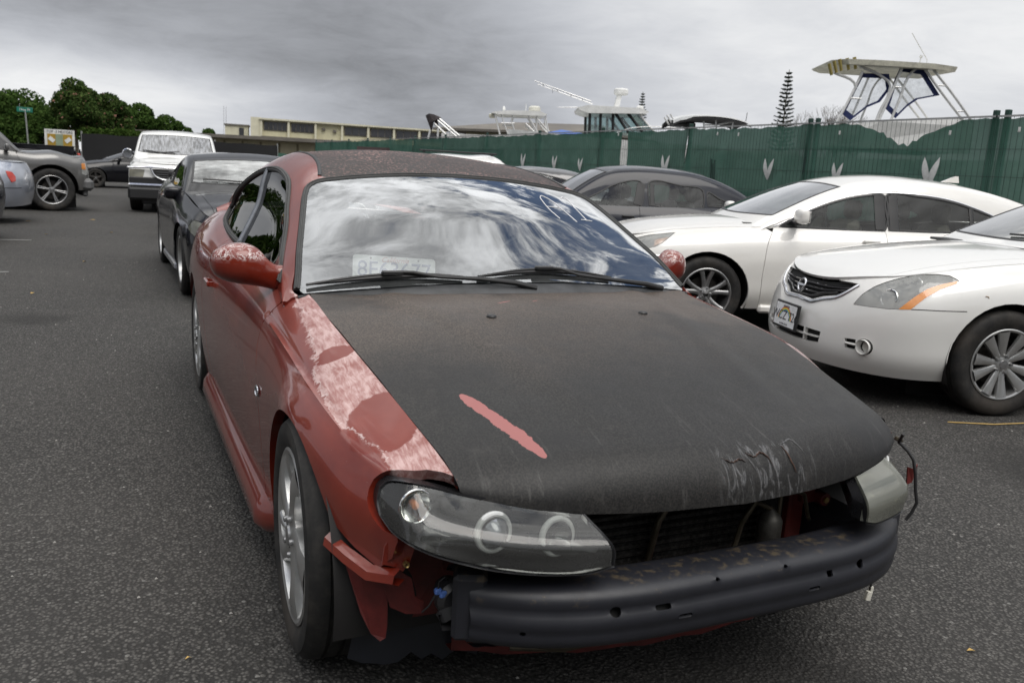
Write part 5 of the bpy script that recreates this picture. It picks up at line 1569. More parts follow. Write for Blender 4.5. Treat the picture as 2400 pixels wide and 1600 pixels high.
    H = [(hr, v) for v in np.linspace(-vh, vh, 30)]+[(u, vh) for u in np.linspace(hr, 1, 24)[1:]]+[(1, v) for v in np.linspace(vh, -vh, 30)[1:]]+[(u, -vh) for u in np.linspace(1, hr, 24)[1:-1]]
    panel('bonnet', hood, H, M, root, step=lod*.8, flange=.02, inset=.003)
    for sx in (1, -1):
        panel('wing_top', hood, [(u, vh) for u in np.linspace(0, 1, 30)]+[(u, 1.0) for u in np.linspace(1, 0, 30)], M, root, step=lod, flange=.008, inset=.0015, sx=sx)
    if B.boot is not None:
        bt = B.boot
        panel('boot_lid', bt, [(0, v) for v in np.linspace(-1, 1, 24)]+[(u, 1) for u in (.3, .6, 1)]+[(1, v) for v in np.linspace(1, -1, 24)[1:]]+[(u, -1) for u in (.6, .3)], M, root, step=lod*1.5, flange=.01)
    # backing
    Rk = R+.02
    for sx in (1, -1): shell('inner_body', side, M_GAP, root, off=-.03, sx=sx, nu=90, nv=14, v=(0, .97), keep=lambda p: math.hypot(p[1], p[2]-hz_) > Rk+.02 and math.hypot(p[1]-wb, p[2]-hz_) > Rk+.02)
    shell('bonnet_inner', hood, M_GAP, root, off=-.028, nu=14, nv=14, v=(-.97, .97), u=(.03, 1))
    mb = MB(); w_ = float(B.shx(1.0))
    yr_ = S['yR'][0][1]
    mb.box((0, (wb)/2, .26), (w_*1.7, wb-2*R-.04, .12)); mb.box((0, 0, .40), (1.0, .9, .30)); mb.box((0, wb, .40), (1.0, .9, .30)); mb.build('floor_pan', M_INNER, root)
    for yc in (0, wb):
        for sx in (1, -1):
            mb = MB(); V = []; F = []; a = np.linspace(a_low, 180-a_low, 18)
            for t in a:
                for x in (.50, float(B.side.T[200, 60, 0])-.03): V.append((sx*x, yc+(R+.012)*cos(RAD(t)), hz_+(R*.96+.012)*sin(RAD(t))))
            for i in range(17): F.append((2*i, 2*i+1, 2*i+3, 2*i+2))
            mb.add(V, F); mb.box((sx*.5, yc, hz_+.03), (.02, 2*R, 2*R*.9)); mb.build('wheel_arch_liner', M_INNER, root)
def build_glasshouse(root, S, B, mats, lod=.06, seats=True):
    G = S['gh']; GR_ = B.gh; M = mats['paint']; glass = mats['glass']; seal = mats.get('seal', M_BLACK)
    def xy(pts): return [tuple(p) for p in GR_.inv(dens(pts, .03, smooth=True), (0, 1))]
    # windscreen from explicit v-range: centre strip |v|<.41 between two y lines
    ub, ut = G['ws']; vw = .405
    U = lambda y: float(np.interp(y, GR_.T[:, 3, 1], np.linspace(0, 1, GR_.NU)))
    def band(y0, y1, arc0, arc1, vmx):
        lo = [(U(y0+arc0*(v/vmx)**2), v) for v in np.linspace(-vmx, vmx, 31)]; hi = [(U(y1+arc1*(v/vmx)**2), v) for v in np.linspace(vmx, -vmx, 31)]
        s0, s1 = lo[-1][0], hi[0][0]
        return lo+[(u, vmx) for u in np.linspace(s0, s1, 16)[1:-1]]+hi+[(u, -vmx) for u in np.linspace(s1, s0, 16)[1:-1]]
    W_ = band(ub, ut, .10, .03, vw)
    panel('windscreen', GR_, W_, mats.get('wsglass', glass), root, step=.10, flange=0, inset=.004)
    Wh = np.array(W_)
    mbt = MB(); ribbon('t', GR_, W_, None, None, w=.022, h=.004, closed=True, mb=mbt); mbt.build('windscreen_seal', seal, root)
    holes = [Wh]
    rear = None
    if G.get('rw'):
        rear = band(G['rw'][0], G['rw'][1], -.03, -.05, .38); panel('rear_window', GR_, rear, glass, root, step=.12, flange=0); holes.append(np.array(rear))
        mbt = MB(); ribbon('t', GR_, rear, None, None, w=.018, h=.004, closed=True, mb=mbt); mbt.build('rear_window_seal', seal, root)
    # side openings
    wins = G['side']
    wuvs = [np.array(uedge(GR_, w, step=.03, closed=True, vr=(.44, 1))) for w in wins]
    full = [(u, 0.0) for u in np.linspace(0, 1, 60)]+[(1, v) for v in np.linspace(.05, 1, 14)]+[(u, 1.0) for u in np.linspace(1, 0, 60)[1:]]+[(0, v) for v in np.linspace(.95, .05, 12)]
    o_ = [(0, v) for v in np.linspace(-1, 1, 30)]+[(u, 1.0) for u in np.linspace(0, 1, 70)[1:]]+[(1, v) for v in np.linspace(1, -1, 30)[1:]]+[(u, -1.0) for u in np.linspace(1, 0, 70)[1:-1]]
    hh = holes+wuvs+[np.stack([w[:, 0], -w[:, 1]], 1) for w in wuvs]
    panel('roof', GR_, o_, M, root, holes=hh, step=lod, flange=.01, inset=.0)
    for sx in (1, -1):
        mbs = MB()
        for w, uv in zip(wins, wuvs):
            panel('side_window', GR_, uv, glass, root, step=.12, flange=0, off=-.004, sx=sx)
            ribbon('r', GR_, uv, None, None, w=.020, h=.005, closed=True, sx=sx, mb=mbs)
        mbs.build('window_seal', mats.get('trim', seal), root)
        for (p0, p1, wd) in G.get('posts', []):
            ribbon('door_post', GR_, uedge(GR_, [p0, p1], smooth=False, vr=(.44, 1)), M_BLACK, root, w=wd, h=.004, sx=sx)
    if seats:
        zf = S['archz']+.12; w_ = float(B.shx(1.2))
        for yy in G.get('seats', (1.45, 2.35)):
            for x in (-.36, .36):
                mb = MB(); mb.box((x, yy, zf+.30), (.46, .15, .58), Matrix.Rotation(RAD(-14), 3, 'X'), bev=.06); mb.box((x, yy-.28, zf+.05), (.46, .48, .16), bev=.05); mb.box((x, yy+.10, zf+.68), (.25, .09, .18), bev=.035)
                mb.build('seat', mats.get('seat', simple('grey_cloth', (.16, .155, .15), .8)), root)
        mb = MB(); yb = ub; mb.box((0, yb+.42, float(B.sh(yb+.3))-.07), (w_*1.7, .34, .16), bev=.05); mb.tube([(.36+.18*cos(a), yb+.68+.05*sin(a), float(B.sh(yb+.3))-.03+.17*sin(a)) for a in np.linspace(0, 2*pi, 25)[:-1]], .013, 6, closed=True); mb.build('dashboard', M_BLACK, root)
    return W_
def car_mirror(root, x, y, z, sx, mat, s=1.0, foot=True, w=.20, h=.14):
    mb = MB(); n = 22
    S_ = [(0, .3, .25), (.06, .75, .7), (.2, 1, .95), (.5, 1, 1), (.8, .92, .96), (.94, .75, .8), (1, .4, .42)]
    V = []; F = []
    for t, a, c in S_:
        for k in range(n):
            q = 2*pi*k/n; ct, st_ = cos(q), sin(q)
            V.append((sx*(x+t*w*s), y+.055*s*a*math.copysign(abs(ct)**.7, ct)*(1.1 if ct < 0 else .6), z+h/2*s*c*math.copysign(abs(st_)**.75, st_)))
    for i in range(len(S_)-1):
        for k in range(n): F.append((i*n+k, i*n+(k+1) % n, (i+1)*n+(k+1) % n, (i+1)*n+k))
    F += [tuple((len(S_)-1)*n+k for k in range(n)), tuple(range(n))[::-1]]
    mb.add(V, F); m_ = mb.build('door_mirror', mat, root)
    if foot:
        mb = MB(); mb.box((sx*(x-.03), y+.0, z-.06*s), (.14, .07, .045), bev=.015); mb.build('mirror_foot', M_BLACK, m_)
    mb = MB(); mb.box((sx*(x+w*s*.5), y+.036*s, z), (w*s*.8, .006, h*s*.75), bev=.002); mb.build('mirror_glass', simple('mirror_silver', (.8, .8, .8), .02, 1), m_)
    return m_
def lamp_from(root, net, pts3, lens, name='headlamp', sx=1, inner=None, off=-.003, depth=.06, ur=(0, .5), step=.05):
    uv = inv3(net, dens(pts3, .02, closed=True), ur)
    e = empty(name); e.parent = root
    panel('lens', net, uv, lens, e, step=step, flange=.006, inset=.002, off=off, sx=sx)
    panel('reflector', net, uv, inner or M_REFL, e, step=step, flange=0, inset=.004, off=-depth, sx=sx)
    P, N = net.ev(uv, sx); a = P-N*.006; c = P-N*depth; n = len(P)
    mesh_obj('lamp_wall', np.vstack([a, c]), [(i, (i+1) % n, n+(i+1) % n, n+i) for i in range(n)], M_BLACK, e, True, 30)
    return e
def plate(root, loc, rot, w, h, txt, tc, bg, top=None, frame=None, name='licence_plate'):
    pl = empty(name); pl.parent = root; pl.location = loc; pl.rotation_euler = rot
    mb = MB(); mb.box((0, 0, 0), (w, h, .002), bev=.0008); mb.build('plate_sheet', bg, pl)
    if frame: mb = MB(); mb.box((0, 0, -.012), (w+.03, h+.03, .02), bev=.004); mb.build('plate_frame', frame, pl)
    text(txt, h*.58, (0, -h*.04, .0016), (0, 0, 0), tc, pl, 'plate_number')
    return pl
def arched(pts): return pts
# ================================================================== white saloon, nose towards the coupe
M_WHITE = paint('white_car_paint', (.74, .735, .71), .30, dirt=.05, dirtc=(.45, .42, .36))
M_WHITE2 = paint('cream_white_paint', (.74, .725, .69), .30, dirt=.05, dirtc=(.45, .42, .36))
M_GLASS = glassmat('car_window_glass', (.62, .66, .65), 1.2, ior=1.5)
M_GLASSW = glassmat('windscreen_light_glass', (.55, .60, .58), 2.2, body=.25, bodyc=(.55, .58, .56))
M_GLASSD = glassmat('dark_window_glass', (.06, .065, .065), 1.5, ior=1.5)
A_T = dict(wb=2.776, archr=.372, archz=.350, yc=-.40,
  sh=[(-.90, .705), (-.80, .765), (-.62, .820), (-.40, .868), (-.1, .915), (.25, .952), (.6, .975), (1.2, .985), (2.2, 1.02), (3.0, 1.05), (3.9, 1.02)],
  shx=[(-.9, .60), (-.40, .715), (0, .750), (.6, .765), (1.5, .775), (2.6, .76), (3.2, .70), (3.8, .6)],
  wm=[(-.9, .80), (-.40, .865), (0, .895), (1.0, .897), (2.0, .897), (2.8, .892), (3.2, .87), (3.8, .7)],
  sill=[(-1, .205), (-.4, .195), (.5, .20), (2.3, .20), (3.2, .24), (3.9, .30)],
  yF=[(0, -.865), (.12, -.905), (.30, -.95), (.55, -.985), (.8, -.99), (1, -.955)], yR=[(0, 3.72), (.2, 3.80), (.6, 3.83), (1, 3.78)],
  n=2.25, crown=[(-.9, .015), (-.6, .032), (-.1, .044), (.5, .050), (.8, .05), (3.3, .03), (3.9, .02)], cowl=.50, deck=3.40,
  doorf=.56, doorm=1.62, doorr=2.62, wingtop=.70, handlez=.86, vhood=.84,
  gh=dict(zc=[(.44, .985), (.52, 1.04), (.80, 1.18), (1.15, 1.335), (1.40, 1.42), (1.75, 1.465), (2.2, 1.47), (2.6, 1.435), (2.95, 1.34), (3.3, 1.19), (3.6, 1.065), (3.7, 1.04)],
          drop=[(.44, .05), (1.3, .045), (2.4, .055), (3.7, .03)], ws=(.54, 1.22), rw=(2.95, 3.55),
          side=[[(.82, 1.005), (1.05, 1.13), (1.3, 1.235), (1.6, 1.285), (1.6, 1.03), (1.2, 1.01)], [(1.68, 1.03), (1.68, 1.29), (2.1, 1.295), (2.4, 1.265), (2.75, 1.15), (2.90, 1.08), (2.4, 1.05)]]))
saloon = empty('white_saloon', (3.858, 1.946, 0), RAD(-107.6), 'white saloon cut by the right edge of the photo, dented wing above its front wheel', 'car')
BA = Body(A_T)
AM = dict(paint=M_WHITE, glass=M_GLASS, wsglass=M_GLASSW)
LAMP_A = [(.594, -.743, .748), (.644, -.646, .798), (.682, -.547, .826), (.727, -.427, .850), (.753, -.367, .850), (.792, -.327, .825), (.792, -.419, .796), (.795, -.492, .770), (.796, -.561, .729), (.799, -.631, .640), (.730, -.721, .628), (.645, -.788, .625), (.536, -.841, .621), (.557, -.799, .690)]
GRL_A = [(0, -.873, .738), (.25, -.85, .744), (.483, -.797, .748), (.436, -.836, .700), (.391, -.867, .658), (.272, -.90, .633), (.183, -.93, .600), (.06, -.935, .604), (0, -.935, .606)]
INT_A = [(0, -.985, .412), (.17, -.981, .412), (.372, -.947, .411), (.367, -.953, .341), (.25, -.975, .328), (0, -.985, .328)]
FOG_A = [(.672+.047*cos(t), -.812+.03*cos(t), .376+.050*sin(t)) for t in np.linspace(0, 2*pi, 17)[:-1]]
FOS_A = [(.555, -.877, .408), (.622, -.842, .412), (.626, -.842, .350), (.568, -.872, .352)]
A_T['nosecuts'] = [LAMP_A, GRL_A, INT_A, FOG_A, FOS_A]
build_body(saloon, A_T, BA, AM, lod=.05)
build_glasshouse(saloon, A_T, BA, AM)
WHA = make_wheel(saloon, (.775, 0, .332), .332, .215, .213, 'ten', M_ALLOY, 1, steer=0, mat2=M_ALLOY)
make_wheel(saloon, (-.775, 0, .332), side=-1, shared=WHA); make_wheel(saloon, (.775, 2.776, .332), side=1, shared=WHA); make_wheel(saloon, (-.775, 2.776, .332), side=-1, shared=WHA)
M_CLEAR = lensmat('clear_lamp_lens', .36, (.80, .81, .78), (.95, .96, .95))
M_AMBL = simple('amber_reflector', (.62, .22, .03), .2, coat=1)
M_SLAT = simple('grille_grey', (.10, .10, .105), .35, coat=.3)
M_LAMPW = simple('pale_lamp_bowl', (.72, .73, .70), .35, 0, var=.2, scale=18)
def nose_details(root, net):
    # backing behind openings
    shell('grille_backing', net, M_GAP, root, off=-.07, sx=1, nu=30, nv=20, u=(0, .26), v=(0, .97)); shell('grille_backing', net, M_GAP, root, off=-.07, sx=-1, nu=30, nv=20, u=(0, .26), v=(0, .97))
nose_details(saloon, BA.side)
def nose_bar(root, net, pts, mat, w, h, off, name='grille_slat'):
    uv = inv3(net, dens(pts, .03, smooth=True), (0, .5)); mb = MB()
    P, N = net.ev(uv); Pm = P*np.array([-1, 1, 1]); Nm = N*np.array([-1, 1, 1])
    A = np.vstack([Pm[::-1][:-1], P]); B_ = np.vstack([Nm[::-1][:-1], N]); A[np.abs(A[:, 0]) < 1e-4, 0] = 0
    V = []; F = []
    for p, n in zip(A, B_):
        c = p+n*off
        for a, z in ((-.5, -.35), (.5, -.5), (.5, .3), (-.5, .5)): V.append(tuple(c+n*w*a+np.array([0, 0, h*z])))
    for i in range(len(A)-1):
        for j in range(4): F.append((i*4+j, i*4+(j+1) % 4, (i+1)*4+(j+1) % 4, (i+1)*4+j))
    mb.add(V, F); return mb.build(name, mat, root, True, 30)
for z, xe, y in ((.712, .46, -.88), (.683, .42, -.89), (.655, .36, -.90), (.628, .25, -.92)):
    nose_bar(saloon, BA.side, [(0, y-.02, z-.004), (xe*.5, y-.01, z), (xe, -.84, z+.012)], M_SLAT, .035, .012, -.022)
    nose_bar(saloon, BA.side, [(0, y-.02, z-.002), (xe*.5, y-.01, z+.002), (xe, -.84, z+.014)], M_CHROME, .006, .004, -.006, 'grille_bright_edge')
for sx in (1, -1):
    uv = inv3(BA.side, dens([(0, -.943, .590), (.09, -.943, .585), (.19, -.936, .585), (.28, -.91, .615), (.40, -.868, .650), (.45, -.838, .69), (.495, -.795, .742)], .02, smooth=True), (0, .5))
    ribbon('chrome_surround', BA.side, uv, M_CHROME, saloon, w=.026, h=.008, sx=sx)
em = MB(); ring(em, (0, -.925, .672), (0, -1, .3), .043, .0075); em.box((0, -.93, .672), (.105, .010, .018), Matrix.Rotation(RAD(-16), 3, 'X'), bev=.004); em.build('ring_emblem', M_CHROME, saloon)
for sx in (1, -1):
    hl = lamp_from(saloon, BA.side, LAMP_A, M_CLEAR, sx=sx, inner=M_LAMPW, depth=.075)
    for c, R_ in (((.690, -.700, .690), .052), ((.705, -.545, .785), .036)):
        mb = MB(); cc = (sx*c[0], c[1], c[2]); ax = (sx*.45, -.87, .25); bowl(mb, cc, ax, R_, .035); ring(mb, cc, ax, R_, .005); mb.build('lamp_bowl', M_REFL, hl)
        mb = MB(); mb.lathe([(-.02, 0), (-.018, .010), (.02, .012)], 12, axis='y', c=(cc[0]-sx*.006, cc[1]+.02, cc[2])); mb.build('bulb_shield', M_STEEL, hl)
    am = [(.770, -.675, .632), (.785, -.585, .715), (.789, -.52, .762), (.790, -.43, .795), (.798, -.335, .822), (.803, -.345, .805), (.806, -.45, .765), (.808, -.54, .708), (.808, -.62, .640)]
    am = [(x-.006, y, z) for x, y, z in am]
    panel('amber_strip', BA.side, inv3(BA.side, dens(am, .015, closed=True), (0, .5)), M_AMBL, hl, step=.04, off=.002, flange=.004, inset=0, sx=sx)
    # fog lamp
    fg = empty('fog_lamp'); fg.parent = saloon
    mb = MB(); V = []; ax = Vector((sx*.50, -.86, 0)).normalized(); mb.lathe([(-.0, .048), (-.012, .045), (.03, .036), (.05, .034)], 24, axis='y'); Rm = Matrix.Rotation(-sx*RAD(-28), 4, 'Z'); mb.v = [tuple(Matrix.Translation((sx*.672, -.815, .376)) @ Rm @ Vector(p)) for p in mb.v]; mb.build('fog_bezel', M_WHITE, fg)
    mb = MB(); mb.lathe([(.035, 0), (.030, .02), (.035, .035)], 20, axis='y'); mb.v = [tuple(Matrix.Translation((sx*.672, -.815, .376)) @ Rm @ Vector(p)) for p in mb.v]; mb.build('fog_glass', simple('pale_lens', (.60, .60, .56), .2, coat=1), fg)
    mb = MB(); mb.box((sx*.592, -.852, .381), (.075, .03, .012), Matrix.Rotation(sx*RAD(28), 3, 'Z'), bev=.003); mb.build('intake_blade', M_WHITE, saloon)
    # bumper / wing seam and swage lines
    ribbon('bumper_seam', BA.side, inv3(BA.side, dens([(.806, -.618, .641), (.85, -.45, .645), (.872, -.30, .650)], .02, smooth=True), (0, .6)), M_GAP, saloon, w=.005, h=.0012, sx=sx)
nose_bar(saloon, BA.side, [(0, -.99, .372), (.2, -.985, .372), (.368, -.95, .376)], M_WHITE, .02, .012, -.006, 'intake_blade')
for sx in (1, -1):
    mb = MB(); mb.box((sx*.21, -.965, .37), (.012, .03, .085), bev=.003); mb.build('intake_blade', M_WHITE, saloon)
pw_ = simple('reflective_white', (.85, .86, .87), .35); M_INK = simple('plate_ink', (.03, .03, .035), .5)
pl = plate(saloon, (0, -1.022, .455), (RAD(84), 0, 0), .305, .152, 'WCZ 726', M_INK, pw_, frame=M_BLACK)
pl['label'] = 'white plate with a rainbow arc, reading WCZ 726'
for k, c in enumerate(((.75, .10, .08), (.85, .45, .05), (.85, .75, .10), (.15, .5, .2), (.12, .25, .6))):
    mb = MB(); R0 = .105-.0055*k
    V = [(R0*cos(t), -.055+1.08*R0*sin(t), .0012+.0001*k) for t in np.linspace(.25, pi-.25, 20)]+[((R0-.0055)*cos(t), -.055+1.08*(R0-.0055)*sin(t), .0012+.0001*k) for t in np.linspace(.25, pi-.25, 20)]
    mb.add(V, [(i, i+1, 20+i+1, 20+i) for i in range(19)]); mb.build('rainbow_band', simple('rainbow_ink_%d' % k, c, .4), pl)
text('HAWAII', .024, (0, .058, .0016), (0, 0, 0), M_INK, pl, 'state_name'); text('ALOHA STATE', .018, (0, -.063, .0016), (0, 0, 0), M_INK, pl, 'plate_motto')
# cowl and wiper of the near white saloon
mb = MB(); mb.box((0, .47, 1.000), (1.30, .14, .02), bev=.006); mb.build('cowl_panel', M_BLACK, saloon)
mb = MB(); P, N = BA.gh.ev(BA.gh.inv(dens([(.62, .64), (.30, .60), (.0, .58)], .04), (0, 1))); mb.tube(P+N*.012, .008, 6); mb.tube([(.66, .55, .99), (.5, .60, 1.04), (.30, .62, 1.05)], .008, 6); mb.build('wiper', M_BLACK, saloon)
# dent with a rusty nick above the wheel
P, N = BA.side.ev(inv3(BA.side, [(.87, -.17, .745)], (0, .6))); p = P[0]
mb = MB(); mb.tube([p+np.array([.001, -.02, .004]), p+np.array([.002, 0, 0]), p+np.array([.002, .002, -.018])], .0022, 5); mb.build('rust_nick', simple('rust_stain', (.32, .20, .08), .8), saloon)
# ================================================================== long white saloon seen from the side
ML = dict(wb=2.738, archr=.385, archz=.350, yc=-.40,
  sh=[(-.92, .700), (-.80, .765), (-.60, .830), (-.38, .880), (-.1, .915), (.25, .945), (.6, .955), (1.2, .965), (2.2, .985), (2.7, 1.01), (3.2, 1.06), (3.95, 1.07)],
  shx=[(-.9, .62), (-.40, .735), (0, .775), (.6, .80), (1.5, .81), (2.6, .79), (3.2, .73), (3.8, .62)],
  wm=[(-.9, .83), (-.40, .895), (0, .925), (1.0, .927), (2.0, .927), (2.8, .92), (3.2, .90), (3.8, .74)],
  sill=[(-1, .21), (-.4, .20), (.5, .215), (2.3, .215), (3.2, .25), (3.9, .30)],
  yF=[(0, -.83), (.12, -.88), (.30, -.93), (.55, -.955), (.8, -.95), (1, -.90)], yR=[(0, 3.98), (.2, 4.05), (.6, 4.08), (1, 4.0)],
  n=2.3, crown=[(-.9, .02), (-.6, .050), (-.1, .065), (.5, .065), (.8, .05), (3.3, .03), (3.9, .02)], cowl=.48, deck=3.62,
  doorf=.50, doorm=1.66, doorr=2.66, wingtop=.60, handlez=.87, vhood=.84,
  gh=dict(zc=[(.40, .985), (.50, 1.045), (.80, 1.20), (1.15, 1.355), (1.40, 1.435), (1.75, 1.485), (2.2, 1.485), (2.6, 1.45), (3.0, 1.36), (3.4, 1.22), (3.75, 1.10), (3.85, 1.07)],
          drop=[(.44, .05), (1.3, .050), (2.4, .060), (3.7, .03)], ws=(.52, 1.24), rw=(3.0, 3.70),
          side=[[(.66, .970), (.90, 1.095), (1.2, 1.215), (1.5, 1.285), (1.66, 1.30), (1.66, .985), (1.2, .975)], [(1.70, .985), (1.70, 1.302), (2.0, 1.305), (2.3, 1.275), (2.60, 1.20), (2.87, 1.095), (2.66, 1.03), (2.5, 1.01)]],
          posts=[((1.62, .985), (1.62, 1.295), .10), ((1.755, .985), (1.755, 1.30), .09), ((2.52, 1.01), (2.52, 1.22), .045)]))
saloon2 = empty('white_saloon', (3.83, 4.79, 0), RAD(-110), 'complete white saloon parked side-on in front of the green fence', 'car')
LAMP_M = [(.781, -.298, .867), (.818, -.360, .820), (.843, -.427, .769), (.850, -.491, .734), (.80, -.64, .68), (.66, -.80, .68), (.50, -.86, .70), (.62, -.76, .775), (.72, -.60, .815), (.765, -.45, .845)]
GRL_M = [(0, -.86, .66), (.35, -.84, .665), (.45, -.84, .62), (.40, -.87, .56), (0, -.93, .55)]
INT_M = [(0, -.95, .46), (.40, -.90, .46), (.50, -.87, .36), (.35, -.92, .28), (0, -.95, .28)]
ML['nosecuts'] = [LAMP_M, GRL_M, INT_M]
BMu = Body(ML)
MM = dict(paint=M_WHITE2, glass=M_GLASS, wsglass=M_GLASSW, seat=simple('beige_leather', (.40, .36, .30), .55))
build_body(saloon2, ML, BMu, MM, lod=.06)
build_glasshouse(saloon2, ML, BMu, MM)
WHM = make_wheel(saloon2, (.80, 0, .338), .338, .225, .226, 'split5', M_ALLOYD, 1)
make_wheel(saloon2, (-.80, 0, .338), side=-1, shared=WHM); make_wheel(saloon2, (.80, 2.738, .338), side=1, shared=WHM); make_wheel(saloon2, (-.80, 2.738, .338), side=-1, shared=WHM)
car_mirror(saloon2, .86, .80, 1.075, 1, M_WHITE2, 1.0, w=.19, h=.135)
car_mirror(saloon2, .86, .80, 1.075, -1, M_WHITE2, 1.0, w=.19, h=.135)
for sx in (1, -1):
    hl = lamp_from(saloon2, BMu.side, LAMP_M, M_CLEAR, sx=sx, inner=M_LAMPW, depth=.06)
    am = [(.800, -.484, .800), (.806, -.362, .832), (.834, -.426, .781), (.843, -.50, .742)]
    panel('amber_strip', BMu.side, inv3(BMu.side, dens(am, .015, closed=True), (0, .5)), M_AMBL, hl, step=.04, off=-.012, flange=0, inset=0, sx=sx)
    mb = MB(); bowl(mb, (sx*.74, -.68, .735), (sx*.4, -.9, .1), .05, .04); mb.build('lamp_bowl', M_REFL, hl)
    # bright drip moulding over the side glass and sill kick line
    ribbon('bright_moulding', BMu.gh, uedge(BMu.gh, [(.60, .965), (.66, .99), (.90, 1.115), (1.2, 1.235), (1.5, 1.305), (1.8, 1.325), (2.0, 1.322), (2.3, 1.292), (2.60, 1.215), (2.92, 1.10)], vr=(.40, 1)), M_CHROME, saloon2, w=.010, h=.006, sx=sx)
    mb = MB(); mb.box((sx*.885, 1.55, .222), (.07, 2.1, .075), bev=.02); mb.build('sill_skirt', M_WHITE2, saloon2)
shell('grille_backing', BMu.side, M_GAP, saloon2, off=-.07, sx=1, nu=30, nv=20, u=(0, .26), v=(0, .97)); shell('grille_backing', BMu.side, M_GAP, saloon2, off=-.07, sx=-1, nu=30, nv=20, u=(0, .26), v=(0, .97))
mb = MB(); mb.box((0, .45, .975), (1.30, .16, .02), bev=.006); mb.tube([(.1, .45, .99), (.5, .56, 1.03), (.62, .60, 1.03)], .008, 6); mb.build('cowl_panel', M_BLACK, saloon2)
mb = MB(); mb.add([(-.022, 2.62, 1.46), (.022, 2.62, 1.46), (.016, 2.76, 1.525), (-.016, 2.76, 1.525), (-.02, 2.80, 1.46), (.02, 2.80, 1.46), (.012, 2.79, 1.525), (-.012, 2.79, 1.525)], [(0, 1, 2, 3), (2, 6, 7, 3), (6, 5, 4, 7), (0, 3, 7, 4), (1, 5, 6, 2)]); mb.build('roof_antenna_fin', M_WHITE2, saloon2)
# ================================================================== more parked cars
M_NAVY = paint('dark_navy_paint', (.010, .012, .020), .25, coat=.45, dirt=.02, dirtc=(.08, .08, .08), spec=.15)
M_BLKP = paint('black_car_paint', (.006, .006, .008), .22, coat=.6, dirt=.02, dirtc=(.06, .06, .06), spec=.15)
M_SILV = paint('silver_blue_paint', (.33, .35, .40), .30, metal=.5, flake=.3)
M_GREY = paint('pewter_paint', (.10, .098, .095), .32, metal=.35, flake=.3, dirt=.2)
M_TRUCKW = paint('white_truck_paint', (.72, .72, .70), .32, dirt=.12, dirtc=(.42, .36, .28))
M_CHAR = paint('charcoal_paint', (.05, .052, .058), .28, metal=.3)
def generic_spec(L=4.9, Wd=1.85, H=1.43, wb=2.75, fo=.95, belt=.95, hood=.80, coupe_=False, ws0=.48, hdr=1.22, roofe=2.55, glasse=3.25, R=.365, hz_=.345, nose=.62):
    ro = L-wb-fo; w = Wd/2; e = wb+ro
    S = dict(wb=wb, archr=R, archz=hz_, yc=-.40,
      sh=[(-fo, nose), (-fo+.12, nose+.07), (-.55, hood), (-.1, hood+.07), (.3, belt-.03), (.7, belt), (1.6, belt+.015), (wb-.1, belt+.04), (e-.3, belt+.06), (e+.1, belt+.02)],
      shx=[(-fo, w*.72), (-.40, w*.83), (0, w*.86), (.6, w*.88), (1.5, w*.885), (wb-.1, w*.85), (wb+.5, w*.78), (e, w*.66)],
      wm=[(-fo, w*.90), (-.40, w*.965), (0, w), (1.0, w), (2.0, w), (wb, w), (wb+.45, w*.97), (e, w*.80)],
      sill=[(-fo-.1, .22), (-.4, .21), (.5, .22), (2.2, .22), (wb+.4, .26), (e+.1, .30)],
      yF=[(0, -fo+.10), (.15, -fo+.05), (.5, -fo), (1, -fo+.05)], yR=[(0, e-.10), (.2, e-.04), (.6, e), (1, e-.06)],
      n=2.4, crown=[(-fo, .015), (-.5, .04), (.5, .05), (e, .02)], cowl=ws0-.02, deck=glasse-.05,
      doorf=.52, doorm=None if coupe_ else 1.62, doorr=1.95 if coupe_ else 2.6, wingtop=ws0+.12, handlez=belt-.12,
      gh=dict(zc=[(ws0-.06, belt+.01), (ws0+.02, belt+.06), (ws0+(hdr-ws0)*.5, belt+(H-belt)*.55), (hdr, H-.06), (hdr+.3, H-.01), ((hdr+roofe)/2+.15, H), (roofe, H-.05), ((roofe+glasse)/2, (H+belt)/2+.06), (glasse, belt+.09), (glasse+.1, belt+.06)],
              drop=[(ws0, .05), (hdr, .05), (roofe, .055), (glasse, .03)], ws=(ws0+.04, hdr-.04), rw=(roofe+.05, glasse-.06)))
    zt = H-.165
    if coupe_: S['gh']['side'] = [[(ws0+.28, belt+.02), (ws0+.55, belt+.17), (hdr+.05, zt-.02), (hdr+.4, zt), (1.95, zt), (1.95, belt+.04), (1.4, belt+.02)], [(2.02, belt+.05), (2.02, zt-.01), (2.35, zt-.08), (2.55, belt+.12), (2.5, belt+.06)]]
    else: S['gh']['side'] = [[(ws0+.20, belt+.02), (ws0+.50, belt+.17), (hdr+.02, zt-.02), (1.58, zt+.01), (1.58, belt+.04), (1.2, belt+.025)], [(1.66, belt+.04), (1.66, zt+.01), (2.1, zt), (2.4, zt-.07), (2.62, belt+.18), (2.60, belt+.06)]]
    return S
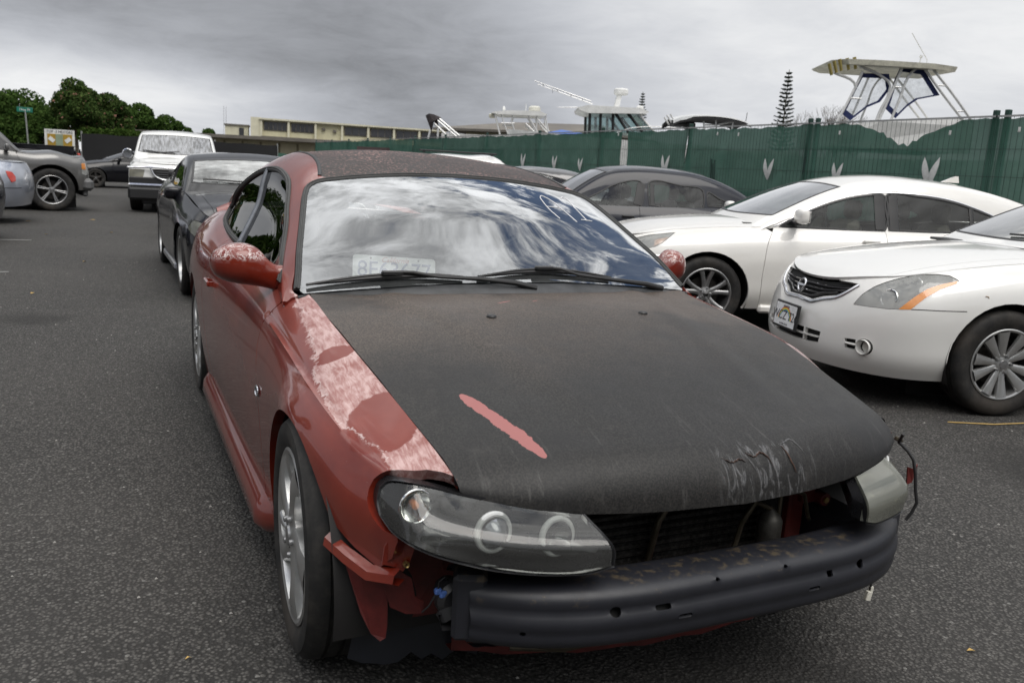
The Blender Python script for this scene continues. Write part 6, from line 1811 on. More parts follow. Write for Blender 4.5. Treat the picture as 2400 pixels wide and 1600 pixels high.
def make_car(name, S, mats, loc, deg, label, lod=.10, wheel='five', wr=.326, rr=.205, ww=.21, mir=True, wmat=None, group=None, cat='car', mz=0, mx=0):
    root = empty(name, loc, RAD(deg), label, cat, group); B = Body(S)
    build_body(root, S, B, mats, lod=lod); build_glasshouse(root, S, B, mats, lod=lod)
    xw = float(S['wm'][2][1])-ww/2-.012
    w0 = make_wheel(root, (xw, 0, wr), wr, ww, rr, wheel, wmat or M_ALLOY, 1, lod=0)
    make_wheel(root, (-xw, 0, wr), side=-1, shared=w0); make_wheel(root, (xw, S['wb'], wr), side=1, shared=w0); make_wheel(root, (-xw, S['wb'], wr), side=-1, shared=w0)
    if mir:
        zb = float(crv(S['sh'])(.8))+.07+mz; xb = float(crv(S['shx'])(.8))+.04+mx
        for sx in (1, -1): car_mirror(root, xb, .78, zb, sx, mats['paint'], .95)
    return root, B
# dark navy saloon beyond the long white one
S_ = generic_spec(5.08, 1.85, 1.50, 2.80, .98, .955, .83, ws0=.52, hdr=1.20, roofe=2.55, glasse=3.45)
S_['gh']['side'] = [[(.80, .975), (1.10, 1.13), (1.30, 1.235), (1.66, 1.275), (1.66, .995)], [(1.76, .995), (1.76, 1.275), (2.2, 1.268), (2.50, 1.215), (2.50, 1.01)], [(2.57, 1.02), (2.57, 1.20), (2.72, 1.13), (2.88, 1.05), (2.82, 1.03)]]
S_['gh']['posts'] = [((1.60, .99), (1.66, 1.27), .11), ((1.80, .995), (1.80, 1.27), .06)]
navy, BN = make_car('dark_saloon', S_, dict(paint=M_NAVY, glass=M_GLASS, wsglass=M_GLASSW, handle=M_BLACK), (3.65, 8.55, 0), -108, 'dark navy saloon with a round emblem on its rear pillar, behind the long white one', lod=.07)
# pillar emblem: white disc with a leaping-animal mark simplified to its ring and stroke
P, N = BN.gh.ev(BN.gh.inv([(3.02, 1.06)], (1, 2), vr=(.44, 1))); p = Vector(P[0])+Vector(N[0])*.004
mb = MB(); n_ = Vector(N[0]); a_ = n_.cross(Vector((0, 0, 1))).normalized(); b_ = a_.cross(n_)
mb.tube([p+a_*.038*cos(t)+b_*.030*sin(t) for t in np.linspace(0, 2*pi, 20)[:-1]], .006, 6, closed=True); mb.tube([p-a_*.026+b_*.004, p-a_*.008+b_*.010, p+a_*.006-b_*.004, p+a_*.026-b_*.006], .007, 6); mb.build('pillar_emblem', M_WHITEP, navy)
mb = MB(); mb.box((.20, 1.46, 1.455), (.10, .07, .03), bev=.01); mb.build('roof_box', M_STEEL, navy)

# ---- the row behind it, roofs showing above the coupe
SD = generic_spec(4.75, 1.80, 1.44, 2.70, .95, .95, .80)
dark2, _b = make_car('grey_saloon', SD, dict(paint=M_CHAR, glass=M_GLASS, wsglass=M_GLASSW), (3.75, 12.1, 0), -108, 'charcoal saloon behind the navy one, only its roof and rear glass showing')
SU = generic_spec(4.6, 1.85, 1.62, 2.65, .95, 1.05, .95, ws0=.40, hdr=1.15, roofe=2.9, glasse=3.35, R=.38, hz_=.37)
suv2, _b = make_car('white_estate', SU, dict(paint=M_WHITE, glass=M_GLASSD, wsglass=M_GLASSW), (3.45, 15.6, 0), -108, 'white estate car, its pale roof showing just above the black coupe roof', lod=.14)
o = copy_tree(dark2, None, (3.1, 19.2, 0), RAD(-108), 'grey saloon far back in the right hand row, roof hidden behind the coupe')
mb = MB(); mb.box((.55, 2.0, 1.66), (.04, 1.6, .035), bev=.01); mb.box((.55, 1.3, 1.635), (.03, .05, .04)); mb.box((.55, 2.7, 1.635), (.03, .05, .04)); mb.build('roof_rail', M_BLACK, suv2)
# ---- black coupe directly behind the red one
SM = generic_spec(4.65, 1.86, 1.355, 2.57, .96, .955, .80, coupe_=True, ws0=.50, hdr=1.15, roofe=2.1, glasse=2.85, R=.36, hz_=.335, nose=.60)
LAMP_K = [(.60, -.86, .70), (.74, -.70, .715), (.82, -.50, .73), (.85, -.44, .66), (.82, -.60, .60), (.66, -.86, .59), (.56, -.90, .62)]
SM['nosecuts'] = [LAMP_K]; SM['sill'] = [(-1.1, .19), (-.4, .17), (.5, .17), (2.2, .17), (3.0, .24), (3.8, .28)]
mus, BK = make_car('black_coupe', SM, dict(paint=M_BLKP, glass=M_GLASSD, wsglass=glassmat('hazy_screen_glass', (.30, .33, .32), 2.0, body=.55, bodyc=(.50, .53, .52))), (.17, 6.45, 0), 1, 'black coupe parked directly behind the red one, yellowed headlamp showing', lod=.05, wheel='five', wr=.33, rr=.215, ww=.24, mz=-.11, mx=-.07)
for sx in (1, -1): lamp_from(mus, BK.side, LAMP_K, lensmat('yellowed_lens', .55, (.55, .50, .34), (.8, .76, .6)) if sx > 0 else M_LENSY, sx=sx, inner=M_LAMPW, depth=.05)
mb = MB(); P, N = BK.gh.ev(BK.gh.inv(dens([(.62, .66), (.30, .60), (-.05, .575)], .04), (0, 1))); mb.tube((P+N*.014)*np.array([-1, 1, 1]), .009, 6); mb.build('wiper', M_BLACK, mus)
mb = MB(); mb.box((-.885, 1.28, .20), (.07, 1.5, .10), bev=.03); mb.box((.885, 1.28, .20), (.07, 1.5, .10), bev=.03); mb.build('sill_skirt', M_SILV, mus)
mb = MB(); mb.box((0, -.55, .815), (.42, .34, .05), Matrix.Rotation(RAD(8), 3, 'X'), bev=.02); mb.build('bonnet_scoop', M_BLKP, mus)
# ---- white hatch squeezed between black coupe and pick-up
SH = generic_spec(4.2, 1.74, 1.37, 2.55, .85, .92, .80, ws0=.35, hdr=1.1, roofe=2.6, glasse=3.1)
hat, _b = make_car('white_hatchback', SH, dict(paint=M_WHITE, glass=M_GLASSD, wsglass=M_GLASSW), (.58, 12.2, 0), 0, 'white hatchback squeezed between the black coupe and the white pickup, black mirror showing', lod=.12, mir=False)
car_mirror(hat, .84, .72, .98, -1, M_BLACK, 1.0); car_mirror(hat, .84, .72, .98, 1, M_BLACK, 1.0)
# ---- silver saloon at the left edge, tail to the right
SS = generic_spec(4.7, 1.80, 1.44, 2.7, .92, .96, .80)
TL = [(.80, 3.40, .86), (.83, 3.36, .80), (.80, 3.60, .70), (.62, 3.72, .74), (.60, 3.70, .86)]
silver, BS = make_car('silver_saloon', SS, dict(paint=M_SILV, glass=M_GLASSD, wsglass=M_GLASSW), (-6.32, 15.35, 0), -97, 'silver saloon cut by the left edge, tail with its red lamp towards the lane', lod=.07)
M_TAIL = simple('red_tail_lens', (.55, .05, .03), .15, coat=1)
for sx in (1, -1):
    uv = inv3(BS.side, dens([(.74, 3.58, .89), (.76, 3.62, .80), (.74, 3.68, .70), (.66, 3.74, .72), (.64, 3.74, .80), (.67, 3.68, .88)], .03, closed=True), (.5, 1))
    tl = panel('tail_lamp', BS.side, uv, M_TAIL, silver, step=.06, off=.006, flange=.01, inset=0, sx=sx)
    ribbon('bumper_seam', BS.side, inv3(BS.side, dens([(.84, 3.1, .60), (.80, 3.5, .60), (.5, 3.76, .60)], .03, smooth=True), (.5, 1)), M_GAP, silver, w=.010, h=.002, sx=sx)
sdk = generic_spec(4.5, 1.80, 1.44, 2.65, .9, .95, .80)
darkl, _b = make_car('navy_hatchback', sdk, dict(paint=M_NAVY, glass=M_GLASSD, wsglass=M_GLASSW), (-6.27, 11.9, 0), -97, 'dark navy car showing only its bumper corner at the left edge, below the silver one', lod=.16)

# ================================================================== trucks
def truck_front(root, S, B, paint_, kind):
    w = float(crv(S['wm'])(-.4)); yF = float(crv(S['yF'])(.4))
def truck_spec(L, Wd, H, wb, fo, belt, hood, ws0, hdr, roofe, glasse, R, hz_, nose, sill_=.42):
    S = generic_spec(L, Wd, H, wb, fo, belt, hood, ws0=ws0, hdr=hdr, roofe=roofe, glasse=glasse, R=R, hz_=hz_, nose=nose)
    w = Wd/2; e = L-fo
    S['sill'] = [(-fo-.1, sill_), (-.4, sill_), (.5, sill_-.04), (wb-.5, sill_-.04), (wb+.5, sill_), (e+.1, sill_+.03)]
    S['n'] = 3.6; S['gh']['k'] = .22; S['end'] = (.85, .85)
    S['shx'] = [(-fo, w*.84), (-.40, w*.88), (0, w*.90), (.6, w*.92), (1.5, w*.93), (wb, w*.93), (e, w*.90)]
    S['wm'] = [(-fo, w*.95), (-.40, w*.98), (0, w), (1.0, w), (wb, w), (e, w*.97)]
    S['g'] = [(0, 0), (.08, .5), (.2, .85), (.4, 1), (.7, 1.0), (1, .8)]
    return S
# white pick-up, facing the lens
SF = truck_spec(5.9, 1.98, 1.84, 3.65, .93, 1.20, 1.06, .42, 1.05, 2.55, 2.95, .46, .44, .99)
SF['gh']['zc'] = [(.36, 1.21), (.44, 1.26), (.75, 1.52), (1.02, 1.74), (1.3, 1.82), (1.8, 1.85), (2.4, 1.83), (2.62, 1.78), (2.72, 1.5), (2.80, 1.25)]; SF['gh']['rw'] = None; SF['gh']['ws'] = (.47, .99)
SF['gh']['side'] = [[(.72, 1.24), (.95, 1.50), (1.15, 1.66), (1.75, 1.69), (1.75, 1.26)], [(1.85, 1.27), (1.85, 1.69), (2.45, 1.66), (2.5, 1.28)]]
SF['deck'] = None; SF['doorm'] = None; SF['doorr'] = 1.85
LAMP_F = [(.62, -.90, .94), (.93, -.78, .94), (.945, -.66, .93), (.95, -.66, .75), (.93, -.78, .75), (.66, -.90, .75)]
GR_F = [(0, -.93, .985), (.40, -.93, .975), (.50, -.93, .92), (.40, -.94, .78), (.28, -.945, .74), (0, -.945, .735)]
SF['nosecuts'] = [LAMP_F, GR_F]
pick, BF = make_car('white_pickup', SF, dict(paint=M_TRUCKW, glass=M_GLASSD, wsglass=glassmat('wet_screen_glass', (.25, .27, .30), 2.6, body=.5, bodyc=(.55, .57, .62), streak=1)), (.06, 19.1, 0), -5, 'white pickup facing the lens, oval mark left on its bonnet where a badge was', lod=.07, wr=.40, rr=.215, ww=.26, wheel='five', mir=False, cat='pickup truck')
for sx in (1, -1):
    lamp_from(pick, BF.side, LAMP_F, lensmat('aged_truck_lens', .45, (.62, .60, .48), (.85, .84, .74)), sx=sx, inner=M_LAMPW, depth=.05)
    mb = MB(); mb.lathe([(0, 0), (0, .10), (.02, .12), (.08, .10), (.10, 0)], 20, axis='y', c=(sx*1.07, .86, 1.25)); m_ = mb.build('door_mirror', M_CHROME, pick); mb = MB(); mb.box((sx*1.03, .90, 1.25), (.2, .05, .06), bev=.02); mb.build('mirror_arm', M_BLACK, m_)
mb = MB(); mb.box((0, -.97, .60), (1.90, .14, .07), bev=.03); mb.build('chrome_bumper_top', M_CHROME, pick)
mb = MB(); mb.box((0, -.98, .42), (1.92, .18, .28), bev=.05); mb.box((0, -.92, .70), (1.86, .06, .14), bev=.02); mb.box((0, -.90, .25), (1.4, .06, .12), bev=.03); mb.build('black_bumper', M_BLACK, pick)
mb = MB(); pts_ = [(-.50, -.955, .97), (-.40, -.96, .80), (-.30, -.965, .745), (0, -.97, .735), (.30, -.965, .745), (.40, -.96, .80), (.50, -.955, .97)]
mb.tube(dens(pts_, .05, smooth=True).tolist(), .022, 8); mb.tube([(-.96, -.85, .965), (-.5, -.945, .985), (0, -.955, .99), (.5, -.945, .985), (.96, -.85, .965)], .022, 8); mb.build('chrome_surround', M_CHROME, pick)
for z in (.79, .84, .89, .94):
    mb = MB(); mb.box((0, -.94, z), (.78+(z-.79)*1.0, .03, .018), bev=.004); mb.build('grille_slat', M_SLAT, pick)
shell('grille_backing', BF.side, M_GAP, pick, off=-.07, sx=1, nu=20, nv=12, u=(0, .24), v=(0, .95)); shell('grille_backing', BF.side, M_GAP, pick, off=-.07, sx=-1, nu=20, nv=12, u=(0, .24), v=(0, .95))
mb = MB(); mb.lathe([(0, .0), (.001, .17), (0, .18)], 28, axis='z'); P, N = BF.hood.ev([(.16, 0)]); mb.v = [tuple(Matrix.Translation(Vector(P[0])+Vector(N[0])*.003) @ Vector(N[0]).to_track_quat('Z', 'Y').to_matrix().to_4x4() @ Matrix.Diagonal((1, .42, 1, 1)) @ Vector(p)) for p in mb.v]; mb.build('badge_scar', simple('badge_scar_grey', (.42, .42, .44), .5), pick)
mb = MB(); mb.box((0, 4.0, .95), (1.82, 2.0, .60), bev=.05); mb.build('cargo_bed', M_TRUCKW, pick)
mb = MB(); P, N = BF.gh.ev(BF.gh.inv(dens([(.72, .58), (.30, .50), (.02, .49)], .06), (0, 1))); mb.tube((P+N*.02)*np.array([-1, 1, 1]), .012, 5); mb.tube((P+N*.02)+np.array([-.65, 0, 0]), .012, 5); mb.build('wiper', M_BLACK, pick)
# grey SUV on big wheels, nose to the right
SY = truck_spec(5.2, 1.98, 1.92, 3.0, .78, 1.18, 1.11, .50, 1.20, 3.4, 3.9, .50, .47, 1.06, .44)
SY['gh']['side'] = [[(.88, 1.21), (1.12, 1.47), (1.35, 1.68), (1.95, 1.74), (1.95, 1.22)], [(2.05, 1.22), (2.05, 1.74), (2.95, 1.73), (2.95, 1.24)]]
LAMP_Y = [(.80, -.74, 1.03), (.92, -.66, 1.04), (.95, -.57, 1.02), (.955, -.57, .78), (.94, -.66, .75), (.84, -.74, .78)]
SY['nosecuts'] = [LAMP_Y]
yk, BY = make_car('grey_suv', SY, dict(paint=M_GREY, glass=M_GLASSD, wsglass=M_GLASSD), (-2.58, 18.85, 0), 100, 'pewter grey sport utility on chromed six spoke wheels, nose pointing right', lod=.07, wr=.435, rr=.285, ww=.27, wheel='double6', wmat=M_ALLOYD, cat='car')
for sx in (1, -1):
    lamp_from(yk, BY.side, LAMP_Y, M_CLEAR, sx=sx, inner=M_LAMPW, depth=.05)
    panel('amber_strip', BY.side, inv3(BY.side, dens([(.90, -.68, 1.02), (.95, -.57, 1.00), (.955, -.57, .88), (.92, -.68, .87)], .03, closed=True), (0, .5)), M_AMBL, yk, step=.06, off=.004, flange=.004, sx=sx)
    ribbon('rub_strip', BY.side, uedge(BY.side, [(.62, .70), (1.6, .70), (2.4, .70)], smooth=False), simple('grey_cladding', (.12, .12, .12), .5), yk, w=.12, h=.02, sx=sx)
mb = MB(); mb.box((0, -.68, .56), (1.94, .24, .26), bev=.07); mb.box((.0, -.64, .38), (1.7, .10, .14), bev=.03); mb.build('bumper', simple('grey_cladding', (.12, .12, .12), .5), yk)
# black pick-up behind it, bed to the right
SB = truck_spec(5.8, 1.98, 1.86, 3.6, .93, 1.18, 1.02, .42, 1.05, 1.9, 2.1, .46, .44, .94)
SB['gh']['side'] = [[(.72, 1.22), (.95, 1.48), (1.15, 1.66), (1.62, 1.68), (1.62, 1.24)]]; SB['deck'] = None; SB['doorm'] = None; SB['doorr'] = 1.7; SB['gh']['rw'] = None
SB['sh'] = [(-.93, .94), (-.8, 1.0), (-.55, 1.02), (-.1, 1.09), (.3, 1.15), (.7, 1.18), (1.6, 1.2), (2.2, 1.24), (3.5, 1.26), (4.9, 1.27)]
bp, _b = make_car('black_pickup', SB, dict(paint=M_BLKP, glass=M_GLASSD, wsglass=M_GLASSD), (-6.95, 24.6, 0), -88, 'black pickup behind the grey sport utility, its long bed ending at the lane', lod=.16, wr=.40, rr=.215, ww=.26, mir=False, cat='pickup truck')
mb = MB(); mb.box((0, 3.4, .95), (1.9, 2.7, .74)); mb.box((.92, 3.4, 1.33), (.09, 2.75, .03), bev=.01); mb.box((-.92, 3.4, 1.33), (.09, 2.75, .03), bev=.01); mb.build('cargo_bed', M_BLKP, bp)
mb = MB(); mb.box((0, 4.88, 1.0), (1.8, .05, .55), bev=.01); mb.build('tailgate', M_BLKP, bp)
mb = MB(); mb.box((.92, 4.86, 1.0), (.12, .07, .34), bev=.02); mb.box((-.92, 4.86, 1.0), (.12, .07, .34), bev=.02); mb.build('tail_lamp', M_TAIL, bp)
# black coupe far off, nose to the left
SC2 = generic_spec(4.5, 1.80, 1.32, 2.6, .9, .92, .76, coupe_=True, R=.36, hz_=.34)
bc, _b = make_car('black_sports_coupe', SC2, dict(paint=M_BLKP, glass=M_GLASSD, wsglass=M_GLASSD), (-1.95, 31.7, 0), -78, 'low black sports coupe seen from its side, far off before the dark screen fence', lod=.10, wr=.33, rr=.21, wheel='five', wmat=M_DARKM)
# ================================================================== green screened fence along the right
FX, FH = 8.2, 2.28
def screen_mat():
    mt, b = newmat('green_screen_cloth'); co = objco(b)
    n = b.noise(co, 1.6, 5, .6); f = b.noise(b.vmath('MULTIPLY', co, (1, 3, 60)), 2.0, 4, .6)
    c = b.mix(b.smooth(n, .3, .7), (.062, .142, .108), (.095, .190, .150))
    c = b.mix(b.math('MULTIPLY', b.smooth(f, .55, .75), .3), c, (.10, .21, .17))
    d = b.n('ShaderNodeBsdfDiffuse', i={0: c}).outputs[0]; t = b.n('ShaderNodeBsdfTranslucent', i={0: c}).outputs[0]
    tr = b.n('ShaderNodeBsdfTransparent', i={0: (1, 1, 1, 1)}).outputs[0]
    m1 = b.n('ShaderNodeMixShader', i={0: .35, 1: d, 2: t}).outputs[0]
    out(b, b.n('ShaderNodeMixShader', i={0: .04, 1: m1, 2: tr}).outputs[0]); return mt
M_CLOTH = screen_mat()
M_GPOST = simple('green_post_paint', (.012, .045, .034), .5)
M_WIRE = simple('dark_wire', (.012, .03, .025), .5)
M_GALV = simple('galvanised_rail', (.42, .42, .41), .4, .6)
M_FLAP = simple('pale_slit_lining', (.62, .62, .60), .6)
fence = empty('screened_fence', (FX, 0, 0), 0, 'long green cloth screened wire fence with pale wind slits, along the right side', 'fence')
py = [1.6, 4.77, 7.78, 10.81, 13.89, 16.9, 20.16, 23.47, 26.46, 29.39, 32.5, 35.6, 38.8, 42.2]
rf_ = random.Random(3)
for i, y in enumerate(py):
    for dy in ((-.075, .075) if i in (1, 2) else (0,)):
        mb = MB(); mb.box((.06, y+dy, FH/2+.03), (.06, .06, FH+.10), bev=.006); mb.build('post', M_GPOST, fence)
    mb = MB(); mb.box((.0, y, 1.12), (.05, .22, .07), bev=.01); mb.build('clamp', M_GPOST, fence)
SL = [4.05, 5.56, 7.11, 8.55, 11.37, 14.61, 15.84, 17.55, 19.9, 22.1]
for i in range(len(py)-1):
    y0, y1 = py[i]-.01, py[i+1]+.01
    n = 46 if i < 7 else 20; m_ = 22
    V = []; F = []
    def ztop(y):
        t = (y-y0)/(y1-y0); z = 2.262-.022*math.sin(pi*t)+.010*math.sin(9*y)+.007*math.sin(23*y+i)
        if i == 1:                                                 # torn-down V
            q = (y-6.05)/.78
            if abs(q) < 1: z -= .29*(1-abs(q))**1.1
            if abs(y-6.12) < .3: z -= .03*math.sin(40*y)
        return z
    g0, g1 = (12.80, 13.02) if i == 3 else (99, 99)
    ys_ = list(np.linspace(y0, y1, n+1))
    if i == 3: ys_ = sorted(ys_+[g0, g1])
    for y in ys_:
        zt = ztop(y)
        for j in range(m_+1):
            z = .15+(zt-.15)*j/m_
            x = .018*math.sin(1.9*y+2.2*z)+.012*math.sin(5.3*y-3.1*z+i)+.006*math.sin(14*y+6*z)
            if i == 1: x += .05*math.exp(-((z-(1.95-(6.4-y)*.55))/.05)**2)*(1 if y < 6.4 else 0)
            if i == 2: x += .035*math.sin(8*(y+z*.6))*max(0, 1-abs(z-1.6))
            V.append((x, y, z))
    k = m_+1
    for a in range(len(ys_)-1):
        if i == 3 and ys_[a] >= g0-1e-6 and ys_[a+1] <= g1+1e-6: continue
        for j in range(m_): F.append((a*k+j, a*k+j+1, (a+1)*k+j+1, (a+1)*k+j))
    mesh_obj('screen_cloth', V, F, M_CLOTH, fence, True, None)
    mb = MB()
    if i < 8:
        nw = int((y1-y0)/.075)
        for q in range(nw+1):
            y = y0+(y1-y0)*q/nw
            mb.add([(-.030, y, .1), (-.026, y+.0022, .1), (-.026, y-.0022, .1), (-.030, y, FH), (-.026, y+.0022, FH), (-.026, y-.0022, FH)], [(0, 1, 4, 3), (2, 0, 3, 5), (1, 2, 5, 4)])
        for z in (.3, .62, .94, 1.26, 1.58, 1.9):
            mb.box((-.036, (y0+y1)/2, z), (.006, y1-y0, .006))
        w_ = mb.build('wire_mesh', M_WIRE, fence, False); w_['kind'] = 'stuff'
    mb = MB(); mb.box((-.02, (y0+y1)/2, FH), (.022, y1-y0, .022)); mb.build('top_rail', M_GALV, fence, False)
for k, y in enumerate(SL):
    s_ = 1.0+.15*math.sin(k*2.1); e = .34*s_
    for sg in (-1, 1):
        n = 12; V = []
        tipx = sg*.10*s_; 
        for q in range(n+1):
            t = q/n; w = .045*s_*math.sin(pi*min(1, t*1.02))**.8
            cy = tipx*t
            V.append((-.040-.02*math.sin(pi*t), y+cy-w, 1.42+e*t)); V.append((-.040-.02*math.sin(pi*t), y+cy+w, 1.42+e*t))
        mesh_obj('wind_slit_flap', V, [(2*q, 2*q+1, 2*q+3, 2*q+2) for q in range(n)], M_FLAP, fence, True, None)
for y, z in ((5.35, 2.10), (7.15, 2.13), (9.35, 2.14), (9.9, 2.16), (4.45, 2.12), (13.1, 2.2)):
    mb = MB(); mb.box((-.05, y, z), (.012, .03, .055), bev=.004); mb.build('cable_tie_tag', M_FLAP, fence)
mb = MB(); mb.tube([(-.05, 9.84, 1.05), (-.05, 9.90, 1.72)], .014, 6); mb.tube([(-.05, 9.94, 1.05), (-.05, 10.00, 1.74)], .014, 6); mb.tube([(-.05, 9.89, 1.2), (-.05, 9.95, 1.66)], .010, 6); mb.build_each('steel_rod', M_GPOST, fence)
# low green return fence and posts at the far end
f2 = empty('low_green_fence', (0, 44, 0), 0, 'low faded green fence with round posts crossing behind the far cars', 'fence')
mb = MB(); V = []; n = 50
for i in range(n+1): x = -1.2+9.5*i/n; V += [(x, .02*math.sin(3*x), .1), (x, .02*math.sin(3*x+1), 1.62+.02*math.sin(5*x))]
mb.add(V, [(2*i, 2*i+1, 2*i+3, 2*i+2) for i in range(n)]); mb.build('screen_cloth', M_CLOTH, f2)
for x in (-1.2, .6, 2.4, 4.2, 5.9, 7.8):
    mb = MB(); mb.lathe([(0, .06), (1.95 if x == .6 else 1.75, .06), (2.0 if x == .6 else 1.8, .03)], 12, axis='z', c=(x, -.05, 0)); mb.build('post', simple('faded_green_post', (.12, .22, .18), .6), f2)
f3 = empty('black_screen_fence', (-3.6, 40.5, 0), RAD(2), 'tall black screen fence standing under the trees at far left', 'fence')
mb = MB(); V = []; n = 40
for i in range(n+1): x = 1.2+8.5*i/n; V += [(x, .05*math.sin(2*x), .0), (x, .05*math.sin(2*x+1), 1.95+.015*math.sin(4*x))]
mb.add(V, [(2*i, 2*i+1, 2*i+3, 2*i+2) for i in range(n)]); mb.build('screen_cloth', simple('black_shade_cloth', (.012, .012, .013), .85), f3)
for x in (1.2, 4.0, 6.8, 9.7):
    mb = MB(); mb.lathe([(0, .035), (2.05, .035)], 8, axis='z', c=(x, .08, 0)); mb.build('post', M_GALV, f3)

# ================================================================== boats behind the fence
M_HULL = simple('boat_hull_white', (.74, .74, .72), .35); M_TUBE = simple('white_boat_tube', (.70, .70, .69), .25, .2); M_CANVAS = simple('navy_canvas', (.012, .022, .095), .75)
M_VINYL = glassmat('clear_vinyl', (.80, .82, .84), 1.0, body=.45, bodyc=(.70, .71, .73)); M_CREAM = simple('cream_gelcoat', (.58, .56, .46), .5, var=.2); M_GOLD = simple('gold_rod_holder', (.42, .34, .12), .35, .8)
CX, CY = -1.314, -2.157
def boat_root(name, xy, k, label, g=None): 
    r_ = empty(name, (CX+(xy[0]-CX)*k, CY+(xy[1]-CY)*k, 0), RAD(-25.6), label, 'boat', g); return r_
def Bz(k): return lambda u, z, v=0: (u*k, v, 1.315+(z-1.315)*k)
def hull(root, L, beam, z0, z1, mat, v0=0, bow=-1):
    V = []; F = []; n = 16
    for i in range(n+1):
        t = i/n; w = beam/2*min(1, (1-t)*2.6+.02)**.6; zt = z1+.25*t*t; zb = z0+.35*t**3
        V += [(bow*(-L/2+L*t)*1.0, v0-w, zt), (bow*(-L/2+L*t), v0-w*.85, z0+(z1-z0)*.35), (bow*(-L/2+L*t), v0, zb), (bow*(-L/2+L*t), v0+w*.85, z0+(z1-z0)*.35), (bow*(-L/2+L*t), v0+w, zt)]
    for i in range(n):
        for j in range(4): F.append((i*5+j, i*5+j+1, (i+1)*5+j+1, (i+1)*5+j))
        F.append((i*5+4, i*5, (i+1)*5, (i+1)*5+4))
    F += [(0, 1, 2, 3, 4)]
    h = mesh_obj('hull', V, F, mat, root, True, 40)
    mb = MB()
    for x in (-L*.25, L*.2): mb.box((x, v0, z0/2), (.12, beam*.8, z0)); 
    mb.box((0, v0, z0*.55), (L*.8, .12, .12)); mb.build('trailer', M_STEEL, root, False)
    return h
# 1: sport-fishing hard top
k = 1.5; B1 = Bz(k); r1 = boat_root('fishing_boat', (9.72, 7.53), k, 'boat with cream hardtop, navy canvas curtains and gold rod holders, behind the fence')
hull(r1, 7.5, 2.5, .7, 2.05, M_HULL, 1.2, 1)
def slab(pts, th, v0, v1, name, mat, root, bz):
    P = [bz(u, z, v0) for u, z in pts]; Q = [bz(u, z, v1) for u, z in pts]; n = len(P)
    return P
mb = MB()  # top: plan polygon extruded
top_ = [(-1.12, 0.1), (-.95, -.18), (-.46, -.25), (.35, -.20), (.80, .05), (.85, .9), (.80, 1.6), (-.9, 1.6), (-1.1, 1.3)]
V = []
for u, v in top_: V.append(B1(u, 3.27-.02*(v > .5), v*k*.8))
for u, v in top_: V.append(B1(u*.97, 3.225-.03*(v < .3), v*k*.8+.02))
n = len(top_); mb.add(V, [tuple(range(n)), tuple(range(n, 2*n))[::-1]]+[(i, n+i, n+(i+1) % n, (i+1) % n) for i in range(n)]); mb.build('hardtop', M_CREAM, r1, False)
for (a, b_) in (((-1.20, 3.20), (-1.14, 3.03)), ((-1.13, 3.24), (-1.07, 3.07)), ((-1.05, 3.27), (-1.00, 3.10)), ((-.94, 3.29), (-.89, 3.12)), ((-.83, 3.31), (-.79, 3.14))):
    mb = MB(); mb.tube([B1(*b_, -.1), B1(*a, -.1)], [.033, .040], 10); mb.build('rod_holder', M_GOLD, r1)
def pipes(root, name, bz, paths, r, mat, v=0):
    for p in paths:
        mb = MB(); q = dens([bz(*x) for x in p], .12, smooth=len(p) > 2) if len(p) > 2 else [bz(*x) for x in p]; mb.tube(q, r, 8); mb.build(name, mat, root)
for dv, rr_ in ((0, .032), (1.9, .028)):
    for p in ([(-.97, 2.30, dv), (-.76, 2.81, dv), (-.65, 3.12, dv)], [(-.33, 2.34, dv), (-.24, 2.62, dv), (-.05, 3.24, dv)], [(-.12, 2.43, dv), (-.03, 2.76, dv), (.06, 3.09, dv), (.14, 3.20, dv), (.40, 3.21, dv)],
              [(.29, 3.20, dv), (.59, 2.88, dv), (1.02, 2.45, dv)], [(.38, 3.24, dv), (.74, 2.89, dv), (1.15, 2.45, dv)], [(-.72, 3.20, dv), (-.33, 3.05, dv), (-.21, 2.96, dv), (-.21, 2.82, dv), (-.31, 2.55, dv), (-.36, 2.36, dv)], [(-1.09, 3.08, dv), (-.74, 2.92, dv), (-.72, 2.87, dv)]):
        if dv and (p[0][0] < -.5 or p[-1][0] < -.25): continue
        pipes(r1, 'tower_pipe', B1, [p], rr_, M_TUBE)
for p in ([(.50, 2.98, 0), (.64, 2.98, 0)], [(.86, 2.62, 0), (.97, 2.62, 0)], [(-.17, 2.92, 0), (-.03, 2.92, 0)], [(-.79, 2.72, 0), (-.62, 2.72, 0)]): pipes(r1, 'ladder_rung', B1, [p], .02, M_TUBE)
def curtain(outer, name):
    P = [B1(u, z, .06) for u, z in outer]; c = np.mean([(u, z) for u, z in outer], 0)
    inner = [((u-c[0])*.80+c[0], (z-c[1])*.80+c[1]) for u, z in outer]
    Q = [B1(u, z, .06) for u, z in inner]; n = len(P)
    cu = mesh_obj(name, P+Q, [(i, (i+1) % n, n+(i+1) % n, n+i) for i in range(n)], M_CANVAS, r1, False)
    mesh_obj('clear_pane', [(x, y+.004, z) for x, y, z in Q], [tuple(range(n))], M_VINYL, cu, False)
curtain([(-.65, 3.10), (-.23, 3.11), (-.17, 2.91), (-.31, 2.69), (-.50, 2.60), (-.73, 2.39), (-.88, 2.49), (-.75, 2.85)], 'canvas_curtain')
curtain([(-.07, 3.23), (.29, 3.20), (.59, 2.84), (.26, 2.76), (.11, 2.64), (-.04, 2.46), (-.22, 2.60), (-.14, 3.02)], 'canvas_curtain')
mb = MB(); V = [B1(-.97, 2.30, 0), B1(-.3, 2.40, -.1), B1(.97, 2.52, 0), B1(1.17, 2.40, 0), B1(1.17, 2.0, 0), B1(-.97, 2.0, 0)]; V2 = [(x, y+2.6, z) for x, y, z in V]
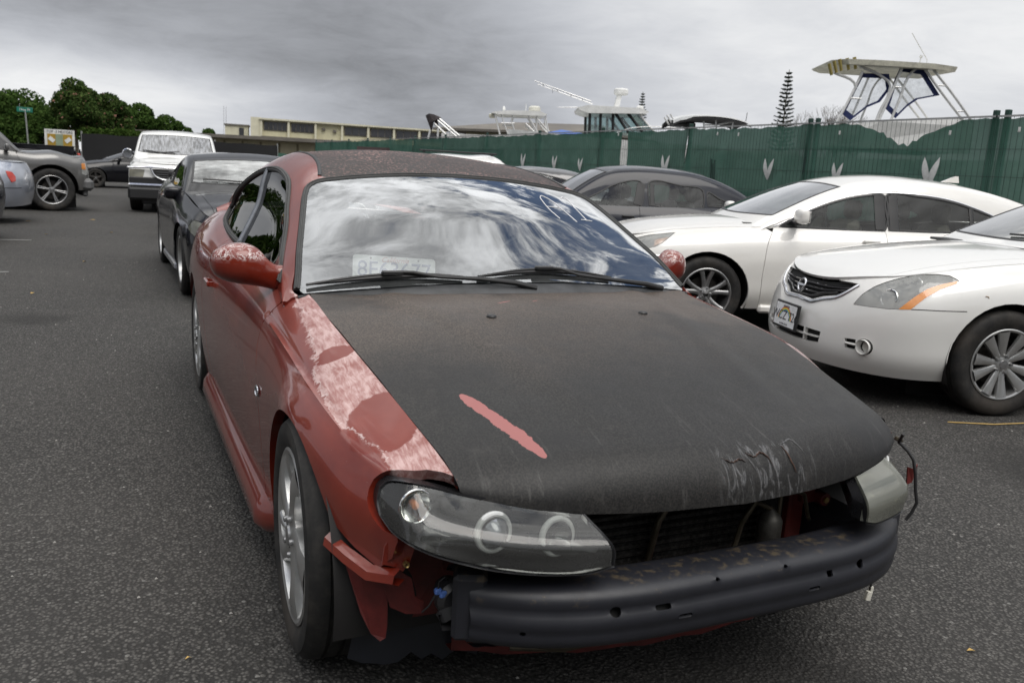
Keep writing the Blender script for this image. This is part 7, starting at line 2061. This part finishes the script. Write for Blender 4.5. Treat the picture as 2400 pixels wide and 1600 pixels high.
mb.add(V+V2, [tuple(range(6)), tuple(range(6, 12))[::-1]]+[(i, 6+i, 6+(i+1) % 6, (i+1) % 6) for i in range(6)]); mb.build('deck_house', M_HULL, r1, False)
mb = MB(); mb.tube([B1(.39, 3.30, .3), B1(.39, 3.37, .3), B1(.10, 3.75, .3)], .009, 5); mb.tube([B1(.28, 3.28, .3), B1(.29, 3.41, .3)], .012, 5); mb.tube([B1(.285, 3.40, .3), B1(.295, 3.43, .3)], .035, 8); mb.build('antenna', M_TUBE, r1)
# 2: pilot-house boat
k = 1.8; B2 = Bz(k); r2 = boat_root('pilothouse_boat', (7.62, 12.41), k, 'white pilothouse boat with radar dome and twin outrigger poles, behind the fence')
hull(r2, 7.5, 2.5, .7, 2.6, M_HULL, 1.2, -1)
prof = [(-.74, 2.62), (-.71, 2.57), (-.53, 2.52), (.59, 2.57), (.64, 2.61), (.47, 2.67), (-.55, 2.67)]
mb = MB(); n = len(prof); V = [B2(u, z, -.15) for u, z in prof]+[B2(u, z, 2.2) for u, z in prof]; mb.add(V, [tuple(range(n)), tuple(range(n, 2*n))[::-1]]+[(i, n+i, n+(i+1) % n, (i+1) % n) for i in range(n)]); mb.build('cabin_roof', M_HULL, r2, True, 30)
M_AQUA = glassmat('aqua_boat_glass', (.55, .68, .68), 1.6, body=.5, bodyc=(.42, .52, .53))
pan = [(-.50, 2.53), (.44, 2.56), (.80, 2.20), (-.48, 2.18)]
mesh_obj('cabin_glass', [B2(u, z, .0) for u, z in pan]+[B2(u, z, 2.0) for u, z in pan], [(0, 1, 2, 3), (7, 6, 5, 4), (1, 5, 6, 2)], M_AQUA, r2, False)
for p in ([(-.50, 2.53), (-.48, 2.12)], [(-.29, 2.53), (-.27, 2.12)], [(-.05, 2.55), (-.02, 2.12)], [(.0, 2.55), (.28, 2.20)], [(.24, 2.56), (.56, 2.22)]):
    for v in (-.02, 2.02): mb = MB(); mb.tube([B2(*p[0], v), B2(*p[1], v)], .05, 4); mb.build('window_post', M_BLACK, r2, False)
mb = MB(); mb.tube([B2(.46, 2.56, 0), B2(.82, 2.2, 0)], .035, 6); mb.tube([B2(.46, 2.56, 2.0), B2(.82, 2.2, 2.0)], .035, 6); mb.build('raked_pillar', M_HULL, r2)
mb = MB(); V = [B2(-.0, 2.67, .8), B2(.11, 2.67, .8), B2(.15, 2.95, .85), B2(.06, 2.95, .85)]; V2 = [(x, y+.35, z) for x, y, z in V]; mb.add(V+V2, [(0, 1, 2, 3), (7, 6, 5, 4), (0, 4, 5, 1), (1, 5, 6, 2), (2, 6, 7, 3), (3, 7, 4, 0)]); mb.build('radar_mast', M_HULL, r2, False)
mb = MB(); c = B2(.135, 2.95, 1.0); mb.lathe([(c[2], 0), (c[2], .22), (c[2]+.05, .26), (c[2]+.17, .26), (c[2]+.22, .22), (c[2]+.24, .0)], 28, axis='z', c=(c[0], c[1], 0)); mb.build('radar_dome', M_HULL, r2)
for (a, b_, v) in (((-1.61, 3.06), (-.50, 2.74), -.2), ((-1.53, 3.12), (-.38, 2.79), 2.0), ((-1.12, 2.64), (-.50, 2.67), .9)):
    mb = MB(); mb.tube([B2(*a, v), B2(*b_, v)], [.012, .022], 6); mb.build('outrigger_pole', M_TUBE, r2)
mb = MB()
for t in (.15, .4, .65, .85): u = -1.61+1.1*t; z = 3.06-.32*t; mb.tube([B2(u, z, -.2), B2(u+.01, z-.05, -.2)], .012, 5)
mb.tube([B2(-1.25, 2.955, -.2), B2(-1.25, 2.85, -.2)], .008, 4); mb.tube([B2(-.98, 2.875, -.2), B2(-.78, 2.815, -.2)], .022, 6); mb.build_each('outrigger_fitting', M_STEEL, r2)
mb = MB(); mb.tube(dens([B2(-.05, 2.14, -.2), B2(.3, 2.28, -.2), B2(.57, 2.32, -.2), B2(1.5, 2.33, -.2)], .2, smooth=True), .016, 6); mb.build('bow_rail', M_TUBE, r2)
mb = MB(); c = B2(.50, 2.70, .5); mb.box(c, (.24, .2, .14), bev=.03); mb.build('search_light', M_HULL, r2)
# 3: T-top boat on the left
k = 2.0; B3 = Bz(k); r3 = boat_root('t_top_boat', (6.4, 14.11), k, 'small white T-top boat with folding frame before the hip roofed building')
hull(r3, 6.5, 2.3, .7, 2.75, M_HULL, 1.0, 1)
prof = [(-.62, 2.49), (-.56, 2.52), (-.26, 2.56), (.39, 2.58), (.54, 2.52), (.50, 2.485), (-.44, 2.47)]
mb = MB(); n = len(prof); V = [B3(u, z, -.1) for u, z in prof]+[B3(u, z, 1.9) for u, z in prof]; mb.add(V, [tuple(range(n)), tuple(range(n, 2*n))[::-1]]+[(i, n+i, n+(i+1) % n, (i+1) % n) for i in range(n)]); mb.build('t_top', M_HULL, r3, True, 30)
for p in ([(-.55, 2.48), (-.42, 2.06)], [(-.42, 2.48), (-.24, 2.06)], [(-.17, 2.48), (-.20, 2.36), (-.08, 2.06)], [(.14, 2.48), (.37, 2.14)], [(.33, 2.48), (.33, 2.14)], [(.30, 2.46), (.60, 2.18)], [(.50, 2.50), (.58, 2.18)], [(-.40, 2.30), (-.13, 2.31)], [(.10, 2.32), (.34, 2.12)]):
    for v in (0, 1.7): mb = MB(); mb.tube([B3(*q, v) for q in p], .032, 6); mb.build('frame_pipe', M_TUBE, r3)
mb = MB(); c = B3(.275, 2.585, .8); mb.lathe([(c[2], .0), (c[2], .20), (c[2]+.06, .25), (c[2]+.18, .25), (c[2]+.24, .18), (c[2]+.25, 0)], 24, axis='z', c=(c[0], c[1], 0)); mb.build('radar_dome', simple('aged_white_dome', (.62, .61, .54), .4), r3)
mb = MB(); c = B3(-.37, 2.56, .5); mb.lathe([(c[2], 0), (c[2], .03), (c[2]+.06, .07), (c[2]+.16, .06), (c[2]+.2, 0)], 14, axis='z', c=(c[0], c[1], 0)); c = B3(.09, 2.58, .5); mb.tube([c, (c[0], c[1], c[2]+.3)], .015, 5); mb.build_each('dome_light', M_HULL, r3)
mb = MB(); mb.box(B3(-.60, 2.44, .3), (.28, .4, .16), bev=.03); mb.build('rod_box', M_CREAM, r3)
# blue tarp
tp = empty('tarp_tent', tuple(r3.location), RAD(-25.6), 'blue tarpaulin tent top between the T-top boat and the pilothouse boat', 'tent')
V = [B3(.44, 2.18, 2.5), B3(.93, 2.33, 3.6), B3(1.45, 2.24, 2.5), B3(1.4, 2.2, 4.6), B3(.5, 2.16, 4.6)]
mesh_obj('tarpaulin', V, [(0, 2, 1), (2, 3, 1), (3, 4, 1), (4, 0, 1)], simple('blue_tarp', (.05, .13, .42), .6, var=.25, scale=6), tp, False)
for p in (V[0], V[2], V[3], V[4]): mb = MB(); mb.tube([(p[0], p[1], 0), p], .03, 6); mb.build('tent_pole', M_TUBE, tp)
# 4: dark canopy boat
k = 1.7; B4 = Bz(k); r4 = boat_root('canopy_boat', (8.02, 10.0), k, 'boat with a low black edged canopy and rods, left of the tall pine')
hull(r4, 6, 2.3, .6, 2.2, M_HULL, 1.0, 1)
V = []; F = []
for i in range(13):
    t = i/12; u = -.62+1.34*t; z = 2.34+.12*math.sin(pi*t)**.6
    V += [B4(u, z, -.1), B4(u, z+.05, .9), B4(u, z, 1.9), B4(u, z-.02-.03*(t < .2), -.12), B4(u, z-.02-.03*(t < .2), 1.92)]
for i in range(12):
    a, b_ = i*5, i*5+5; F += [(a, a+1, b_+1, b_), (a+1, a+2, b_+2, b_+1), (a, b_, b_+3, a+3), (a+2, a+4, b_+4, b_+2)]
cn = mesh_obj('canopy', V, F, simple('pale_canopy', (.55, .56, .56), .6), r4)
V2 = [(x, y+.01, z-.06) for x, y, z in V]; mesh_obj('canopy_underside', V2, F, simple('black_canvas', (.015, .015, .017), .8), r4)
mb = MB(); mb.box(B4(-.48, 2.31, .5), (.42, .8, .16), bev=.05); mb.box(B4(-.30, 2.28, .3), (.3, .5, .2), bev=.05); mb.build('rolled_canvas', simple('black_canvas', (.015, .015, .017), .8), r4)
for p in ([(-.08, 2.36), (-.05, 2.2)], [(.13, 2.39), (.16, 2.2)], [(.43, 2.38), (.42, 2.2)], [(-.05, 2.30), (.15, 2.31)], [(.16, 2.31), (.42, 2.38)]):
    mb = MB(); mb.tube([B4(*p[0], .1), B4(*p[1], .1)], .025, 6); mb.build('frame_pipe', M_TUBE, r4)
for a, b_ in (((-.76, 2.39), (-.67, 2.27)), ((-.72, 2.43), (-.63, 2.31)), ((-.66, 2.45), (-.58, 2.33))): mb = MB(); mb.tube([B4(*b_, .1), B4(*a, .1)], [.02, .03], 6); mb.build('rod_holder', M_TUBE, r4)
mb = MB(); mb.tube([B4(.66, 2.40, .2), B4(.67, 2.55, .2)], .012, 5); mb.build('antenna', M_STEEL, r4)
# 5: folded mast with dark cover
k = 1.8; B5 = Bz(k); r5 = boat_root('skiff', (4.73, 14.91), k, 'skiff with a folded white mast rack under a dark flapping cover')
hull(r5, 5.5, 2.0, .6, 1.95, simple('brown_cover_hull', (.10, .07, .07), .7), 1.0, 1)
for p in ([(.16, 2.32), (.59, 2.00)], [(.10, 2.30), (.53, 1.98)], [(.06, 2.22), (.30, 2.02)], [(-.02, 2.08), (-.06, 1.9)], [(.14, 2.12), (.14, 1.9)], [(.4, 2.14), (.4, 1.95)]): mb = MB(); mb.tube([B5(*p[0], .1), B5(*p[1], .1)], .04, 6); mb.build('mast_rack', M_TUBE, r5)
V = [B5(-.13, 2.37, .1), B5(-.05, 2.41, 0), B5(.05, 2.40, .1), B5(.19, 2.35, .1), B5(.12, 2.30, 0), B5(.15, 2.12, .1), B5(.07, 2.24, .1), B5(.04, 2.26, 0), B5(.0, 2.06, .1), B5(-.06, 2.22, 0)]
mesh_obj('mast_cover', V+[(x, y+.25, z) for x, y, z in V], [(0, 1, 9), (1, 2, 7, 9), (2, 3, 4, 7), (4, 5, 6), (7, 8, 9), (7, 4, 6)]+[(i, (i+1) % 10, 10+(i+1) % 10, 10+i) for i in range(10)], simple('dark_brown_cover', (.035, .028, .03), .85), r5, False)

# ================================================================== buildings
M_CREAMW = simple('cream_wall', (.62, .58, .39), .8, var=.10, scale=1.2); M_CREAMD = simple('cream_wall_end', (.66, .63, .48), .8, var=.10, scale=1.2)
M_WINB = simple('dark_building_glass', (.035, .035, .038), .2, coat=.6, var=.3, scale=2); M_ROOFG = simple('grey_brown_roof', (.16, .145, .125), .8, var=.2, scale=1.5)
def ray_pt(px, py_, T):
    v = _d+_r*(px-1200)/1979.3-_u*(py_-800)/1979.3
    return CAM_POS+v*T
# two-storey cream block: built in its own frame, x along the facade
bl = empty('two_storey_block', (19.55, 133.19, 0), RAD(-9.5), 'two storey cream building with long dark window bands, beyond the yard', 'building')
LW, TH = 28.0, 7.0
def wallquad(mb, x0, x1, z0, z1, y=0): mb.add([(x0, y, z0), (x1, y, z0), (x1, y, z1), (x0, y, z1)], [(0, 1, 2, 3)])
mb = MB(); mb.box((LW/2, 5.0, TH/2), (LW, 10, TH)); mb.build('wall', M_CREAMW, bl, False)
mb = MB(); mb.box((LW/2, 4.8, TH+.12), (LW+.6, 11.0, .24)); mb.build('roof', M_CREAMD, bl, False)
mb = MB(); mb.box((-.75, 4.2, TH/2+.15), (1.5, 9.0, TH+.3)); mb.build('end_wall', M_CREAMD, bl, False)
nb = 7; bw = LW/nb
for i in range(nb+1):
    mb = MB(); mb.box((i*bw, -.28, TH/2), (.32, .5, TH)); mb.build('pier', M_CREAMD, bl, False)
for i in range(nb):
    if i == 2: continue
    x0, x1 = i*bw+.45, (i+1)*bw-.30
    fr = MB(); fr.box(((x0+x1)/2, -.04, 6.15), (x1-x0+.2, .16, 1.30)); w_ = fr.build('window', M_ROOFG, bl, False)
    n = 5 if i < 2 else 3
    for q in range(n):
        mb = MB(); mb.box((x0+(q+.5)*(x1-x0)/n, -.14, 6.15), ((x1-x0)/n-.10, .06, 1.12)); mb.build('pane', M_WINB, w_, False)
    fr = MB(); fr.box(((x0+x1)/2, -.04, 3.3), (x1-x0+.2, .16, 1.2)); w_ = fr.build('window', M_WINB, bl, False)
mb = MB(); mb.box((LW/2, -.35, 4.55), (LW, .7, .16)); mb.build('sun_shade', M_ROOFG, bl, False)
for x, z in ((2*bw+1.2, 6.2), (2*bw+2.9, 6.0)): mb = MB(); mb.box((x, -.15, z), (.5, .4, .35)); mb.build('vent_box', M_ROOFG, bl, False)
# stair tower block to its left
st_ = empty('stair_block', (15.1, 136.5, 0), RAD(-9.5), 'small pale stair block at the left end of the cream building', 'building')
mb = MB(); mb.box((1.3, 3, 3.0), (3.4, 5, 6.0)); mb.build('wall', M_CREAMD, st_, False); mb = MB(); mb.box((1.3, 3, 6.1), (3.7, 5.4, .2)); mb.build('roof', M_ROOFG, st_, False); mb = MB(); mb.box((2.0, .46, 5.0), (.7, .1, 1.4)); mb.build('door', M_WINB, st_, False)
# long low shed
ls = empty('long_low_building', (3.5, 87.7, 0), RAD(-30.6), 'long single storey building with a thin flat roof, below the cream block', 'building')
mb = MB(); mb.box((7.0, 4, 1.5), (17, 8, 3.0)); mb.build('wall', simple('ochre_wall', (.56, .50, .34), .8, scale=1.5), ls, False)
mb = MB(); mb.box((7.0, 3.4, 3.22), (18.5, 10, .16)); mb.box((7.0, -1.65, 3.14), (18.5, .12, .30)); mb.build('roof', M_ROOFG, ls, False)
for i in range(10): mb = MB(); mb.box((-1.2+1.8*i, -.06, 1.5), (.14, .12, 2.6)); mb.build('wall_batten', simple('ochre_wall_dark', (.24, .21, .13), .8), ls, False)
# hip-roofed building behind the T-top
hb = empty('hip_roofed_building', (20.0, 52.2, 0), RAD(-50), 'cream building with a low dark hip roof behind the T-top boat', 'building')
mb = MB(); mb.box((5.0, 4, 1.95), (9.6, 7, 3.9)); mb.build('wall', M_CREAMW, hb, False)
mb = MB(); mb.add([(-1.4, -1.2, 3.95), (11.4, -1.2, 3.95), (11.4, 9, 3.95), (-1.4, 9, 3.95), (2.0, 3.9, 4.75), (8.5, 3.9, 4.75), (-1.4, -1.2, 3.8), (11.4, -1.2, 3.8), (11.4, 9, 3.8), (-1.4, 9, 3.8)], [(0, 1, 5, 4), (1, 2, 5), (2, 3, 4, 5), (3, 0, 4), (6, 7, 1, 0), (7, 8, 2, 1), (9, 8, 7, 6), (9, 6, 0, 3)]); mb.build('roof', M_ROOFG, hb, False)
for i in range(4):
    mb = MB(); mb.box((4.4+1.45*i, .42, 3.2), (1.2, .15, 1.0)); mb.build('window', M_WINB, hb, False)
mb = MB(); mb.box((1.6, .40, 3.1), (1.2, .2, .5)); mb.build('vent_box', M_CREAMD, hb, False)
# lattice mast
ms = empty('radio_mast', (14.9, 138, 0), 0, 'thin lattice radio mast on the skyline left of the cream building', 'mast')
mb = MB()
for dx in (-.2, .2): mb.tube([(dx, 0, 0), (dx, 0, 8.8)], .016, 4)
for z in np.arange(5.5, 8.8, .35): mb.tube([(-.2, 0, z), (.2, 0, z+.35)], .010, 4)
mb.build('lattice', M_STEEL, ms, False)
# ================================================================== signs
ss = empty('street_sign', (-4.95, 47.6, 0), RAD(6), 'green street name sign on a grey pole before the trees', 'street sign')
mb = MB(); mb.tube([(0, 0, 0), (-.10, 0, 2.95)], .035, 8); mb.build('pole', M_GALV, ss)
mb = MB(); mb.box((-.12, 0, 3.02), (.70, .03, .24), bev=.01); mb.build('blade', simple('sign_green', (.01, .17, .12), .4), ss)
text('Hoe Pl', .17, (-.12, -.022, 3.02), (RAD(90), 0, 0), M_WHITEP, ss, 'street_name')
sb = empty('shop_board', (-3.35, 42.5, 0), RAD(4), 'yellow and white motor dealer board with two tilted white cards', 'sign')
mb = MB(); mb.box((0, 0, 1.60), (1.22, .05, .95)); mb.build('board_frame', M_WHITEP, sb, False)
mb = MB(); mb.box((0, -.035, 1.50), (1.0, .02, .74)); mb.build('yellow_panel', simple('sign_yellow', (.42, .26, .03), .6), sb, False)
mb = MB(); mb.box((-.02, -.05, 1.50), (.30, .02, .74)); mb.build('green_panel', simple('sign_sage', (.28, .34, .24), .5), sb, False)
for x, a in ((-.33, 40), (.33, -40)): mb = MB(); mb.box((x, -.055, 1.62), (.26, .015, .17), Matrix.Rotation(RAD(a), 3, 'Y')); mb.build('tilted_card', M_WHITEP, sb, False)
text('TOP -2 MOTORS', .155, (0, -.04, 1.965), (RAD(90), 0, 0), M_INK, sb, 'shop_lettering', sx=.92)
for x in (-.5, .5): mb = MB(); mb.box((x, .04, .6), (.06, .06, 1.2)); mb.build('leg', M_GALV, sb, False)
# ================================================================== trees
def leafmat(name, c1, c2, c3=None):
    mt, b = newmat(name); co = objco(b); g_ = b.n('ShaderNodeNewGeometry')
    n = b.noise(co, .9, 4, .6); r_ = g_.outputs['Random Per Island']
    c = b.mix(b.smooth(b.math('ADD', b.math('MULTIPLY', n, .7), b.math('MULTIPLY', r_, .4)), .35, .75), c1, c2)
    if c3: c = b.mix(b.math('MULTIPLY', b.math('GREATER_THAN', r_, .965), .8), c, c3)
    d = b.n('ShaderNodeBsdfDiffuse', i={0: c}).outputs[0]; t = b.n('ShaderNodeBsdfTranslucent', i={0: c}).outputs[0]
    out(b, b.n('ShaderNodeMixShader', i={0: .22, 1: d, 2: t}).outputs[0]); return mt
M_L1 = leafmat('leaf_mid_green', (.032, .062, .018), (.085, .125, .038), (.40, .20, .16)); M_L2 = leafmat('leaf_deep_green', (.028, .058, .014), (.070, .115, .030)); M_L3 = leafmat('leaf_hedge', (.03, .06, .012), (.08, .12, .03)); M_PN = leafmat('pine_needle', (.018, .030, .018), (.04, .055, .03))
M_BARK = simple('tree_bark', (.10, .08, .06), .9, var=.3, scale=6, bmp=.5)
def leaves(blobs, n, size, seed, flat=1.0, shellb=.55):
    g_ = np.random.default_rng(seed); vol = np.array([b_[3]**2 for b_ in blobs]); pr = vol/vol.sum(); k = g_.choice(len(blobs), n, p=pr)
    B_ = np.array([b_[:3] for b_ in blobs]); Rr = np.array([b_[3] for b_ in blobs]); fl = np.array([b_[4] if len(b_) > 4 else 1 for b_ in blobs])
    d = g_.normal(size=(n, 3)); d /= np.linalg.norm(d, axis=1, keepdims=True); r_ = g_.uniform(shellb, 1.05, n)**.7
    C_ = B_[k]+d*(Rr[k]*r_)[:, None]*np.stack([np.ones(n), np.ones(n), fl[k]], 1)
    # little clusters
    a = g_.normal(size=(n, 3)); a /= np.linalg.norm(a, axis=1, keepdims=True); c = np.cross(a, g_.normal(size=(n, 3))); c /= np.linalg.norm(c, axis=1, keepdims=True)
    s_ = size*g_.uniform(.5, 1.3, n)[:, None]
    V = np.stack([C_-a*s_, C_+c*s_*.55, C_+a*s_, C_-c*s_*.55], 1).reshape(-1, 3); return V
def leafobj(name, V, mat, root):
    me = bpy.data.meshes.new(name); n = len(V)//4
    me.vertices.add(len(V)); me.vertices.foreach_set('co', V.ravel().astype(np.float32)); me.loops.add(4*n); me.loops.foreach_set('vertex_index', np.arange(4*n, dtype=np.int32))
    me.polygons.add(n); me.polygons.foreach_set('loop_start', np.arange(0, 4*n, 4, dtype=np.int32)); me.materials.append(mat); me.update(); me.validate()
    return link(bpy.data.objects.new(name, me), root)
def tree(name, px_base, T, top_py, halfw_px, label, mat=M_L2, n=9000, seed=1, nb=12, trunk=True, flat=.8, low=.35, leaf=.16, spread=1.0):
    p = ray_pt(px_base, 352+.0568*(px_base-300), T); x, y = p.x, p.y
    z = ray_pt(px_base, top_py, T).z; hw = halfw_px*T/1979.3
    root = empty(name, (x, y, 0), RAD(-25.6), label, 'tree'); g_ = random.Random(seed)
    bl_ = []
    for i in range(nb):
        a = g_.uniform(0, 2*pi); rr_ = math.sqrt(g_.random())*hw*.72*spread; hh = z*(low+(1-low)*g_.uniform(.15, .80)); env = 1-(rr_/(hw*1.05))**2
        hh = min(hh, z*(low+(1-low)*max(.3, env))*.88); R_ = hw*g_.uniform(.20, .36)
        bl_.append((rr_*cos(a), rr_*sin(a), hh, R_, flat))
    bl_.append((0, 0, z-hw*.35*flat, hw*.38, flat))
    leafobj('crown', leaves(bl_, n, leaf, seed), mat, root)
    mb = MB(); mb.tube([(0, 0, 0), (.05, 0, z*.2), (-.05, .03, z*.45)], [hw*.10, hw*.075, hw*.06], 8)
    for b_ in bl_[:7]: mb.tube([(-.03, 0, z*.30), (b_[0]*.5, b_[1]*.5, (z*.35+b_[2])/2+z*.04), b_[:3]], [hw*.05, hw*.035, hw*.012], 6)
    mb.build('trunk', M_BARK, root); return root
tree('flowering_tree', 178, 80, 188, 76, 'round crowned flowering tree with sky showing through, right of the street sign', M_L1, 20000, 4, 30, leaf=.15, low=.30)
tree('canopy_tree', 30, 110, 214, 130, 'broad dark canopy tree at the far left edge', M_L2, 20000, 5, 34, leaf=.26, low=.2)
tree('canopy_tree', 258, 92, 222, 66, 'dense tree immediately right of the flowering one', M_L1, 12000, 6, 20, leaf=.2, low=.2)
tree('canopy_tree', 330, 100, 246, 80, 'middle tree of the falling line right of the flowering one', M_L2, 14000, 7, 22, leaf=.22, low=.2)
tree('canopy_tree', 392, 105, 272, 62, 'lowest tree at the right end of the left tree line', M_L2, 10000, 8, 16, leaf=.2, low=.2)
tree('distant_tree', 490, 130, 303, 36, 'small distant tree top just left of the cream building', M_L2, 3000, 9, 6, leaf=.22, low=.2)
tree('canopy_tree', 108, 100, 262, 70, 'dark tree filling the gap behind the street sign', M_L2, 12000, 10, 20, leaf=.24, low=.1)
hd = empty('hedge', (-3.2, 44.3, 0), RAD(2), 'clipped green hedge along the top of the black screen fence', 'hedge')
leafobj('foliage', leaves([(x, .3, 1.92+.05*math.sin(x*3), .50, .80) for x in np.arange(1.0, 5.6, .45)], 5000, .10, 12), M_L3, hd)
gs = MB(); gs.add([(-14, 41, .012), (-1.9, 41, .012), (-1.9, 60, .012), (-40, 60, .012)], [(0, 1, 2, 3)]); gv = gs.build('grass_verge', simple('short_grass', (.06, .10, .025), .9, var=.3, scale=4), None, False); meta(gv, kind='structure')
def pine(px_, T, top_py, label, w=1.0, seed=1):
    p = ray_pt(px_, 400, T); z = ray_pt(px_, top_py, T).z; root = empty('norfolk_pine', (p.x, p.y, 0), 0, label, 'tree'); g_ = np.random.default_rng(seed)
    mb = MB(); mb.tube([(0, 0, 0), (0, 0, z)], [.16*w, .02], 8); V = []; nl = int(z/.34)
    for i in range(nl):
        h = z*(.18+.82*i/nl); t = 1-(h/z); L_ = (.22+2.3*t**.85)*w*z/10
        for q in range(7):
            a = 2*pi*q/7+i*.5+g_.uniform(-.2, .2); Lb = L_*g_.uniform(.75, 1.1); dr = .12*Lb; up = .22*Lb
            e = np.array([Lb*cos(a), Lb*sin(a), h+up]); s_ = np.array([0, 0, h]); mb.tube([s_, (s_+e)/2-np.array([0, 0, dr*.5]), e], [.03*w, .02*w, .008], 3)
            m_ = 34
            for c in range(m_):
                tt = g_.uniform(.25, 1.0); c0 = s_+(e-s_)*tt-np.array([0, 0, dr*.5*math.sin(pi*tt)]); d_ = g_.normal(size=3)*np.array([1, 1, .8]); d_ /= np.linalg.norm(d_); f_ = np.cross(d_, g_.normal(size=3)); f_ /= np.linalg.norm(f_); s2 = .17*w*z/10
                V += [c0-d_*s2, c0+f_*s2*.35, c0+d_*s2, c0-f_*s2*.35]
    mb.build('trunk', M_BARK, root); leafobj('crown', np.array(V), M_PN, root)
pine(1823, 62, 168, 'tall narrow pine on the skyline left of the hardtop boat', .62, 3)
pine(1492, 95, 218, 'short pine showing behind the pilothouse radar', .55, 4)
def shrub(px_, T, top_py, hw, label, seed):
    p = ray_pt(px_, 400, T); z = ray_pt(px_, top_py, T).z; root = empty('bare_shrub', (p.x, p.y, 0), 0, label, 'tree'); g_ = random.Random(seed); mb = MB()
    def br(p0, d, L_, r_, n):
        p1 = p0+d*L_; mb.tube([p0, (p0+p1)/2+Vector((g_.uniform(-.1, .1), g_.uniform(-.1, .1), .05))*L_, p1], [r_, r_*.8, r_*.6], 4)
        if n:
            for q in range(3): br(p1, (d+Vector((g_.uniform(-.7, .9), g_.uniform(-.6, .6), g_.uniform(-.2, .5)))).normalized(), L_*.68, r_*.6, n-1)
    for q in range(5): br(Vector((g_.uniform(-.4, .4)*hw, g_.uniform(-.4, .4)*hw, 0)), Vector((g_.uniform(-.3, .5), g_.uniform(-.3, .3), 1)).normalized(), z*.42, .05, 4)
    mb.build('twigs', M_BARK, root)
shrub(1905, 45, 268, .9, 'windswept twiggy shrub between the pine and the hardtop boat', 5); shrub(1945, 48, 292, .8, 'low twiggy shrub close to the left leg of the hardtop boat', 6)
# unseen trees mirrored in glass and paint; later ones added to darken reflections
for i, (x, y, h, w, sd_) in enumerate(((-16.8, 80, 13.0, 7.0, 21), (-9.4, 40, 8.5, 3.2, 22), (-16, 30, 9.5, 5, 23), (-9, -13, 6.5, 4, 24), (2, -18, 6.0, 4, 25), (9, -17, 6.5, 4, 26), (-17, -6, 9, 5, 27), (-4, -17, 8, 4.5, 28), (15, -12, 8, 5, 29), (-13, -15, 9, 5, 30), (5.5, -21, 9, 5, 31))):
    root = empty('lane_tree', (x, y, 0), 0, ['broad tree just outside the left edge, mirrored in the side glass', 'second broad tree outside the left edge', 'third broad tree outside the left edge, nearest the lane', 'tree behind the lens', 'tree behind the lens to the right', 'tree behind the lens far right', 'tree added behind the lens at far left', 'tree added behind the lens, left of centre', 'tree added behind the lens beyond the white saloon', 'tall tree added behind the lens, back left', 'tall tree added behind the lens, back centre'][i], 'tree')
    g_ = random.Random(sd_); bl_ = [(g_.uniform(-w, w)*.7, g_.uniform(-w, w)*.7, h*g_.uniform(.30, .72), w*g_.uniform(.35, .5), .75) for _ in range(10)]
    leafobj('crown', leaves(bl_, 9000, .24, sd_), M_L2, root); mb = MB(); mb.tube([(0, 0, 0), (0, 0, h*.5)], [.25, .15], 8); mb.build('trunk', M_BARK, root)
# ================================================================== ground litter and paint
M_STAIN = None
lm = simple('worn_white_line', (.20, .20, .19), .8, var=.5, scale=9)
def line(x0, y0, x1, y1, w, name='bay_line'):
    d = Vector((x1-x0, y1-y0, 0)).normalized(); n = Vector((-d.y, d.x, 0))*w/2; mb = MB(); mb.add([(x0-n.x, y0-n.y, .004), (x1-n.x, y1-n.y, .004), (x1+n.x, y1+n.y, .004), (x0+n.x, y0+n.y, .004)], [(0, 1, 2, 3)]); o = mb.build(name, lm, None, False); meta(o, kind='structure')
line(-7.5, 11.6, -2.35, 11.53, .10); line(-7.5, 8.06, -2.31, 8.03, .10)
LF = simple('yellow_dry_leaf', (.50, .33, .10), .7); rr2 = random.Random(11)
def leaf(x, y, s, i, label):
    mb = MB(); a = rr2.uniform(0, 6.28); V = [(0, 0, .004), (s*.5, s*.28, .012), (s, 0, .006), (s*.5, -s*.28, .010)]; mb.add([(x+p[0]*cos(a)-p[1]*sin(a), y+p[0]*sin(a)+p[1]*cos(a), p[2]) for p in V], [(0, 1, 2, 3)])
    o = mb.build('dry_leaf', LF, None, False); meta(o, label, 'leaf', 'dry leaves scattered on the asphalt')
for i, (x, y, s) in enumerate(((.961, -.706, .03), (-1.16, .024, .02), (-1.7, 15.7, .12), (-1.3, 13.0, .07), (-2.2, 12.5, .06), (-1.6, 9.0, .06), (-2.0, 6.5, .06), (-2.6, 15.0, .1))): leaf(x, y, s, i, ['curled dry leaf on the asphalt near the lower right corner', 'tiny dry leaf beside the red coupe front wheel', 'large dry leaf in front of the grey sport utility wheel', 'dry leaf in the lane left of the white hatchback', 'dry leaf in the lane below the silver saloon tail', 'dry leaf in the lane level with the black coupe wheels', 'dry leaf in the lane left of the black coupe nose', 'dry leaf just under the silver saloon tail'][i])
M_PEB = simple('pale_pebble', (.32, .31, .29), .8); mb = MB()
for i in range(420):
    x = rr2.uniform(-3.2, 4.5); y = rr2.uniform(-1.6, 9); s = rr2.uniform(.0022, .006)
    mb.add([(x-s, y-s, .001), (x+s, y-s*.7, .001), (x+s*.6, y+s, .001), (x-s*.8, y+s*.8, .001), (x, y, .001+s*1.1)], [(0, 1, 4), (1, 2, 4), (2, 3, 4), (3, 0, 4)])
o = mb.build('loose_grit', M_PEB, None, False); meta(o, kind='stuff')
mb = MB(); mb.tube([(3.15, 1.10, .006), (3.4, .98, .008), (3.7, .93, .010), (4.1, .75, .008)], .004, 5); o = mb.build('dry_straw', LF, None); meta(o, 'long dry straw lying on the asphalt by the white saloon wheel', 'straw')
